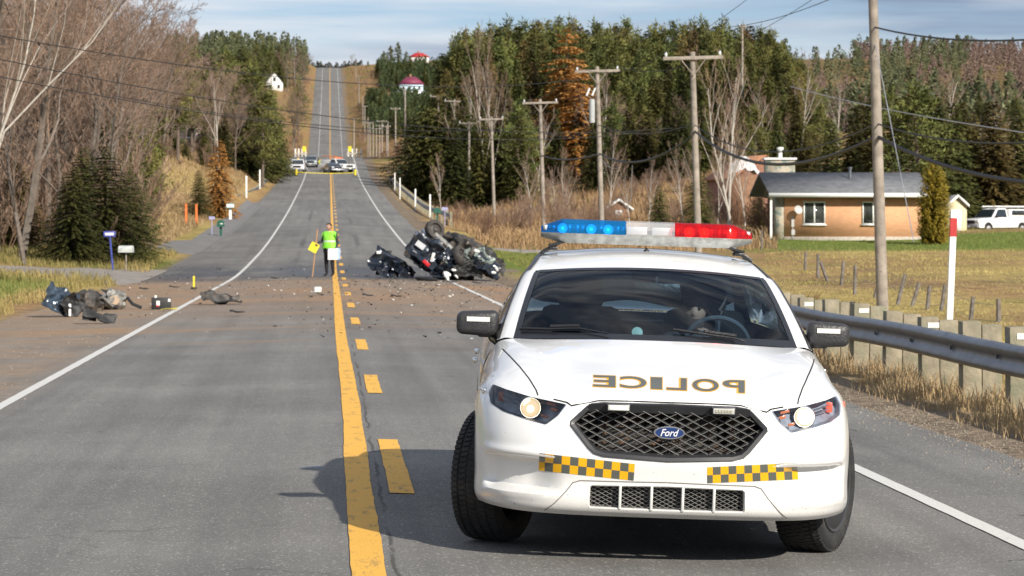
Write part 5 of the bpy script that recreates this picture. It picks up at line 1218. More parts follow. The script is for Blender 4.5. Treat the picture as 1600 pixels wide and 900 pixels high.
# --- headlights
hv = [FP(*q) for q in head]; hn = [patch_n(FP, *q) * sf for q in head]
hc = sum(hv, Vector()) / len(hv); chr_in = mat('lamp_bezel', (.34, .37, .42), .28, .75, var=.2, scale=12); amber = mat('amber_reflector', (.55, .17, .07), .25, coat=.5)
warm = mat('bulb_lit', (1, .9, .7), .3, emis=(1, .70, .38), estr=.7); warm2 = mat('bulb_core', (1, 1, 1), .3, emis=(1, .9, .7), estr=3)
def px_pt(px, py):
    o, d = pray(px, py); u = px_uv(px, py); return FP(*u), patch_n(FP, *u) * sf
bulb_p, bulb_n = px_pt(829, 638)
for s in (1, -1):
    mir = lambda v: Vector((v.x * s, v.y, v.z))
    hl = MB(); ls = [P3[i] for i in range(len(P3))]; ids = {}; vs = []; out = []
    for f in cls['lens']:
        ff = []
        for i in f:
            if i not in ids: ids[i] = len(vs); vs.append(mir(P3[i]))
            ff.append(ids[i])
        out.append(tuple(ff[::s]))
    hl.add(vs, out); lens = hl.build('headlight', lensg, car, angle=80)
    mb = MB(); dir_ = Vector((.0, 1, -.06)); rim0 = [mir(p + n * .001) for p, n in zip(hv, hn)]; rim1 = [mir(p + (hc - p) * .045 + n * .001) for p, n in zip(hv, hn)]; deep = [mir(p + (hc - p) * .07 + Vector((-.01, .07, 0))) for p in hv]
    frame_ring(mb, [rim0, rim1, deep]); cc = mir(hc + Vector((-.01, .07, 0))); mb.add(deep + [cc], [(i, (i + 1) % len(deep), len(deep)) for i in range(len(deep))]); mb.build('bezel', [mat('lamp_inner', (.27, .30, .36), .35, .1, var=.3, scale=15)], lens, angle=30)
    # projector, looking forward
    b = mir(bulb_p + Vector((0, .045, 0))); M = Matrix.Translation(b) @ Matrix.Rotation(R(90), 4, 'X')
    mb = MB(); mb.lathe([(.052, -.02), (.056, .008), (.052, .018), (.046, .014), (.040, -.004), (.028, -.012)], 28, M); mb.build('reflector', mat('lamp_chrome', (.75, .75, .75), .12, .95), lens, angle=50)
    mb = MB(); mb.lathe([(.044, .006), (.040, .014), (.02, .020), (0, .022)], 24, M); bl_ = mb.build('bulb', warm, lens)
    mb = MB(); mb.lathe([(.016, .0225), (.010, .027), (0, .028)], 16, Matrix.Translation(b + Vector((0, 0, -.004))) @ Matrix.Rotation(R(90), 4, 'X')); mb.build('filament', warm2, bl_)
    mb = MB()
    for (ax, az, w_, h_) in ((862, 632, .050, .016), (866, 641, .036, .016), (851, 651, .036, .014)):
        q = mir(px_pt(ax, az)[0] + Vector((0, .035, 0))); mb.box(q, (w_, .01, h_), Matrix.Rotation(R(-14 * s), 3, 'Y') @ Matrix.Rotation(R(12 * s), 3, 'Z'), bev=.003)
    mb.build('turn_signal', amber, lens)
    mb = MB(); q = mir(px_pt(777, 620)[0] + Vector((-.02, .045, 0))); mb.box(q, (.03, .02, .05), bev=.004)
    mb.build('side_marker', amber if s == -1 else mat('marker_lit', (.8, .1, .05), .3, emis=(1, .08, .03), estr=.5), lens)
    mb = MB()
    for dz in (.0, .022):
        q0 = mir(px_pt(785, 620)[0] + Vector((0, .04, dz - .01))); q1 = mir(px_pt(812, 630)[0] + Vector((0, .04, dz - .01))); mb.tube([q0, q1], .004, 4)
    mb.build('bezel_rib', chr_in, lens)
# strobe studs on the fenders
for px, py, s in ((757, 610, -1),):
    p, n = px_pt(px, py); p = Vector((p.x * s, p.y, p.z)); n = Vector((n.x * s, n.y, n.z)); mb = MB(); M = Matrix.Translation(p) @ n.to_track_quat('Z', 'Y').to_matrix().to_4x4()
    mb.lathe([(.018, 0), (.018, .006), (.008, .012), (.006, .024), (.010, .028), (0, .034)], 12, M); mb.build('marker_stud', chrome, car)
p, n = px_pt(757, 614); p = Vector((p.x + .01, p.y + .06, p.z)); mb = MB(); mb.box(p + n * .0, (.012, .04, .028), bev=.004); mb.build('marker_lamp', mat('marker_lit', (.8, .1, .05)), car)
# --- checker strips
def quad_pt(c, s, t): 
    a = Vector(c[0]).lerp(Vector(c[1]), s); b_ = Vector(c[3]).lerp(Vector(c[2]), s); q = a.lerp(b_, t); return q
def surf_px(px, py, off=.0016):
    o, d = pray(px, py); h = FP.hit(o, d); m = 1
    if h is None: o2, d2 = Vector((-o.x, o.y, o.z)), Vector((-d.x, d.y, d.z)); h = FP.hit(o2, d2); m = -1
    if h is None: return None
    p, n, _ = h; p = p + n * off; return Vector((p.x * m, p.y, p.z))
for corners, first, lead_w in ((((843, 708), (992, 725), (990, 751), (842, 735)), 0, .7), (((1105, 730), (1245, 723), (1247, 749), (1105, 755)), 1, .7)):
    mb = MB(); nc = 12; w = [lead_w] + [1] * (nc - 2) + [.72]; cum = [0]
    for x in w: cum.append(cum[-1] + x)
    for i in range(nc):
        for j in range(2):
            sub = [[surf_px(*quad_pt(corners, (cum[i] + (cum[i + 1] - cum[i]) * a / 2) / cum[-1], (j + b_ / 2) / 2)) for a in range(3)] for b_ in range(3)]
            mb.grid(sub, (i + j + first) % 2)
    mb.build('checker_strip', [grydecal, ylwdecal], bo, angle=80)
# --- lettering on the hood (mirror writing)
cn = ((1163.5, 595), (927, 586.5), (927, 604), (1163.5, 614.5))
for bold, off, m in ((.095, .0012, ylwdecal), (.030, .0024, grydecal)):
    vs = []; fs = []; seg = [('P', .0, .145), ('O', .172, .345), ('L', .383, .515), ('I', .545, .62), ('C', .648, .822), ('E', .853, 1.0)]
    mb = MB(); ex = .005 if bold > .05 else 0
    for ch, a, b_ in seg:
        v2, f2 = text_mesh(ch, bold=bold * .55 if ch != 'I' else bold * .2)
        bm = bmesh.new(); bv = [bm.verts.new((v.x, v.y, 0)) for v in v2]; [bm.faces.new([bv[i] for i in f]) for f in f2 if len(set(f)) == len(f)]
        bmesh.ops.triangulate(bm, faces=bm.faces[:]); bmesh.ops.subdivide_edges(bm, edges=bm.edges[:], cuts=2, use_grid_fill=False); bmesh.ops.triangulate(bm, faces=bm.faces[:])
        bm.verts.index_update(); e2 = ex * 14
        vv = [surf_px(*quad_pt(cn, a - ex + (b_ - a + 2 * ex) * v.co.x, 1 - (-.05 * (ex > 0) + (1 + .1 * (ex > 0)) * v.co.y)), off) for v in bm.verts]
        mb.add(vv, [[v.index for v in f.verts] for f in bm.faces]); bm.free()
    mb.build('lettering', m, ho, angle=0)
# small slanted writing on the fenders
for s in (1, -1):
    vs, fs = text_mesh('POLICE', bold=.03)
    mb = MB(); mb.add([Vector((s * (.958 - .03 * (.5 + .10 * v.y)), 1.12 + (.34 * (v.x if s < 0 else 1 - v.x)), .80 + .09 * v.y)) for v in vs], fs); 
    pts_ = []
    for v in mb.v:
        p, n, _, _ = FP.bvh.find_nearest(Vector((abs(v[0]), v[1], v[2])))
        if n.x < 0: n = -n
        p = p + n * .003; pts_.append((p.x * s, p.y, p.z))
    mb.v = pts_; mb.build('fender_lettering', goldd, bo, angle=0)
    # gold stripe along the doors
    mb = MB(); rows = []
    for k in range(20):
        Y = 1.5 + 2.0 * k / 19; row = []
        for z in (.62, .68, .74):
            p, n, _, _ = SD.bvh.find_nearest(Vector((.97, Y, z))); row.append(Vector((s * (p.x + .003), p.y, p.z)))
        rows.append(row)
    mb.grid(rows); mb.build('side_stripe', goldd, bo, angle=0)
    mb = MB()
    for Y in (1.95, 2.95): mb.box((s * .985, Y, .90), (.03, .19, .03), bev=.01)
    mb.build('door_handle', chrome, bo)
    mb = MB()
    for Y in (1.47, 2.48, 3.36):
        q = []
        for z in (.98, .86, .7, .5, .32): p, n, _, _ = SD.bvh.find_nearest(Vector((.97, Y, z))); q.append(Vector((s * (p.x + .0015), p.y, p.z)))
        ribbon(mb, q, .006, Vector((s, 0, 0)), 0)
    mb.build('door_gap', MATS['gap_black'], bo)
# tail lamps and plate
for s in (1, -1): mb = MB(); mb.box((s * .72, 4.97, .88), (.26, .12, .13), -.45 * s, bev=.02); mb.build('tail_light', mat('tail_red', (.35, .01, .01), .2, coat=1), car)
mb = MB(); mb.box((0, 5.15, .58), (.31, .02, .16), bev=.004); mb.build('licence_plate', whitep, car)
# --- mirrors
for s in (1, -1):
    bm = bmesh.new(); bmesh.ops.create_cube(bm, size=1)
    for v in bm.verts: v.co = Vector((v.co.x * .235, v.co.y * .12, v.co.z * (.125 if v.co.x * s > 0 else .150)))
    bmesh.ops.bevel(bm, geom=bm.edges[:], offset=.036, segments=4, affect='EDGES', profile=.5); bm.verts.index_update()
    mb = MB(); c = Vector((s * .975, 1.66, 1.118)); mb.add([v.co + c + Vector((0, .03 * abs(v.co.x + s * .05), 0)) for v in bm.verts], [[v.index for v in f.verts] for f in bm.faces]); bm.free()
    mb.box(c + Vector((-s * .075, .01, -.055)), (.15, .09, .045), bev=.015)
    mo = mb.build('side_mirror', mat('mirror_black', (.03, .03, .033), .42, bump=.25, bscale=90, dirt=(.08, .075, .07), dscale=20), car, angle=40)
    mb = MB(); mb.grid([[c + Vector((-s * .004 + .128 * (a / 4 - .5), -.0635, .010 + .026 * b_)) for a in range(5)] for b_ in (0, 1)]); mb.build('reflective_strip', reflw, mo)
    mb = MB(); mb.box(c + Vector((0, .066, 0)), (.18, .006, .11), bev=.002); mb.build('mirror_glass', chrome, mo)
mb = MB(); inn = [Vector((p.x * .965, p.y, p.z - .022)) for p in TP.vs]; emit(mb, parts['roof'], inn); weld(mb.build('inner_lining', mat('lining_dark', (.03, .032, .035), .9), car))
mb = MB()
for s in (1, -1):
    mb.grid([[Vector((s * x, y, z)) for y in (1.45, 2.3, 3.2, 4.3)] for x, z in ((.855, .3), (.865, .8), (.845, 1.03), (.80, 1.06))])
mb.grid([[Vector((x, y, 1.075)) for x in (-.78, .78)] for y in (3.85, 4.35)]); mb.grid([[Vector((x, 1.5, z)) for x in (-.9, .9)] for z in (.3, .95)]); mb.build('door_lining', MATS['lining_dark'], car)
# --- wipers
for pts_px in (((812, 519), (860, 520), (905, 519), (950, 527)), ((1052, 521), (1100, 528), (1150, 535), (1165, 540))):
    q = []
    for (a, b_) in pts_px:
        o, d = pray(a, b_ - 2); h = TP.hit(o, d); m = 1
        if h is None: h = TP.hit(Vector((-o.x, o.y, o.z)), Vector((-d.x, d.y, d.z))); m = -1
        if h: q.append(Vector((h[0].x * m, h[0].y, h[0].z)) + Vector((0, -.01, .014)))
    if len(q) > 1:
        mb = MB(); mb.tube(q, [.008, .007, .006, .005][:len(q)], 5); mb.tube([p + Vector((0, .012, .012)) for p in q[1:3]], .012, 5); mb.build('wiper', trim, car)
# --- antenna on the roof
mb = MB(); mb.lathe([(.018, 0), (.016, .006), (.006, .012), (.004, .02)], 12, Matrix.Translation((-.0, 2.55, 1.541))); mb.tube([(0, 2.55, 1.55), (0, 2.555, 1.62)], .0012, 4); mb.build('antenna', trim, car)
# --- light bar
LBY = 2.62; lb = MB(); hw = .625
baseM = mat('lightbar_base', (.36, .37, .36), .35, .4, var=.3, scale=25, dirt=(.2, .19, .17), dscale=20, dlo=.5, dhi=.8)
def barsec(x):     # outline in plan: ends sweep back
    k = max(0, (abs(x) - .50) / .125); return -.135 * (1 - .75 * k), .135 * (1 - .35 * k), k
def bar_part(x0, x1, z0, z1, m, name, parent, top_in=.02, n=8):
    mb = MB(); rows = []
    for i in range(n + 1):
        x = x0 + (x1 - x0) * i / n; f, b_, k = barsec(x); zz1 = z1 - (z1 - z0) * .55 * max(0, k) * (top_in > 0); bul = 0
        if top_in > 0: ring = [(f, z0), (f + .006, z0 + (zz1 - z0) * .5), (f + top_in, zz1 - .008), (f + top_in + .02, zz1), (b_ - top_in - .02, zz1), (b_ - top_in, zz1 - .008), (b_, z0)]
        else:
            d = .02; zb = z0 + (z1 - z0) * .55 * max(0, k); ring = [(f, z1), (f, z1 - .006), (f + .006, (z1 + zb) / 2), (f + .03, zb), (b_ - .03, zb), (b_ - .006, (z1 + zb) / 2), (b_, z1)]
        rows.append([Vector((x, LBY + y, z)) for y, z in ring])
    mb.grid([r + [r[0]] for r in rows]); mb.add(rows[0], [tuple(range(7))]); mb.add(rows[-1], [tuple(range(7))[::-1]])
    return mb.build(name, m, parent, angle=30)
ZB0, ZB1, ZB2 = 1.574, 1.632, 1.716
bar = bar_part(-hw, hw, ZB0, ZB1, baseM, 'light_bar', car, top_in=0, n=26)
def lensmat(name, c):
    if name in MATS: return MATS[name]
    m, N, K, b = newmat(name); b.inputs['Base Color'].default_value = (*c, 1); b.inputs['Roughness'].default_value = .12; b.inputs['Coat Weight'].default_value = .6
    t = N.new('ShaderNodeBsdfTransparent'); t.inputs[0].default_value = (*[min(1, q * 1.6 + .03) for q in c], 1); mx = N.new('ShaderNodeMixShader')
    w = N.new('ShaderNodeTexWave'); w.inputs['Scale'].default_value = 55; w.bands_direction = 'X'; tc = N.new('ShaderNodeTexCoord'); K.new(tc.outputs['Object'], w.inputs['Vector']); mr = N.new('ShaderNodeMapRange'); mr.inputs[3].default_value = .18; mr.inputs[4].default_value = .42; K.new(w.outputs['Fac'], mr.inputs[0])
    K.new(mr.outputs[0], mx.inputs[0]); K.new(t.outputs[0], mx.inputs[1]); K.new(b.outputs[0], mx.inputs[2]); K.new(mx.outputs[0], N['Material Output'].inputs[0]); return m
bluel = lensmat('blue_lens', (.015, .28, .62)); redl = lensmat('red_lens', (.72, .02, .03)); clearl = lensmat('clear_lens', (.74, .75, .78))
bp_ = bar_part(-hw, -.128, ZB1 + .001, ZB2, bluel, 'blue_lens', bar, n=16); cp_ = bar_part(-.126, .160, ZB1 + .001, ZB2, clearl, 'clear_lens', bar, n=6); rp_ = bar_part(.162, hw, ZB1 + .001, ZB2, redl, 'red_lens', bar, n=16)
silv = mat('lamp_silver', (.7, .7, .7), .35, .6)
for xs, m, par in (((-.50, -.33, -.23), mat('blue_lamp_lit', (.1, .5, 1), .3, emis=(.05, .45, 1), estr=3.5), bp_), ((.25, .34), mat('red_lamp_lit', (1, .1, .05), .3, emis=(1, .07, .02), estr=7), rp_), ((.50,), mat('red_lamp_lit', (1, .1, .05)), rp_)):
    for x in xs:
        M = Matrix.Translation((x, LBY - .06, ZB1 + .028)) @ Matrix.Rotation(R(90), 4, 'X'); mb = MB(); mb.lathe([(.03, .02), (.02, .004), (.008, -.004), (0, -.005)], 18, M); q = mb.build('reflector', silv, par)
        mb = MB(); mb.lathe([(.009, .0), (.009, .010), (.0, .014)], 12, M); mb.build('bulb', m, q)
mb = MB()
for x in (-.06, .09): mb.box((x, LBY - .04, ZB1 + .028), (.12, .06, .045), bev=.004)
mb.build('reflector', silv, cp_)
for xs, par in (((-.56, -.42, -.28, -.18), bp_), ((.22, .30, .42, .56), rp_)):
    mb = MB()
    for x in xs:
        for k in range(4): mb.box((x - .035 + .0233 * k, LBY - .03 + .012 * (k % 2), ZB1 + .030), (.022, .05, .046 if abs(x) < .5 else .03), .35 * (1 if k % 2 else -1))
    mb.build('reflector_bank', silv, par, angle=0)
mb = MB(); mb = MB(); mb.box((.0, LBY, ZB1 + .018), (1.0, .06, .026)); mb.build('circuit_board', mat('board', (.10, .10, .11), .6), bar)
for s in (1, -1):
    for dy in (-.09, .10): mb = MB(); mb.box((s * .50, LBY + dy, 1.575), (.16, .03, .012), Matrix.Rotation(R(14 * s), 3, 'Y')); mb.tube([(s * .46, LBY + dy, 1.605), (s * .53, LBY + dy, 1.565), (s * .60, LBY + dy, 1.522), (s * .625, LBY + dy, 1.502)], .011, 6); mb.box((s * .55, LBY + dy, 1.54), (.05, .04, .02), bev=.005); mb.build('mounting_bracket', trim, bar)
# --- wheels
def wheel(x, y, steer, s):
    root = MB(); Rw = .345; hwid = .122
    M = Matrix.Translation((x, y, Rw)) @ Matrix.Rotation(steer, 4, 'Z') @ Matrix.Rotation(R(90), 4, 'Y')
    pr = [(.235, -hwid + .01), (.262, -hwid - .002), (.300, -hwid - .006), (.325, -hwid + .004), (.338, -hwid + .022), (.341, -.05), (.342, 0), (.341, .05), (.338, hwid - .022), (.325, hwid - .004), (.300, hwid + .006), (.262, hwid + .002), (.235, hwid - .01)]
    mb = MB(); mb.lathe(pr, 72, M)
    rn = random.Random(2)
    for k in range(76):        # tread blocks
        a = 2 * math.pi * k / 76
        for j, (c, w, l, sk) in enumerate(((-.096, .040, .0205, .0), (-.050, .038, .0190, .22), (0, .034, .0185, -.2), (.050, .038, .0190, .22), (.096, .040, .0205, 0))):
            aa = a + (.5 if j % 2 else 0) * 2 * math.pi / 76; rr_ = Rw - (.003 if j in (0, 4) else 0); Mb = M @ Matrix.Rotation(aa, 4, 'Z') @ Matrix.Translation((rr_ - .004, 0, c)) @ Matrix.Rotation(sk, 4, 'X') @ (Matrix.Rotation((-.25 if c < 0 else .25) * -1, 4, 'Y') if j in (0, 4) else Matrix.Identity(4))
            vs = [Mb @ Vector((a_ * .006, b_ * l / 2 * (1 if a_ < 0 else .9), c_ * w / 2 * (1 if a_ < 0 else .92))) for a_ in (-1, 1) for b_, c_ in ((-1, -1), (1, -1), (1, 1), (-1, 1))]
            mb.add(vs, [(4, 5, 6, 7), (0, 1, 5, 4), (1, 2, 6, 5), (2, 3, 7, 6), (3, 0, 4, 7)])
    w = mb.build('wheel', rubber, car, angle=40)
    mb = MB(); o = 1 if s > 0 else -1
    mb.lathe([(.240, o * (hwid - .004)), (.235, o * (hwid + .002)), (.222, o * (hwid - .004)), (.212, o * .06), (.200, o * .02), (.17, o * .045), (.10, o * .075), (.085, o * .078), (.078, o * .095), (.03, o * .100), (0, o * .10)], 48, M)
    mb.lathe([(.235, -o * (hwid - .01)), (.21, -o * .08), (.205, o * .03)], 40, M)
    r_ = mb.build('rim', steelrim, w, angle=35)
    mb = MB()
    for k in range(5):
        a = 2 * math.pi * k / 5; mb.lathe([(.011, o * .078), (.011, o * .1), (0, o * .103)], 8, M @ Matrix.Translation((.057 * math.cos(a) * 1.0, .057 * math.sin(a), .0)))
    for k in range(16):
        a = 2 * math.pi * k / 16; mb.lathe([(.016, o * .0595), (0, o * .0597)], 10, M @ Matrix.Translation((.145 * math.cos(a), .145 * math.sin(a), 0)))
    mb.build('wheel_nut', innerd, r_)
for x, y, st in ((-.845, .98, R(-22)), (.845, .98, R(-25)), (-.845, 3.85, 0), (.845, 3.85, 0)): wheel(x, y, st, x)
mb = MB(); mb.cyl((-.8, 3.85, .33), (.8, 3.85, .33), .04); mb.box((0, 1.2, .30), (.5, .5, .12)); mb.cyl((-.75, .98, .3), (.75, .98, .3), .03); mb.build('axle', innerd, car)
# --- cabin
seatm = mat('seat_fabric', (.055, .058, .062), .85); dashm = mat('dashboard_grey', (.045, .047, .05), .7)
mb = MB(); mb.grid([[Vector((x, y + .35 * (x / .75) ** 2, z)) for x in [(-.75 + 1.5 * k / 12) for k in range(13)]] for y, z in ((1.12, .98), (1.35, 1.00), (1.60, 1.005), (1.72, .97), (1.76, .80), (1.74, .5))]); mb.box((.36, 1.62, 1.02), (.36, .2, .05), bev=.02); mb.build('dashboard', dashm, car, angle=40)
for sx in (-.37, .37):
    mb = MB(); mb.box((sx, 2.35, .52), (.50, .52, .16), bev=.05); mb.box((sx, 2.66, .88), (.48, .14, .66), Matrix.Rotation(R(-14), 3, 'X'), bev=.06); st_ = mb.build('seat', seatm, car, angle=40)
    mb = MB(); mb.box((sx, 2.80, 1.27), (.27, .10, .19), Matrix.Rotation(R(-10), 3, 'X'), bev=.045); mb.tube([(sx - .07, 2.77, 1.1), (sx - .07, 2.79, 1.25)], .008, 5); mb.tube([(sx + .07, 2.77, 1.1), (sx + .07, 2.79, 1.25)], .008, 5); mb.build('headrest', seatm, st_, angle=40)
mb = MB(); mb.box((0, 3.35, .52), (1.35, .5, .2), bev=.05); mb.box((0, 3.68, .82), (1.35, .16, .55), Matrix.Rotation(R(-20), 3, 'X'), bev=.05); mb.box((0, 4.0, 1.07), (1.3, .5, .02)); mb.box((0, 3.2, .32), (1.7, 3.0, .03)); mb.build('rear_seat', seatm, car, angle=40)
mb = MB(); mb.grid([[Vector((x, y, TP(min(abs(x) / .6 * 2.7, 2.8), v).z - .03)) for x in [(-.6 + 1.2 * k / 8) for k in range(9)]] for y, v in ((2.2, 4), (2.6, 5), (3.1, 6), (3.5, 7), (3.7, 7.9))]); mb.build('headliner', dashm, car)
mb = MB(); C0 = Vector((.37, 1.84, 1.02)); Mw = Matrix.Translation(C0) @ Matrix.Rotation(R(-66), 4, 'X')
ring = [Mw @ Vector((.185 * math.cos(2 * math.pi * k / 32), .185 * math.sin(2 * math.pi * k / 32), 0)) for k in range(33)]; mb.tube(ring, .014, 8, cap=False)
for a in (0, 180, 270): mb.tube([Mw @ Vector((.17 * math.cos(R(a)), .17 * math.sin(R(a)), 0)), Mw @ Vector((0, 0, -.02))], .016, 6)
mb.lathe([(0, .01), (.05, 0), (.06, -.03), (0, -.04)], 16, Mw); mb.build('steering_wheel', mat('wheel_grey', (.10, .10, .11), .5), car)
mb = MB(); mb.box((.03, 1.92, 1.335), (.27, .035, .07), bev=.015); mb.tube([(.03, 1.93, 1.34), (.03, 1.97, 1.40)], .012, 6); mb.build('interior_mirror', trim, car)
mb = MB(); mb.box((-.02, 2.25, 1.40), (.16, .12, .07), bev=.03); mb.build('overhead_console', dashm, car)
mb = MB(); Mg = Matrix.Translation((-.10, 1.42, 1.10)) @ Matrix.Rotation(R(70), 4, 'X'); mb.lathe([(0, .02), (.03, .018), (.032, 0), (.02, -.02), (0, -.03)], 20, Mg); mb.tube([(-.10, 1.43, 1.08), (-.08, 1.47, 1.0)], .006, 5); mb.build('dash_camera', mat('pale_green_plastic', (.35, .5, .42), .35), car)
# ---------------------------------------------------------------- houses and sheds
def brickmat(name, c, mortar, sx=4.2, sy=13):
    m, N, K, b = newmat(name); tc = N.new('ShaderNodeTexCoord'); sp = N.new('ShaderNodeSeparateXYZ'); cb = N.new('ShaderNodeCombineXYZ'); ad = N.new('ShaderNodeMath')
    K.new(tc.outputs['Object'], sp.inputs[0]); K.new(sp.outputs[0], ad.inputs[0]); K.new(sp.outputs[1], ad.inputs[1]); K.new(ad.outputs[0], cb.inputs[0]); K.new(sp.outputs[2], cb.inputs[1])
    br = N.new('ShaderNodeTexBrick'); br.inputs['Scale'].default_value = 1; br.inputs['Brick Width'].default_value = .24; br.inputs['Row Height'].default_value = .08; br.inputs['Mortar Size'].default_value = .008
    br.inputs['Color1'].default_value = (*c, 1); br.inputs['Color2'].default_value = (c[0] * .86, c[1] * .82, c[2] * .8, 1); br.inputs['Mortar'].default_value = (*mortar, 1); K.new(cb.outputs[0], br.inputs['Vector'])
    n = N.new('ShaderNodeTexNoise'); n.inputs['Scale'].default_value = .8; n.inputs['Detail'].default_value = 6; mr = N.new('ShaderNodeMapRange'); mr.inputs[3].default_value = .8; mr.inputs[4].default_value = 1.15; K.new(tc.outputs['Object'], n.inputs['Vector']); K.new(n.outputs['Fac'], mr.inputs[0])
    v = N.new('ShaderNodeVectorMath'); v.operation = 'SCALE'; K.new(br.outputs[0], v.inputs[0]); K.new(mr.outputs[0], v.inputs['Scale']); K.new(v.outputs[0], b.inputs['Base Color']); b.inputs['Roughness'].default_value = .9; return m
def stonemat(name):
    m, N, K, b = newmat(name); tc = N.new('ShaderNodeTexCoord'); v = N.new('ShaderNodeTexVoronoi'); v.inputs['Scale'].default_value = 3.2; K.new(tc.outputs['Object'], v.inputs['Vector'])
    r = N.new('ShaderNodeValToRGB'); e = r.color_ramp.elements; e[0].color = (.16, .20, .17, 1); e[1].color = (.42, .36, .27, 1); e.new(.5).color = (.30, .27, .20, 1); sp = N.new('ShaderNodeSeparateColor'); K.new(v.outputs['Color'], sp.inputs[0]); K.new(sp.outputs[0], r.inputs[0])
    v2 = N.new('ShaderNodeTexVoronoi'); v2.feature = 'DISTANCE_TO_EDGE'; v2.inputs['Scale'].default_value = 3.2; K.new(tc.outputs['Object'], v2.inputs['Vector']); r2 = N.new('ShaderNodeValToRGB'); r2.color_ramp.elements[0].position = .02; r2.color_ramp.elements[1].position = .06; K.new(v2.outputs['Distance'], r2.inputs[0])
    mi = N.new('ShaderNodeMix'); mi.data_type = 'RGBA'; K.new(r2.outputs[0], mi.inputs[0]); mi.inputs[6].default_value = (.4, .38, .33, 1); K.new(r.outputs[0], mi.inputs[7]); K.new(mi.outputs[2], b.inputs['Base Color']); b.inputs['Roughness'].default_value = .9; return m
brick = brickmat('orange_brick', (.72, .36, .18), (.55, .40, .28)); stone = stonemat('field_stone')
shingle = mat('grey_shingles', (.15, .155, .165), .85, var=.25, scale=2.5, bump=.5, bscale=12); glassw = mat('window_glass', (.05, .055, .05), .08, var=.4, scale=1.5)
concrete = mat('concrete', (.42, .38, .32), .9, var=.2)
def window(par, x, z, w, h, y, rot=False, mull=True):
    mb = MB()
    for dx, dz, a, b_ in ((0, h / 2, w + .10, .07), (0, -h / 2, w + .10, .07), (-w / 2, 0, .07, h), (w / 2, 0, .07, h)) + (((0, 0, .09, h),) if mull else ()): mb.box((x + dx, y - .03, z + dz), (a, .09, b_))
    f = mb.build('window', whitep, par, angle=0)
    mb = MB(); mb.box((x, y - .005, z), (w - .05, .03, h - .05)); mb.build('pane', glassw, f, angle=0); mb = MB(); mb.box((x, y - .06, z - h / 2 - .06), (w + .22, .16, .06)); mb.build('sill', whitep, f, angle=0)
    return f
X, Y = W(1333, 147); zb = T(X, Y) + .12
hs = thing('brick_house', (X, Y, zb), 'orange brick bungalow with low grey roof and white eaves in the field', 'house', rz=-.03)
hw_, hh, dp = 3.95, 2.42, 7.0
mb = MB(); mb.box((0, dp / 2, hh / 2), (hw_ * 2, dp, hh)); mb.build('wall', brick, hs, angle=0)
mb = MB(); mb.box((0, dp / 2, -.18), (hw_ * 2 + .06, dp + .06, .55)); mb.build('foundation', concrete, hs, angle=0)
mb = MB(); mb.box((-hw_ - .26, .5, hh / 2 - .2), (.5, .9, hh + .35)); mb.build('corner_stonework', stone, hs, angle=0)
mb = MB()
for a, b_ in (((-.72, hh + .02), (dp / 2, hh + 1.28)), ((dp + .7, hh + .02), (dp / 2, hh + 1.28))):
    (y0_, z0_), (y1_, z1_) = a, b_; mb.prism([(-hw_ - 1.0, y0_, z0_), (-hw_ - 1.0, y1_, z1_), (-hw_ - 1.0, y1_, z1_ - .14), (-hw_ - 1.0, y0_, z0_ - .14)], (0, 0, .16), (2 * hw_ + 1.55, 0, .16))
ro = mb.build('roof', shingle, hs, angle=0)
mb = MB(); mb.box((-.22, -.735, hh + .05), (2 * hw_ + 1.58, .05, .24)); mb.build('fascia', whitep, ro, angle=0)
mb = MB(); mb.box((-.22, -.36, hh - .06), (2 * hw_ + 1.5, .72, .03)); mb.build('soffit', mat('soffit_white', (.7, .7, .68), .7), ro, angle=0)
mb = MB(); mb.prism([(-hw_, 0, hh), (-hw_, dp / 2, hh + 1.15), (-hw_, dp, hh)], (0, 0, 0), (2 * hw_, 0, 0)); mb.build('gable', brick, hs, angle=0)
window(hs, -2.25, 1.45, 1.18, 1.25, 0); window(hs, 1.15, 1.45, 1.18, 1.25, 0)
mb = MB(); mb.cyl((.2, 2.2, hh + .8), (.2, 2.2, hh + 1.62), .09, 10); mb.cyl((.2, 2.2, hh + 1.62), (.2, 2.2, hh + 1.72), .14, 10); mb.build('vent_pipe', galv, ro)
mb = MB(); mb.box((-3.35, 6.2, hh + 1.1), (1.75, .9, 2.3)); ch = mb.build('chimney', stone, hs, angle=0)
mb = MB(); mb.box((-3.35, 6.2, hh + 2.3), (1.95, 1.1, .12)); mb.cyl((-3.3, 6.2, hh + 2.3), (-3.3, 6.2, hh + 2.9), .12, 10); mb.cyl((-3.3, 6.2, hh + 2.85), (-3.3, 6.2, hh + 3.0), .2, 10); mb.build('cap', whitep, ch)
mb = MB(); mb.lathe([(0, 0), (.15, .02), (.26, .07)], 18, Matrix.Translation((-3.25, -.45, 1.62)) @ Matrix.Rotation(R(70), 4, 'X') @ Matrix.Rotation(R(20), 4, 'Y')); mb.tube([(-3.25, 0, 1.4), (-3.25, -.3, 1.4), (-3.25, -.42, 1.6)], .02, 5); mb.build('satellite_dish', mat('dish_grey', (.45, .45, .44), .4), hs, angle=40)
mb = MB(); mb.box((-3.5, -.08, .9), (.16, .12, .5)); mb.box((-3.48, -.08, .35), (.2, .14, .3)); mb.tube([(-3.5, -.06, 0), (-3.5, -.06, 1.3)], .03, 5); mb.build('meter_box', mat('meter_grey', (.45, .44, .42), .5), hs)
mb = MB(); mb.box((-hw_ - .85, -.45, hh / 2), (.12, .12, hh)); mb.build('porch_post', whitep, hs)
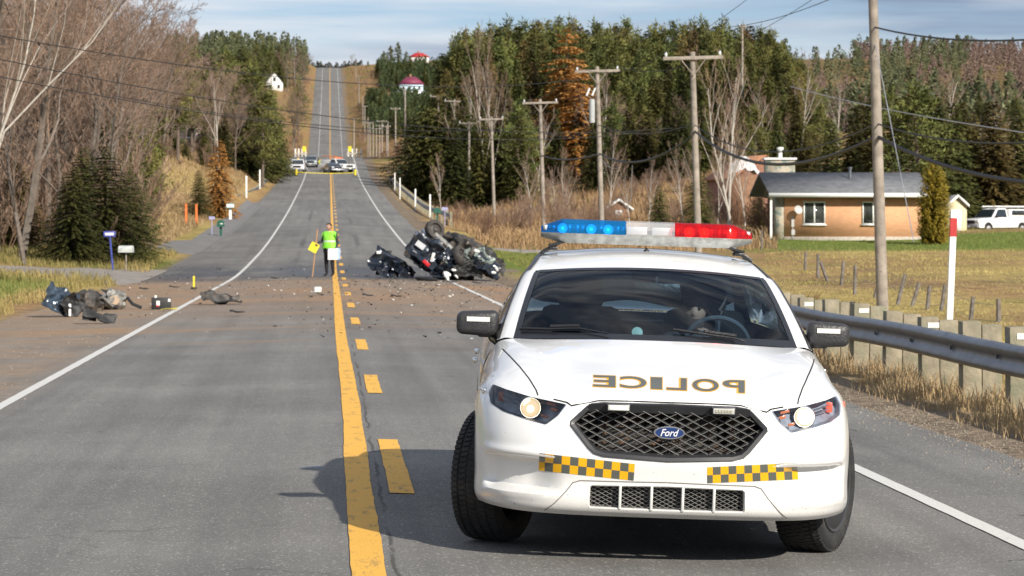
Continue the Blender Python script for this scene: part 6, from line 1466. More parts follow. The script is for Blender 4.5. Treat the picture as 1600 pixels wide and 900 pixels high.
def gable_house(px, D, w, d, h, rh, wall, roofm, name, label, cat='house', rz=0, z=None, wins=(), over=.3, trimw=False, door=None):
    """small house whose gable end faces the viewer"""
    X, Y = W(px, D); t = thing(name, (X, Y, T(X, Y) - .1 if z is None else z), label, cat, rz=rz)
    mb = MB(); mb.prism([(-w / 2, 0, -1), (-w / 2, 0, h), (0, 0, h + rh), (w / 2, 0, h), (w / 2, 0, -1)], (0, 0, 0), (0, d, 0)); mb.build('wall', wall, t, angle=0)
    mb = MB(); sl = math.hypot(w / 2, rh)
    for s in (1, -1):
        ux, uz = s * (w / 2) / sl, -rh / sl; e = sl + over; mb.prism([(0, -over, h + rh + .02), (ux * e, -over, h + rh + .02 + uz * e), (ux * e, -over, h + rh + .14 + uz * e), (0, -over, h + rh + .14)], (0, 0, 0), (0, d + 2 * over, 0))
    r = mb.build('roof', roofm, t, angle=0)
    if trimw:
        mb = MB()
        for s in (1, -1): ux, uz = s * (w / 2) / sl, -rh / sl; e = sl + over; mb.prism([(0, -over - .05, h + rh - .04), (ux * e, -over - .05, h + rh - .04 + uz * e), (ux * e, -over - .05, h + rh + .16 + uz * e), (0, -over - .05, h + rh + .16)], (0, 0, 0), (0, .045, 0))
        mb.build('roof_trim', whitep, r, angle=0)
    for x, z_, ww, hh_ in wins: window(t, x, z_, ww, hh_, -.01, mull=False)
    if door: mb = MB(); mb.box((door[0], -.03, door[2] / 2 - .1), (door[1], .06, door[2])); mb.build('door', whitep, t, angle=0)
    return t
brownw = mat('brown_boards', (.22, .12, .07), .85, var=.3); cream = mat('cream_boards', (.66, .60, .38), .7, var=.1); bluew = mat('pale_blue_boards', (.50, .66, .76), .7)
gable_house(967, 216, 2.1, 1.8, 1.0, .72, brownw, mat('shed_roof', (.2, .2, .2), .8), 'small_shed', 'tiny brown well house with white roof trim and white door', 'shed', over=.22, trimw=True, door=(0, .62, 1.0))
gable_house(1496, 168, 1.25, 1.6, 1.75, .55, cream, mat('shed_roof', (.2, .2, .2), .8), 'garden_shed', 'pale yellow garden shed with white trim right of the golden cedar', 'shed', over=.18, trimw=True, door=(0, .5, 1.5))
gable_house(1636, 205, 6, 6, 2.4, 1.5, brownw, shingle, 'neighbour_house', 'brown-walled house with a dark roof, cut off by the right frame edge', over=.6, trimw=True)
gable_house(1195, 195, 5, 6, 4.2, 1.6, mat('red_brown_wall', (.26, .13, .09), .85, var=.25), mat('orange_roof', (.36, .17, .09), .8), 'rear_house', 'red-brown building peeking out behind the bungalow chimney', rz=.2)
X, Y = W(1162, 190); t = thing('covered_boat', (X, Y, T(X, Y)), 'pale tarpaulin-covered heap showing left of the stone chimney', 'tarpaulin')
mb = MB(); rows = [[Vector((-1.1 + 2.2 * i / 10, -.7 + 1.4 * j / 6, 4.0 + 1.6 * math.sin(math.pi * (.1 + .8 * i / 10)) * math.sin(math.pi * (.12 + .76 * j / 6)) + .35 * noise.noise(Vector((i * .7, j * .8, 3))))) for i in range(11)] for j in range(7)]; mb.grid(rows); mb.build('tarpaulin', mat('pale_tarp', (.6, .58, .58), .6), t)
mb = MB(); mb.box((0, 0, 2.0), (2.0, 1.2, 4.3)); mb.build('platform', brownw, t, angle=0)
X, Y = W(429, 1000)
gable_house(429, 1000, 6.4, 9, 3.0, 4.0, whitep, mat('dark_roof', (.12, .12, .13), .8), 'gabled_house', 'white steep-gabled house high on the left hillside', wins=((0, 4.2, 1.1, 1.5), (-1.6, 1.4, 1.0, 1.4), (1.6, 1.4, 1.0, 1.4)))
def hip_house(px, D, w, h, rh, wall, rm, name, label, wins, lower=None):
    X, Y = W(px, D); t = thing(name, (X, Y, T(X, Y) - .3), label, 'house'); mb = MB(); mb.box((0, 4, h / 2 - 1), (w, 8, h + 2)); mb.build('wall', wall, t, angle=0)
    mb = MB(); a, b_ = w / 2 + .5, 4.5; mb.add([(-a, -.5, h), (a, -.5, h), (a, 8.5, h), (-a, 8.5, h), (-a * .35, 4, h + rh), (a * .35, 4, h + rh)], [(0, 1, 5, 4), (1, 2, 5), (2, 3, 4, 5), (3, 0, 4), (3, 2, 1, 0)]); r = mb.build('roof', rm, t, angle=0)
    mb = MB(); mb.box((-.3, 4, h + rh + .2), (.8, .8, 1.4)); mb.build('chimney', mat('chimney_brick', (.3, .15, .1), .9), r, angle=0)
    if lower: mb = MB(); mb.prism([(-w / 2 - lower, -1.5, h * .32), (w / 2 + 1, -1.5, h * .32), (w / 2 + .3, 0, h * .55), (-w / 2 - lower + .5, 0, h * .55)], (0, 0, 0), (0, 0, .15)); mb.build('porch_roof', mat('porch_white', (.72, .75, .78), .6), t, angle=0); mb = MB(); mb.box((-w / 2 - lower / 2, 1, h * .1), (lower, 5, h * .5)); mb.build('annex', wall, t, angle=0)
    for x, z in wins: window(t, x, z, .9, 1.2, -.02, mull=False)
    return t
hip_house(643, 985, 9, 5.6, 3.0, bluew, mat('maroon_roof', (.20, .03, .07), .6), 'farmhouse', 'pale blue two-storey farmhouse with a maroon hip roof', ((-3, 4), (-1, 4), (1, 4), (3, 4), (-2, 1.2), (2, 1.2)), lower=3)
hip_house(655, 1240, 9, 3, 2.2, whitep, mat('red_roof', (.45, .03, .03), .6), 'hilltop_house', 'white house with a bright red roof on the hill crest', ((-2, 1.5), (2, 1.5)))
hip_house(276, 285, 5.2, 2.6, 1.6, mat('pinkish_white_boards', (.62, .48, .46), .7), mat('dull_roof', (.25, .12, .1), .8), 'roadside_house', 'pinkish white house half hidden by evergreens on the left slope', ((-1.5, 1.4), (1.5, 1.4)))
COL.objects[-1]
# ---------------------------------------------------------------- vehicles
vglass = mat('vehicle_glass', (.02, .028, .035), .06, coat=1); tyreb = mat('plain_tyre', (.02, .02, .021), .8); rimg = mat('silver_rim', (.5, .5, .52), .3, .8); lampc = mat('lamp_clear', (.7, .72, .74), .12, coat=1); grilled = mat('grille_dark', (.03, .03, .035), .4, .3)
def vehicle(name, label, cat, prof, cabin, W_, col, wheels, loc, rz, Rw=.36, extra=None, group=None, hoodz=1.0):
    """prof: side outline (y,z) nose at y=0; cabin: window-band outline"""
    t = thing(name, loc, label, cat, group, rz); w = W_ / 2
    def outline(bm_prof, wid, taper, m, nm, par, bev=.05):
        bm = bmesh.new(); vs1 = [bm.verts.new((-wid, y, z)) for y, z in bm_prof]; vs2 = [bm.verts.new((wid, y, z)) for y, z in bm_prof]; n = len(bm_prof)
        bm.faces.new(vs1); bm.faces.new(vs2[::-1])
        for i in range(n): bm.faces.new((vs1[i], vs2[i], vs2[(i + 1) % n], vs1[(i + 1) % n]))
        bmesh.ops.recalc_face_normals(bm, faces=bm.faces[:]); bmesh.ops.bevel(bm, geom=bm.edges[:], offset=bev, segments=2, affect='EDGES', profile=.5, clamp_overlap=True)
        zs = [z for _, z in bm_prof]; z0_, z1_ = min(zs), max(zs)
        for v in bm.verts: v.co.x *= 1 - taper * max(0, (v.co.z - z0_) / (z1_ - z0_))
        bm.verts.index_update(); mb = MB(); mb.add([v.co.copy() for v in bm.verts], [[v.index for v in f.verts] for f in bm.faces]); bm.free(); return mb.build(nm, m, par, angle=35)
    bodyo = outline(prof, w, .06, col, 'body', t)
    cab = outline(cabin, w * .93, .16, col, 'cabin', t, .04)
    # windows set into the cabin
    cy0 = min(cabin, key=lambda p: p[0]); zs = [z for _, z in cabin]; zt = max(zs); zb_ = min(zs); front = [p for p in cabin if p[1] > zt - .12]; fy0 = min(p[0] for p in front); fy1 = max(p[0] for p in front); by0 = cabin[0][0]; by1 = cabin[-1][0]
    mb = MB(); k = w * .93
    def cw(z): return k * (1 - .16 * (z - zb_) / (zt - zb_))
    za, zc = zb_ + .08, zt - .10; fa = by0 + (fy0 - by0) * .12; fb = by0 + (fy0 - by0) * .86
    mb.add([(-cw(za) + .08, fa - .02, za), (cw(za) - .08, fa - .02, za), (cw(zc) - .08, fb - .02, zc), (-cw(zc) + .08, fb - .02, zc)], [(0, 1, 2, 3)])
    mb.build('windshield', vglass, cab, angle=0)
    for s in (1, -1):
        mb = MB(); mb.add([(s * (cw(za) + .006), fa + .22, za), (s * (cw(za) + .006), by1 - .15, za), (s * (cw(zc) + .006), min(fy1, by1) - .1, zc), (s * (cw(zc) + .006), fb + .16, zc)], [(0, 1, 2, 3)]); mb.build('side_window', vglass, cab, angle=0)
        mb = MB(); mb.box((s * (w + .12), by0 + .3, za + .05), (.2, .1, .18), bev=.02); mb.build('side_mirror', grilled, t)
        mb = MB(); mb.box((s * w * .76, .0, hoodz * .83), (.30, .10, .17), bev=.02); mb.build('headlight', lampc, t)
        mb = MB(); mb.box((s * (w - .04), by0 + .9, hoodz * .95), (.06, .2, .04), bev=.01); mb.build('door_handle', grilled, t)
    mb = MB(); mb.box((0, -.02, hoodz * .80), (w * 1.05, .08, .26), bev=.02); g = mb.build('grille', grilled, t)
    mb = MB(); mb.box((0, -.08, hoodz * .50), (w * 1.96, .22, .20), bev=.04); mb.build('bumper', mat('bumper_grey', (.35, .36, .38), .35, .6), t)
    mb = MB(); mb.box((0, -.20, hoodz * .5), (.34, .02, .12)); mb.build('licence_plate', whitep, t)
    for y in wheels:
        for s in (1, -1):
            M = Matrix.Translation((s * (w - .08), y, Rw)) @ Matrix.Rotation(R(90), 4, 'Y'); mb = MB(); mb.lathe([(Rw * .6, -.11), (Rw * .93, -.12), (Rw, -.09), (Rw, .09), (Rw * .93, .12), (Rw * .6, .11)], 28, M, closed=True); wo = mb.build('wheel', tyreb, t)
            mb = MB(); mb.lathe([(Rw * .62, s * .10), (Rw * .5, s * .06), (Rw * .2, s * .09), (0, s * .1)], 20, M); mb.build('rim', rimg, wo, angle=30)
            mb = MB(); mb.lathe([(Rw * 1.12, -.12), (Rw * 1.16, .10), (Rw * 1.02, .105), (Rw * .4, .0)], 24, Matrix.Translation((s * (w - .11), y, Rw + .02)) @ Matrix.Rotation(R(90 * s), 4, 'Y')); mb.build('wheel_arch', grilled, t)
    if extra: extra(t, w)
    return t
truckp = [(0, .45), (0, 1.05), (.15, 1.15), (1.35, 1.22), (1.6, 1.22), (5.5, 1.22), (5.6, 1.1), (5.6, .5)]; cabp = [(1.35, 1.16), (2.05, 1.86), (2.3, 1.92), (3.0, 1.92), (3.1, 1.16)]
suvp = [(0, .40), (0, .95), (.15, 1.02), (1.25, 1.10), (1.5, 1.12), (4.5, 1.12), (4.7, 1.0), (4.7, .45)]; scab = [(1.25, 1.06), (1.95, 1.66), (2.2, 1.72), (4.0, 1.70), (4.5, 1.06)]
sedp = [(0, .35), (0, .75), (.12, .82), (1.2, .98), (3.9, 1.0), (4.7, .95), (4.8, .8), (4.8, .4)]; cabs = [(1.2, .94), (1.95, 1.38), (2.2, 1.43), (3.2, 1.42), (3.9, .94)]
wv_ = mat('white_vehicle_paint', (.78, .78, .78), .3, coat=.8)
def bedcap(t, w):
    mb = MB(); mb.box((0, 4.3, 1.52), (w * 1.9, 2.3, .66), bev=.05); c = mb.build('bed_cap', wv_, t)
    for s in (1, -1): mb = MB(); mb.box((s * (w * .955), 4.3, 1.58), (.02, 1.7, .34)); mb.build('cap_window', vglass, c, angle=0)
    mb = MB(); 
    for s in (1, -1): mb.tube([(s * .6, 1.9, 2.04), (s * .6, 5.4, 2.04)], .05, 6)
    for y in (2.1, 3.0, 4.2, 5.2): mb.tube([(-.8, y, 2.0), (.8, y, 2.0)], .035, 6); 
    mb.build('roof_rack', whitep, t)
X, Y = W(1520, 186); vehicle('pickup_truck', 'white pickup truck with a ladder rack parked on the lawn at right', 'pickup truck', truckp, cabp, 1.95, wv_, (.95, 4.5), (X, Y + .9, T(X, Y) - .03), R(-58), extra=bedcap, hoodz=1.12, Rw=.40)
def racklight(t, w):
    mb = MB(); 
    for s in (1, -1): mb.tube([(s * .75, 2.9, 1.2), (s * .75, 2.9, 2.45), (s * .75, 5, 2.45), (s * .75, 5, 1.2)], .04, 5)
    mb.tube([(-.75, 2.9, 2.45), (.75, 2.9, 2.45)], .04, 5); mb.build('ladder_rack', galv, t); mb = MB(); mb.lathe([(.13, 0), (.13, .08), (.09, .18), (0, .2)], 14, Matrix.Translation((0, 2.4, 1.92))); mb.build('beacon', mat('beacon_amber', (.8, .45, .02), .3), t)
def rp_(px, D): X, Y = W(px, D); return (X, Y, P(Y) + crown(X))
vehicle('pickup_truck', 'white service pickup with roof beacon parked head-on on the far left road edge', 'pickup truck', truckp, cabp, 1.95, wv_, (.95, 4.5), rp_(464, 341), R(-3), extra=racklight, hoodz=1.12)
vehicle('suv', 'dark grey car parked behind the white service pickup on the far road', 'suv', suvp, scab, 1.85, mat('silver_grey_paint', (.30, .34, .36), .3, .4, coat=1), (.9, 3.8), rp_(485, 360), R(-4))
vehicle('sedan', 'slate blue car parked tail-first against the white tow truck on the far road', 'sedan', sedp, cabs, 1.8, mat('slate_paint', (.07, .09, .13), .25, .3, coat=1), (.9, 3.8), rp_(528, 339), R(16))
def towbits(t, w):
    mb = MB(); mb.box((0, 2.5, 2.06), (1.5, .28, .12), bev=.02); mb.build('light_bar', mat('orange_light', (.8, .18, .03), .3), t)
    mb = MB(); mb.box((0, 4.2, 1.5), (1.7, 2.2, .6), bev=.04); mb.build('equipment_box', whitep, t)
    mb = MB()
    for s in (1, -1): mb.tube([(s * .7, 3.2, 1.2), (s * .5, 3.4, 2.3), (s * .5, 5.2, 2.3)], .06, 5)
    mb.build('lifting_arm', mat('arm_orange', (.6, .2, .06), .5), t)
vehicle('tow_truck', 'white and orange tow truck with an orange roof light bar on the far road', 'tow truck', truckp, cabp, 2.1, wv_, (.95, 4.5), rp_(546, 343), R(38), extra=towbits, hoodz=1.12)

# ---------------------------------------------------------------- people
skinm = mat('skin', (.52, .30, .22), .55); hairm = mat('dark_hair', (.05, .03, .02), .8); trouser = mat('black_trousers', (.014, .014, .018), .85); jacket = mat('dark_uniform', (.035, .035, .042), .8); vestm = mat('lime_vest', (.28, .85, .06), .55); vests = mat('vest_band', (.62, .66, .60), .4); bootm = mat('boot_black', (.012, .012, .012), .5); rainm = mat('yellow_rainsuit', (.72, .74, .03), .5)
def skinmesh(J, E, root, sub=2):
    names = list(J); me = bpy.data.meshes.new('sk'); me.from_pydata([J[n][:3] for n in names], [(names.index(a), names.index(b_)) for a, b_ in E], []); o = bpy.data.objects.new('sk', me); COL.objects.link(o)
    md = o.modifiers.new('s', 'SKIN'); md.use_smooth_shade = True
    for i, n in enumerate(names): r = J[n][3]; me.skin_vertices[0].data[i].radius = (r, J[n][4] if len(J[n]) > 4 else r); me.skin_vertices[0].data[i].use_root = (n == root)
    s2 = o.modifiers.new('b', 'SUBSURF'); s2.levels = s2.render_levels = sub
    dg = bpy.context.evaluated_depsgraph_get(); m2 = bpy.data.meshes.new_from_object(o.evaluated_get(dg)); vs = [v.co.copy() for v in m2.vertices]; fs = [tuple(p.vertices) for p in m2.polygons]
    bpy.data.objects.remove(o); bpy.data.meshes.remove(me); bpy.data.meshes.remove(m2); return vs, fs
def headmesh(c, yaw, pitch=0, h=.225):
    """head with brow, nose, mouth, chin and ears, facing -y before turning"""
    vs, fs = [], []; n, k = 28, 22; Rm = Matrix.Rotation(yaw, 3, 'Z') @ Matrix.Rotation(pitch, 3, 'X')
    for i in range(k + 1):
        ph = math.pi * i / k; z = math.cos(ph)
        for j in range(n):
            a = 2 * math.pi * j / n; x, y = math.sin(ph) * math.cos(a), math.sin(ph) * math.sin(a)
            jaw = 1 - .28 * smooth(-.1, -1, z); px, py, pz = x * .078 * jaw, y * .098 * (1 - .10 * smooth(0, -1, z)), z * h / 2
            if y < -.2:
                f = smooth(-.2, -.9, y); py -= f * (.020 * math.exp(-((x / .16) ** 2) - ((z + .12) / .16) ** 2)) ; py += f * .010 * (math.exp(-(((abs(x) - .36) / .16) ** 2) - ((z - .06) / .10) ** 2)); py -= f * .006 * math.exp(-((z - .24) / .1) ** 2)
                py -= f * .006 * math.exp(-((x / .3) ** 2) - ((z + .45) / .08) ** 2); py -= f * .008 * math.exp(-((x / .25) ** 2) - ((z + .78) / .12) ** 2)
            if abs(x) > .8: px += (.016 if x > 0 else -.016) * math.exp(-((y - .1) / .22) ** 2 - (z / .22) ** 2)
            vs.append(Rm @ Vector((px, py, pz)) + Vector(c))
    fs = [(i * n + j, (i + 1) * n + j, (i + 1) * n + (j + 1) % n, i * n + (j + 1) % n) for i in range(k) for j in range(n)]
    return vs, fs, Rm
def hairmesh(c, Rm, h=.225, long=0, cap=False):
    mb = MB(); rows = []
    for i in range(10):
        ph = math.pi * i / 9 * .62; row = []
        for j in range(25):
            a = 2 * math.pi * j / 24; x, y, z = math.sin(ph) * math.cos(a), math.sin(ph) * math.sin(a), math.cos(ph)
            if y < 0 and z < .60: z = z + (.60 - z) * smooth(0, -.5, y)
            k = 1.08 + .03 * noise.noise(Vector((x * 4, y * 4, z * 4))); row.append(Rm @ Vector((x * .078 * k, y * .098 * k, z * h / 2 * k - long * smooth(.2, -.5, z))) + Vector(c))
        rows.append(row)
    mb.grid(rows); return mb
def fingers(mb, wrist, d, palm_n, L=.085, curl=.35, m=0):
    d = d.normalized(); s = d.cross(palm_n).normalized(); n = palm_n.normalized(); base = Vector(wrist) + d * .085
    for k, (off_, ln) in enumerate(((-.030, .86), (-.010, 1.0), (.011, .95), (.031, .75))):
        p = base + s * off_; q = p + (d * math.cos(curl) + n * math.sin(curl)) * L * .5 * ln; r_ = q + (d * math.cos(curl * 2.4) + n * math.sin(curl * 2.4)) * L * .45 * ln; mb.tube([p - d * .02, p, q, r_], [.009, .0095, .0085, .006], 6, m)
    p = Vector(wrist) + d * .03 - s * .032; q = p + (d * .6 - s * .7 + n * .3).normalized() * .04; mb.tube([p, q, q + (d * .9 + n * .4).normalized() * .03], [.012, .011, .008], 6, m)
def person(name, label, loc, rz, pose, mats, zones, group=None, head=None, hands=(), hair=True, extra=None):
    t = thing(name, loc, label, 'person', group, rz); J, E = pose; vs, fs = skinmesh(J, E, 'pelvis'); mb = MB(); zi = [zones(sum((vs[i] for i in f), Vector()) / len(f)) for f in fs]
    mb.add(vs, fs); mb.m = zi; hv_, hf, Rm = headmesh(*head); mb.add(hv_, hf, 0)
    for w_, d_, n_, c_ in hands: fingers(mb, w_, d_, n_, curl=c_)
    b_ = mb.build('body', mats, t, angle=70)
    if hair: hairmesh(head[0], Rm).build('hair', hairm, t)
    if extra: extra(t, vs, fs, b_)
    return t
def V4(x, y, z, r, r2=None): return (x, y, z, r, r2 or r)
# officer: walking towards the left of the photo, seen from the front left
J = {'pelvis': V4(0, 0, .95, .15, .12), 'waist': V4(0, 0, 1.08, .175, .15), 'chest': V4(0, -.01, 1.28, .195, .15), 'neckb': V4(0, 0, 1.43, .085), 'neck': V4(0, -.01, 1.50, .055),
     'shR': V4(.20, .01, 1.38, .068), 'elR': V4(.27, .05, 1.12, .052), 'wrR': V4(.24, -.04, .90, .034), 'haR': V4(.235, -.06, .83, .038, .022),
     'shL': V4(-.20, .0, 1.38, .068), 'elL': V4(-.27, .0, 1.14, .052), 'wrL': V4(-.36, -.20, 1.11, .034), 'haL': V4(-.40, -.26, 1.12, .038, .022),
     'hiR': V4(.10, 0, .86, .11), 'knR': V4(.11, -.02, .50, .072), 'anR': V4(.12, .03, .10, .048), 'toR': V4(.13, -.13, .05, .042, .035),
     'hiL': V4(-.10, 0, .86, .11), 'knL': V4(-.10, -.04, .50, .072), 'anL': V4(-.10, .0, .10, .048), 'toL': V4(-.12, -.16, .05, .042, .035)}
E = [('pelvis', 'waist'), ('waist', 'chest'), ('chest', 'neckb'), ('neckb', 'neck'), ('neckb', 'shR'), ('shR', 'elR'), ('elR', 'wrR'), ('wrR', 'haR'), ('neckb', 'shL'), ('shL', 'elL'), ('elL', 'wrL'), ('wrL', 'haL'), ('pelvis', 'hiR'), ('hiR', 'knR'), ('knR', 'anR'), ('anR', 'toR'), ('pelvis', 'hiL'), ('hiL', 'knL'), ('knL', 'anL'), ('anL', 'toL')]
def zone_off(c):
    if c.z > 1.47: return 0
    if c.z < .13: return 3
    if c.z > .93 or abs(c.x) > .2:
        if (Vector((c.x, c.y, c.z)) - Vector((.235, -.06, .83))).length < .08 or (c - Vector((-.40, -.26, 1.12))).length < .08: return 0
        return 2
    return 1
def vest(t, vs, fs, b_):
    cen = Vector((0, 0, 1.2)); keep = []
    for f in fs:
        c = sum((vs[i] for i in f), Vector()) / len(f)
        if .96 < c.z < 1.47 and abs(c.x) < .215: keep.append(f)
    ids = sorted({i for f in keep for i in f}); mp_ = {i: k for k, i in enumerate(ids)}; out = []
    for i in ids:
        v = vs[i]; ax = Vector((0, 0, v.z)); d = v - ax; d.z = 0; out.append(v + d.normalized() * (.035 + .02 * smooth(1.3, .98, v.z)) + Vector((0, 0, -.03 * smooth(1.1, .98, v.z))))
    mb = MB(); mb.add(out, [[mp_[i] for i in f] for f in keep]); mb.m = [1 if (1.12 < sum(vs[i].z for i in f) / len(f) < 1.165) else 0 for f in keep]; mb.build('safety_vest', [vestm, vests], t, angle=60)
    mb = MB(); mb.lathe([(.155, .93), (.16, .96), (.155, .99)], 24, Matrix.Scale(.85, 4, (0, 1, 0))); mb.build('duty_belt', bootm, t); mb = MB(); mb.box((-.17, -.03, .86), (.05, .09, .18), bev=.01); mb.build('holster', bootm, t)
X, Y = W(515, 82.5); OF = person('person', 'officer in lime safety vest and black trousers standing on the centre line', (X, Y, P(Y)), R(-28), (J, E), [skinm, trouser, jacket, bootm], zone_off, head=((0, -.025, 1.625), R(-20), 0, .235), hands=(((.235, -.05, .87), Vector((0, -.1, -1)), Vector((-1, -.2, 0)), .5), ((-.38, -.23, 1.115), Vector((-.5, -.8, .1)), Vector((.5, -.3, -.6)), .9)), extra=vest)
Mo = Matrix.Translation(OF.location) @ Matrix.Rotation(OF.rotation_euler.z, 4, 'Z')
# survey stick with the yellow target and papers
a = Vector(rr(488, 432, 82.2)); a.z = P(82) + .0; b_ = rr(496, 358, 82.2); st = thing('measuring_stick', a, 'wooden stake with a tilted yellow card held upright by the officer', 'stick'); mb = MB(); mb.tube([(0, 0, 0), b_ - a], .022, 6); mb.build('stake', mat('raw_wood', (.42, .24, .12), .8), st)
mb = MB(); c = (b_ - a) * .62; Mq = Matrix.Rotation(.5, 3, 'Y'); mb.box(c + Vector((-.05, -.035, .0)), (.28, .02, .30), Mq); yc = mb.build('card', yelm, st); mb = MB(); mb.box(c + Vector((.03, -.05, .07)), (.09, .012, .05), Mq); mb.build('mark', blackm, yc)
a = Mo @ Vector((.235, -.09, .80)); pa = thing('papers', a, 'white papers held low in the officer\'s lowered hand', 'papers'); mb = MB(); mb.box((-.06, -.03, -.06), (.32, .012, .36), .1); mb.build('sheet', whitep, pa); mb = MB(); mb.box((.10, .0, -.05), (.16, .012, .36), -.2); mb.build('folder', mat('pale_blue_card', (.4, .55, .8), .6), pa)
# driver
DZ = -.10; DX = -.09
J2 = {'pelvis': V4(.37, 2.42, .66, .16, .13), 'waist': V4(.37, 2.44, .80, .15, .12), 'chest': V4(.37, 2.46, 1.00, .18, .125), 'neckb': V4(.37, 2.46, 1.14, .08), 'neck': V4(.37, 2.44, 1.20, .058),
      'shR': V4(.57, 2.45, 1.09, .065), 'elR': V4(.62, 2.20, .92, .05), 'wrR': V4(.54, 1.99, .98, .034), 'haR': V4(.52, 1.93, 1.00, .036), 'shL': V4(.17, 2.45, 1.09, .065), 'elL': V4(.12, 2.22, .90, .05), 'wrL': V4(.20, 1.99, .96, .034), 'haL': V4(.22, 1.93, .98, .036),
      'hiR': V4(.46, 2.36, .64, .11), 'knR': V4(.50, 1.90, .66, .075), 'anR': V4(.50, 1.62, .40, .05), 'hiL': V4(.28, 2.36, .64, .11), 'knL': V4(.24, 1.90, .66, .075), 'anL': V4(.24, 1.62, .40, .05), 'toR': V4(.50, 1.50, .36, .04), 'toL': V4(.24, 1.50, .36, .04)}
J2 = {k: (v[0] + DX, v[1], v[2] + (DZ if v[2] > .75 and 'wr' not in k and 'ha' not in k else 0), v[3], v[4]) for k, v in J2.items()}
def zone_dr(c): return 0 if c.z > 1.09 or c.y < 1.97 and c.z > .9 else 2
DR = person('person', 'bearded officer in dark uniform seated at the wheel behind the windshield', car.location, 0, (J2, E), [skinm, trouser, jacket, bootm], zone_dr, head=((.28, 2.41, 1.215), 0, R(4), .235), hands=(((.47, 1.96, .985), Vector((-.1, -1, .3)), Vector((-.3, .2, -1)), 1.0), ((.15, 1.96, .965), Vector((.1, -1, .3)), Vector((.3, .2, -1)), 1.0)), hair=True)
DR.rotation_euler = car.rotation_euler
mb = MB(); rows = []
for i in range(6):
    z = -.056 - .011 * i; rows.append([Vector((.28 + .075 * math.sin(a_) * (1 - .05 * i), 2.41 - .104 * math.cos(a_) * (1 - .03 * i) + (-.002 * i), 1.215 + z)) for a_ in [(-1.3 + 2.6 * k / 10) for k in range(11)]])
mb.grid(rows); mb.build('beard', hairm, DR)
for sx in (-.027, .027): mb = MB(); mb.lathe([(0, -.012), (.012, -.004), (.012, .004), (0, .012)], 10, Matrix.Translation((.28 + sx, 2.41 - .092, 1.222)) @ Matrix.Rotation(R(90), 4, 'X')); mb.build('eye', mat('eye_dark', (.05, .04, .03), .2), DR)
# far person in yellow
J3 = dict(J); X, Y, Z = rp_(501, 348)
person('person', 'person in a yellow rain suit standing between the far parked vehicles', (X, Y, Z), R(20), (J3, E), [skinm, rainm, rainm, bootm], lambda c: 0 if c.z > 1.5 else (3 if c.z < .1 else 1), head=((0, -.025, 1.625), R(10), 0, .24), hair=True)

# ---------------------------------------------------------------- wreck and debris
wpaint = mat('dark_blue_wreck_paint', (.010, .016, .028), .22, .3, coat=.8, var=.5, scale=6, dirt=(.07, .06, .055), dscale=5, dlo=.55, dhi=.7)
soot = mat('sooty_metal', (.05, .047, .045), .6, .3, var=.5, scale=7, dirt=(.14, .11, .085), dscale=6, dlo=.5, dhi=.65)
lightmetal = mat('bare_alloy', (.38, .37, .34), .45, .6, var=.35, scale=8, dirt=(.08, .07, .06), dscale=7, dlo=.5, dhi=.65)
greyg = mat('torn_green_grey', (.20, .24, .22), .5, .2, var=.4, scale=6); blackp = mat('black_fragments', (.02, .02, .02), .6, var=.4); redt = mat('tail_lens_red', (.5, .02, .03), .25)
def sheet(mb, c, w, h, rot, seed, amp=.12, m=0, n=12, curl=.0, thick=.012, fr=2.5):
    """a crumpled panel: sharp folds from ridged noise"""
    Mr = rot if isinstance(rot, Matrix) else Matrix.Rotation(rot[2], 3, 'Z') @ Matrix.Rotation(rot[1], 3, 'Y') @ Matrix.Rotation(rot[0], 3, 'X'); rows = []
    for i in range(n + 1):
        row = []
        for j in range(n + 1):
            x, y = (i / n - .5) * w, (j / n - .5) * h; e = 1 + .16 * noise.noise(Vector((x * 5, y * 5, seed))) * (1 if i in (0, n) or j in (0, n) else 0)
            z = amp * (1 - 2 * abs(noise.noise(Vector((x * fr, y * fr, seed * 3.3))))) + amp * .5 * noise.noise(Vector((x * fr * 2.7, y * fr * 2.7, seed))) + curl * (x * x + .3 * y * y)
            row.append(Mr @ Vector((x * e, y * e, z)) + Vector(c))
        rows.append(row)
    mb.grid(rows, m); nrm = Mr @ Vector((0, 0, thick)); mb.grid([[p - nrm for p in r] for r in rows], m)
def tyre(mb, c, axis, Rw=.32, w=.2):
    M = Matrix.Translation(c) @ Vector(axis).to_track_quat('Z', 'Y').to_matrix().to_4x4(); mb.lathe([(Rw * .62, -w / 2), (Rw * .93, -w / 2 - .008), (Rw, -w / 2 + .03), (Rw, w / 2 - .03), (Rw * .93, w / 2 + .008), (Rw * .62, w / 2)], 30, M, closed=True); return M
DW = 83.0
def wl(px, py, dy=0, org=None):    # photo position at the wreck's own distance, as a local vector
    return rr(px, py, DW + dy) - org
X, Y = W(700, DW); WO = Vector((X, Y, P(Y) + crown(X))); wr = thing('wrecked_car', WO, 'crushed dark blue car lying overturned with its wheels in the air', 'wrecked car')
q = lambda px, py, dy=0: wl(px, py, dy, WO)
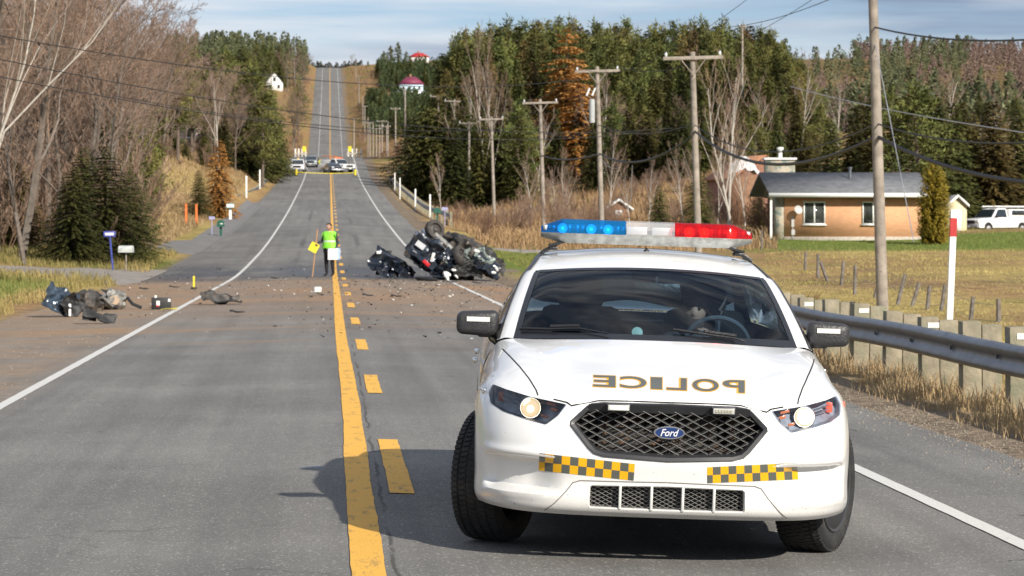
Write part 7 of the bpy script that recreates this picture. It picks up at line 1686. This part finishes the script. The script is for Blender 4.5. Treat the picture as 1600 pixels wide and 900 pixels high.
# rear body shell: a rounded box, dented and folded, leaning to the left
def crushed_box(mb, c, dims, rot, seed, amp, m=0, n=14, ex=4):
    Mr = Matrix.Rotation(rot[2], 3, 'Z') @ Matrix.Rotation(rot[1], 3, 'Y') @ Matrix.Rotation(rot[0], 3, 'X'); rows = []
    for i in range(n + 1):
        ph = math.pi * i / n - math.pi / 2; row = []
        for j in range(2 * n + 1):
            a = math.pi * j / n; sp = lambda v: math.copysign(abs(v) ** (2 / ex), v)
            p = Vector((sp(math.cos(ph)) * sp(math.cos(a)), sp(math.cos(ph)) * sp(math.sin(a)), sp(math.sin(ph)))); d = 1 + amp * (1 - 2.4 * abs(noise.noise(p * 1.6 + Vector((seed, 0, 0))))) + amp * .6 * noise.noise(p * 4 + Vector((0, seed, 0)))
            row.append(Mr @ Vector((p.x * dims[0] / 2 * d, p.y * dims[1] / 2 * d, p.z * dims[2] / 2 * d)) + Vector(c))
        rows.append(row)
    mb.grid(rows, m)
mb = MB(); crushed_box(mb, q(676, 398, .9), (1.45, 2.2, 1.0), (.1, .62, .15), 2.2, .21, n=26); mb.build('body', wpaint, wr, angle=28)
mb = MB(); Mt = Matrix.Rotation(.62, 3, 'Y'); sheet(mb, q(665, 392, -.28), 1.15, .72, Matrix.Rotation(.68, 3, 'Y') @ Matrix.Rotation(R(82), 3, 'X'), 5, .05, n=16); tl = mb.build('trunk_lid', wpaint, wr, angle=28)
mb = MB(); mb.box(q(657, 383, -.42), (.32, .02, .19), Matrix.Rotation(.62, 3, 'Y')); mb.build('licence_plate', mat('plate_grey', (.5, .52, .55), .4), tl)
mb = MB(); mb.box(q(666, 411, -.42), (.26, .06, .12), Matrix.Rotation(.75, 3, 'Y'), bev=.01); mb.build('tail_light', redt, tl)
mb = MB(); mb.box(q(676, 402, -.40), (.10, .04, .30), Matrix.Rotation(.3, 3, 'Y'), bev=.01); mb.build('reversing_lamp', mat('lamp_pale', (.6, .62, .62), .3), tl)
mb = MB(); mb.box(q(648, 393, -.42), (.15, .02, .04), Matrix.Rotation(.62, 3, 'Y')); mb.build('badge', chrome, tl)
for (px, py, dy, ax, Rw) in ((679, 359, .3, (.45, -.85, .25), .33), (721, 401, -.1, (.75, -.45, .5), .37)):
    mb = MB(); M = tyre(mb, q(px, py, dy), ax, Rw, .21); wo = mb.build('wheel', mat('scuffed_tyre', (.05, .045, .042), .85, var=.4, scale=6), wr, angle=35)
    mb = MB(); mb.lathe([(Rw * .62, .06), (Rw * .5, .02), (Rw * .25, .05), (.06, .09), (0, .09)], 24, M); mb.lathe([(Rw * .62, -.06), (Rw * .3, -.02)], 24, M); mb.build('rim', soot, wo, angle=35)
mb = MB(); mb.tube([q(680, 366, .2), q(694, 378, .1), q(706, 390, 0), q(714, 396, 0)], [.075, .085, .09, .07], 8); mb.tube([q(690, 372, .5), q(722, 400, .4)], .04, 6); mb.build('axle_beam', lightmetal, wr)
mb = MB(); mb.tube([q(692, 368, .8), q(708, 372, .7), q(728, 380, .6), q(732, 388, .5)], .07, 8); mb.tube([q(700, 384, .4), q(712, 376, .4), q(722, 388, .2), q(712, 396, .1)], .03, 6); mb.build('exhaust', soot, wr)
mb = MB(); crushed_box(mb, q(716, 402, .9), (1.1, 1.8, 1.15), (.2, .4, .3), 7.1, .3, n=22, ex=3); mb.build('floor_pan', soot, wr, angle=25)
rn = random.Random(12)
for k, (px, py, dy, w_, h_, ro_, mm_) in enumerate(((752, 410, .2, 1.1, .8, (1.1, .5, .1), soot), (762, 418, -.2, .9, .6, (.9, .6, .3), wpaint), (770, 405, .6, 1.0, .5, (.7, .75, .2), blackp), (742, 400, .1, .7, .5, (1.2, -.1, .2), greyg), (738, 420, -.2, .7, .5, (1.4, .2, 0), blackp), (704, 418, -.2, .8, .5, (1.3, .5, .2), wpaint), (700, 405, -.3, .6, .5, (1.2, .9, .1), wpaint), (756, 404, -.1, .7, .32, (1.0, .55, 0), greyg), (725, 424, -.3, .9, .35, (1.2, 0, .4), blackp), (690, 425, -.1, .7, .4, (1.5, .2, 0), wpaint))):
    mb = MB(); sheet(mb, q(px, py, dy), w_, h_, ro_, k + 3.1, .13, n=14, fr=3.2); mb.build('torn_panel', mm_, wr, angle=25)
for k in range(26):
    a = q(rn.uniform(692, 782), rn.uniform(402, 428), rn.uniform(-.5, .6)); 
    if a.x > (782 - 700) / 48: continue
    pts_ = [a]; 
    for _ in range(3): pts_.append(pts_[-1] + Vector((rn.uniform(-.25, .25), rn.uniform(-.2, .2), rn.uniform(-.14, .14))))
    pts_ = [Vector((p.x, p.y, max(p.z, .03))) for p in pts_]; mb = MB(); mb.tube(pts_, rn.uniform(.012, .035), 5); mb.build('bent_bar', rn.choice((soot, blackp, lightmetal, greyg)), wr)
mb = MB(); mb.tube([q(742, 396, .3), q(757, 392, .3), q(772, 405, .2), q(783, 424, .1), q(786, 431, .1)], [.04, .045, .04, .04, .03], 6); mb.build('roof_rail', blackp, wr)
for px, py, w_ in ((700, 428, .22), (709, 422, .18), (745, 392, .20), (765, 402, .10), (771, 426, .18), (776, 420, .16), (713, 432, .13), (697, 431, .3)):
    mb = MB(); crushed_box(mb, q(px, py, -.6), (w_, w_ * .5, w_ * .4), (rn.random(), rn.random(), rn.random()), px, .25, n=6, ex=2.5); o = mb.build('pale_foam', whitep, wr, angle=40)
def chunk(name, label, cat, px, py_base, D, builder, rz=0):
    X, Y = W(px, D); t = thing(name, (X, Y, (P(Y) + crown(X) if -6 < X < 5.3 else T(X, Y))), label, cat, rz=rz); builder(t); return t
def b1(t):
    mb = MB(); sheet(mb, (-.2, 0, .42), 1.05, .8, (1.25, .55, .1), 4.4, .14, n=18, fr=2.6); mb.build('outer_skin', wpaint, t, angle=25); mb = MB(); sheet(mb, (.35, -.05, .25), .85, .5, (1.2, .7, .3), 9.4, .16, n=16, fr=3); mb.build('torn_flap', wpaint, t, angle=25)
    mb = MB(); sheet(mb, (-.25, .15, .5), .5, .8, (1.5, .1, .4), 2.4, .1, n=10); mb.build('liner', blackp, t, angle=25); mb = MB(); mb.box((-.42, -.05, .83), (.16, .1, .1), bev=.03); mb.build('bracket', whitep, t)
chunk('torn_bumper', 'torn dark blue bumper corner standing beside the overturned car', 'car part', 612, 430, 83.2, b1)
def b1b(t): mb = MB(); mb.lathe([(.28, .0), (.34, .03), (.37, .09), (.30, .12)], 26, Matrix.Rotation(.08, 4, 'Y')); mb.build('ring', blackm, t)
chunk('loose_tyre', 'flat black tyre lying in front of the overturned car', 'tyre', 666, 436, 80.5, b1b)
def b2(t):
    mb = MB(); sheet(mb, (-.1, 0, .30), .62, .55, (1.1, .5, .3), 6.4, .12, n=16, fr=3.5); mb.build('outer_skin', mat('blue_grey_skin', (.04, .06, .085), .25, .3, coat=.8, var=.6, scale=8), t, angle=25); mb = MB(); sheet(mb, (.14, -.1, .2), .42, .4, (1.3, .9, .5), 3.7, .12, n=12, fr=4); mb.build('torn_flap', blackp, t, angle=25); mb = MB(); mb.box((.13, -.22, .14), (.05, .05, .24), .3, bev=.01); mb.build('bracket', whitep, t)
chunk('torn_fender', 'crumpled blue-black fender upright in the gravel at far left', 'car part', 100, 492, 49.5, b2)
def b3(t):
    mb = MB(); crushed_box(mb, (0, 0, .2), (.42, .35, .36), (.2, .1, .4), 3.3, .3, n=14, ex=2.6); mb.build('block', lightmetal, t, angle=25); mb = MB(); mb.cyl((.03, -.22, .2), (.03, -.12, .2), .10, 20); mb.build('pulley', mat('tan_pulley', (.45, .34, .24), .5), t)
    mb = MB(); crushed_box(mb, (-.35, .05, .2), (.5, .3, .22), (.3, .5, .1), 8.3, .3, n=12, ex=3); mb.build('gearbox', soot, t, angle=25)
    for k, a in enumerate(((-.6, .1), (.28, -.05), (-.2, -.15))): mb = MB(); mb.tube([(a[0], a[1], .25), (a[0] + .12, a[1] - .1, .12), (a[0] + .3, a[1] - .05, .04)], .035, 7); mb.build('hose', blackm, t)
    mb = MB(); sheet(mb, (-.12, 0, .33), .35, .2, (.3, .3, .5), 1.2, .06, n=8); mb.build('bracket', blackp, t)
chunk('engine_part', 'broken alloy engine chunk with a tan pulley on the left shoulder', 'car part', 178, 482, 53.5, b3)
def b4(t): mb = MB(); crushed_box(mb, (0, 0, .14), (.55, .4, .42), (.2, .2, .6), 5.9, .3, n=12, ex=3); mb.build('block', soot, t, angle=25); mb = MB(); mb.tube([(.1, 0, .2), (.3, -.1, .3), (.5, 0, .1)], .03, 6); mb.build('pipe', lightmetal, t)
chunk('gearbox_part', 'dirty grey metal lump between the torn fender and the engine chunk', 'car part', 138, 482, 52.5, b4)
def b5(t): mb = MB(); sheet(mb, (0, 0, .1), .62, .25, (.5, .25, .1), 7.7, .08, n=12, fr=4); sheet(mb, (-.18, 0, .15), .25, .22, (1.2, .2, .4), 1.7, .05, n=8); mb.build('shell', blackp, t, angle=25)
chunk('black_scrap', 'black plastic scrap nearest the camera on the left shoulder', 'car part', 155, 500, 45.5, b5)
def b6(t):
    mb = MB(); mb.box((0, 0, .12), (.40, .22, .24), bev=.012); c = mb.build('case', blackp, t); mb = MB(); mb.box((-.07, -.115, .13), (.07, .006, .10)); mb.build('sticker', whitep, c); mb = MB(); mb.box((-.08, -.119, .07), (.05, .004, .03)); mb.build('warning', redt, c)
    mb = MB(); mb.box((.16, -.114, .19), (.05, .008, .06)); mb.build('clip', whitep, c); mb = MB(); mb.cyl((-.12, 0, .24), (-.12, 0, .29), .03, 10); mb.build('cap', reflw, c)
chunk('car_battery', 'black car battery with white labels beside the left edge line', 'battery', 252, 482, 53.0, b6, rz=.1)
def b7(t): mb = MB(); sheet(mb, (0, 0, .03), .32, .13, (.1, -.1, .1), 2.2, .03, n=6); mb.build('cover', yelm, t)
chunk('yellow_scrap', 'yellow plastic strip on the ground below the battery', 'car part', 264, 486, 51.8, b7)
def b8(t): mb = MB(); sheet(mb, (0, 0, .12), .85, .32, (.55, .1, .1), 12.7, .10, n=14, fr=3.5); mb.build('shell', soot, t, angle=25); mb = MB(); sheet(mb, (.15, -.1, .05), .6, .2, (.2, 0, .1), 4.7, .05, n=10); mb.build('liner', blackp, t, angle=25)
chunk('grey_scrap', 'ragged grey panel lying on the road just inside the left edge line', 'car part', 345, 475, 55.5, b8)
def b9(t): mb = MB(); sheet(mb, (0, 0, .06), .26, .12, (.2, .1, .1), 5, .05, n=6); mb.build('shell', blackp, t, angle=25)
for px, py, lab in ((370, 491, 'small black scrap on the road nearest the left edge line'), (620, 466, 'small black scrap in the right lane nearest the wreck'), (575, 466, 'tiny black scrap just right of the dashed line'), (272, 448, 'dark scrap by the yellow peg on the left shoulder'), (225, 450, 'long dark strip at the grass edge on the left'), (705, 440, 'flat dark scrap right in front of the wreck'), (745, 440, 'dark scrap on the edge line by the wreck heap'), (430, 437, 'dark scrap on the sooty patch left of the officer')):
    chunk('road_scrap', lab, 'debris piece', px, py, 4000 * 1.65 / (py - 353), b9)
def b10(t): mb = MB(); sheet(mb, (0, 0, .05), .3, .2, (.2, .1, .1), 8, .05, n=6); mb.build('shell', whitep, t, angle=25); mb = MB(); mb.box((0, 0, .15), (.18, .1, .12), .4, bev=.02); mb.build('holder', reflw, t)
chunk('white_scrap', 'broken white plastic bit in the left lane near the centre line', 'debris piece', 496, 462, 61, b10)
def b11(t): mb = MB(); mb.box((0, 0, .18), (.05, .05, .36)); mb.build('peg', yelm, t); mb = MB(); mb.box((0, 0, .03), (.16, .12, .06), bev=.01); mb.build('base', blackp, t)
chunk('yellow_peg', 'short yellow evidence peg on the left shoulder', 'peg', 303, 440, 70, b11)
# shards too many to count
rn = random.Random(77); f = Fast(); fw = Fast()
for k in range(2600):
    D = rn.gauss(78, 11) if rn.random() < .8 else rn.uniform(38, 75); px = rn.uniform(200, 800) if rn.random() < .55 else rn.gauss(640, 90)
    if D < 36: continue
    X, Y = W(px, D)
    if X < -8 or X > 8: continue
    z = (P(Y) + crown(X) if -6 < X < 5.3 else T(X, Y)) + .004; s = .012 + .05 * rn.random() ** 3; c = Vector((X, Y, z)); a, b_, d = [Vector((rn.uniform(-1, 1) * s, rn.uniform(-1, 1) * s, rn.uniform(0, 1) * s)) for _ in range(3)]
    F = fw if rn.random() < .2 else f; F.tri(c + a, c + b_, c + d); F.tri(c + a, c + d, c + Vector((-a.x, b_.y, s * .8)))
tag(f.build('debris', blackp), kind='stuff'); tag(fw.build('debris', mat('pale_shards', (.55, .55, .52), .4)), kind='stuff')
rn = random.Random(5); f = Fast()
for k in range(9000):
    Y = rn.uniform(12, 60) if rn.random() < .7 else rn.uniform(12, 26); X = 5.5 + rn.gauss(0, .35) if rn.random() < .7 else -6.2 + rn.gauss(0, .7) if rn.random() < .6 else -3.9 + rn.gauss(0, .5)
    z = (P(Y) + crown(X) if -6 < X < 5.3 else T(X, Y)); s = .004 + .010 * rn.random() ** 2; c = Vector((X, Y, z)); p = [c + Vector((math.cos(a) * s, math.sin(a) * s, 0)) for a in (0, 2.1, 4.2)]; t_ = c + Vector((0, 0, s * 1.1))
    f.tri(p[0], p[1], t_); f.tri(p[1], p[2], t_); f.tri(p[2], p[0], t_)
tag(f.build('gravel', mat('loose_gravel', (.22, .19, .155), .9, var=.4, scale=9)), kind='stuff')

# ---------------------------------------------------------------- roadside furniture
def at_ground(px, D): g = G(px, D); return (g.x, g.y, max(g.z, P(g.y) - .15) if -7 < g.x < 6 else g.z)
t = thing('number_post', at_ground(177, 90), 'blue post with a small house number plate by the left driveway', 'sign'); mb = MB(); mb.tube([(0, 0, -.1), (-.12, 0, 1.25)], .035, 6); mb.build('post', bluem, t); mb = MB(); mb.box((-.13, -.03, 1.32), (.42, .03, .20), bev=.01); pl = mb.build('plate', bluem, t)
mb = MB(); mb.box((-.13, -.05, 1.32), (.30, .008, .09)); mb.build('number', reflw, pl)
t = thing('mailbox', at_ground(197, 90), 'pale grey mailbox with red flag beside the blue number post', 'mailbox'); mb = MB(); mb.tube([(0, 0, -.1), (0, 0, .75)], .025, 6); mb.build('post', woodgrey, t)
def mbox(t, z, w, l, h, m, flag=redp, rz=0):
    mb = MB(); pr = [(-w / 2, 0), (w / 2, 0), (w / 2, h * .5)] + [(w / 2 * math.cos(a), h * .5 + h * .5 * math.sin(a)) for a in [math.pi * k / 8 for k in range(1, 8)]] + [(-w / 2, h * .5)]
    mb.prism([Matrix.Rotation(rz, 3, 'Z') @ Vector((x, -l / 2, z + q)) for x, q in pr], (0, 0, 0), Matrix.Rotation(rz, 3, 'Z') @ Vector((0, l, 0))); b_ = mb.build('box', m, t, angle=35); mb = MB(); mb.box(Matrix.Rotation(rz, 3, 'Z') @ Vector((w / 2 + .01, -.05, z + h * .45)), (.015, .16, .05), rz); mb.build('flag', flag, b_)
mbox(t, .72, .28, .50, .24, mat('mailbox_grey', (.5, .52, .50), .4), rz=R(80))
t = thing('mailbox', at_ground(345, 143), 'dark green mailbox on a post at the second driveway on the left', 'mailbox'); mb = MB(); mb.box((0, 0, .25), (.14, .14, .8)); mb.build('post', greenm, t); mbox(t, .55, .42, .5, .40, greenm, reflw); mb = MB(); mb.box((.05, -.27, .72), (.14, .01, .06)); mb.build('plate', reflw, t)
t = thing('number_post', at_ground(331, 143), 'thin pale blue post just left of the dark green mailbox', 'sign'); mb = MB(); mb.tube([(0, 0, -.1), (0, 0, 1.0)], .03, 6); mb.build('post', mat('pale_blue', (.35, .35, .55), .6), t); mb = MB(); mb.box((0, -.02, 1.02), (.32, .03, .16)); mb.build('plate', mat('pale_blue', (.3, .3, .5)), t)
t = thing('mailbox', at_ground(360, 175), 'white and teal mailbox farther up the left verge', 'mailbox'); mb = MB(); mb.box((0, 0, .4), (.18, .1, 1.0)); mb.build('post', whitep, t); mbox(t, .85, .55, .5, .35, mat('teal', (.08, .25, .24), .5), reflw); mb = MB(); mb.box((0, -.26, 1.0), (.5, .02, .22)); mb.build('plate', whitep, t)
t = thing('number_post', at_ground(350, 178), 'small pale number plate on a post left of the white and teal mailbox', 'sign'); mb = MB(); mb.tube([(0, 0, -.1), (0, 0, 1.15)], .03, 5); mb.build('post', woodgrey, t); mb = MB(); mb.box((0, -.02, 1.2), (.4, .03, .2)); mb.build('plate', reflw, t)
for px, lab in ((291, 'orange painted stake in the left meadow, the one farther from the road'), (307, 'orange painted stake in the left meadow, the one nearer the road')):
    t = thing('stake', at_ground(px, 160), lab, 'stake'); mb = MB(); mb.box((0, 0, .55), (.13, .05, 1.5)); mb.build('board', orangem, t)
t = thing('mailbox', at_ground(683, 172), 'green roadside mailbox with a red flag behind the wreck', 'mailbox'); mb = MB(); mb.box((0, 0, .35), (.12, .12, 1.0)); mb.build('post', greenm, t); mbox(t, .75, .5, .5, .38, greenm, redp)
t = thing('number_post', at_ground(695, 170), 'pale blue number post right of the wreck\'s raised wheel', 'sign'); mb = MB(); mb.tube([(0, 0, -.1), (0, 0, 1.1)], .03, 6); mb.build('post', mat('pale_blue', (.3, .3, .5)), t); mb = MB(); mb.box((0, -.02, 1.15), (.4, .03, .2)); mb.build('plate', mat('pale_blue', (.3, .3, .5)), t)
t = thing('mailbox', at_ground(624, 322), 'dark green mailbox on the right verge below the tow truck', 'mailbox'); mb = MB(); mb.box((0, 0, .4), (.15, .15, 1.1)); mb.build('post', greenm, t); mbox(t, .8, .5, .6, .45, greenm)
t = thing('mailbox', at_ground(633, 324), 'blue mailbox in the tree shadow on the right verge', 'mailbox'); mb = MB(); mb.box((0, 0, .4), (.15, .15, 1.1)); mb.build('post', bluem, t); mbox(t, .8, .45, .6, .4, bluem, reflw)
for px, side in ((463, 'left'), (555, 'right')):
    X, Y, Z = rp_(px, 331); t = thing('tape_post', (X, Y, Z), 'short yellow-wrapped post holding the tape at the far road\'s %s edge line' % side, 'post'); mb = MB(); mb.tube([(0, 0, 0), (0, 0, .85)], .15, 8); mb.build('sleeve', yelm, t); mb = MB(); mb.box((0, 0, .05), (.5, .5, .1), bev=.02); mb.build('base', blackp, t)
a, b_ = Vector(rp_(463, 331)) + Vector((0, 0, .5)), Vector(rp_(555, 331)) + Vector((0, 0, .45)); mb = MB(); rows = []
for i in range(25): p = a.lerp(b_, i / 24) - Vector((0, 0, .12 * 4 * (i / 24) * (1 - i / 24))); rows.append([p - Vector((0, 0, .035)), p + Vector((0, .01, .035))])
mb.grid(rows); mb.grid([[v + Vector((0, .01, 0)) for v in r] for r in rows]); tag(mb.build('barrier_tape', yelm), 'sagging yellow barrier tape strung across the far road', 'tape')
for px0, px1, lab in ((459, 480, 'left'), (541, 567, 'right')):
    D = 428; X0 = W(px0, D)[0]; X1 = W(px1, D)[0]; Y = W(px0, D)[1]; t = thing('bridge_rail', ((X0 + X1) / 2, Y, P(Y) - .1), 'pale bridge rail end with yellow marker at the %s of the far road' % lab, 'barrier'); w_ = X1 - X0
    mb = MB(); mb.box((0, 0, .45), (w_, .3, .25), bev=.03); mb.build('rail', concrete, t)
    for k in range(4): mb = MB(); mb.box((-w_ / 2 + w_ * (k + .5) / 4, 0, .6), (.22, .25, 1.4)); mb.build('post', whitep, t)
    mb = MB(); mb.box((w_ * .28 * (1 if lab == 'left' else -1), -.2, 1.25), (.55, .05, .9), .0); mb.build('marker_board', yelm, t)
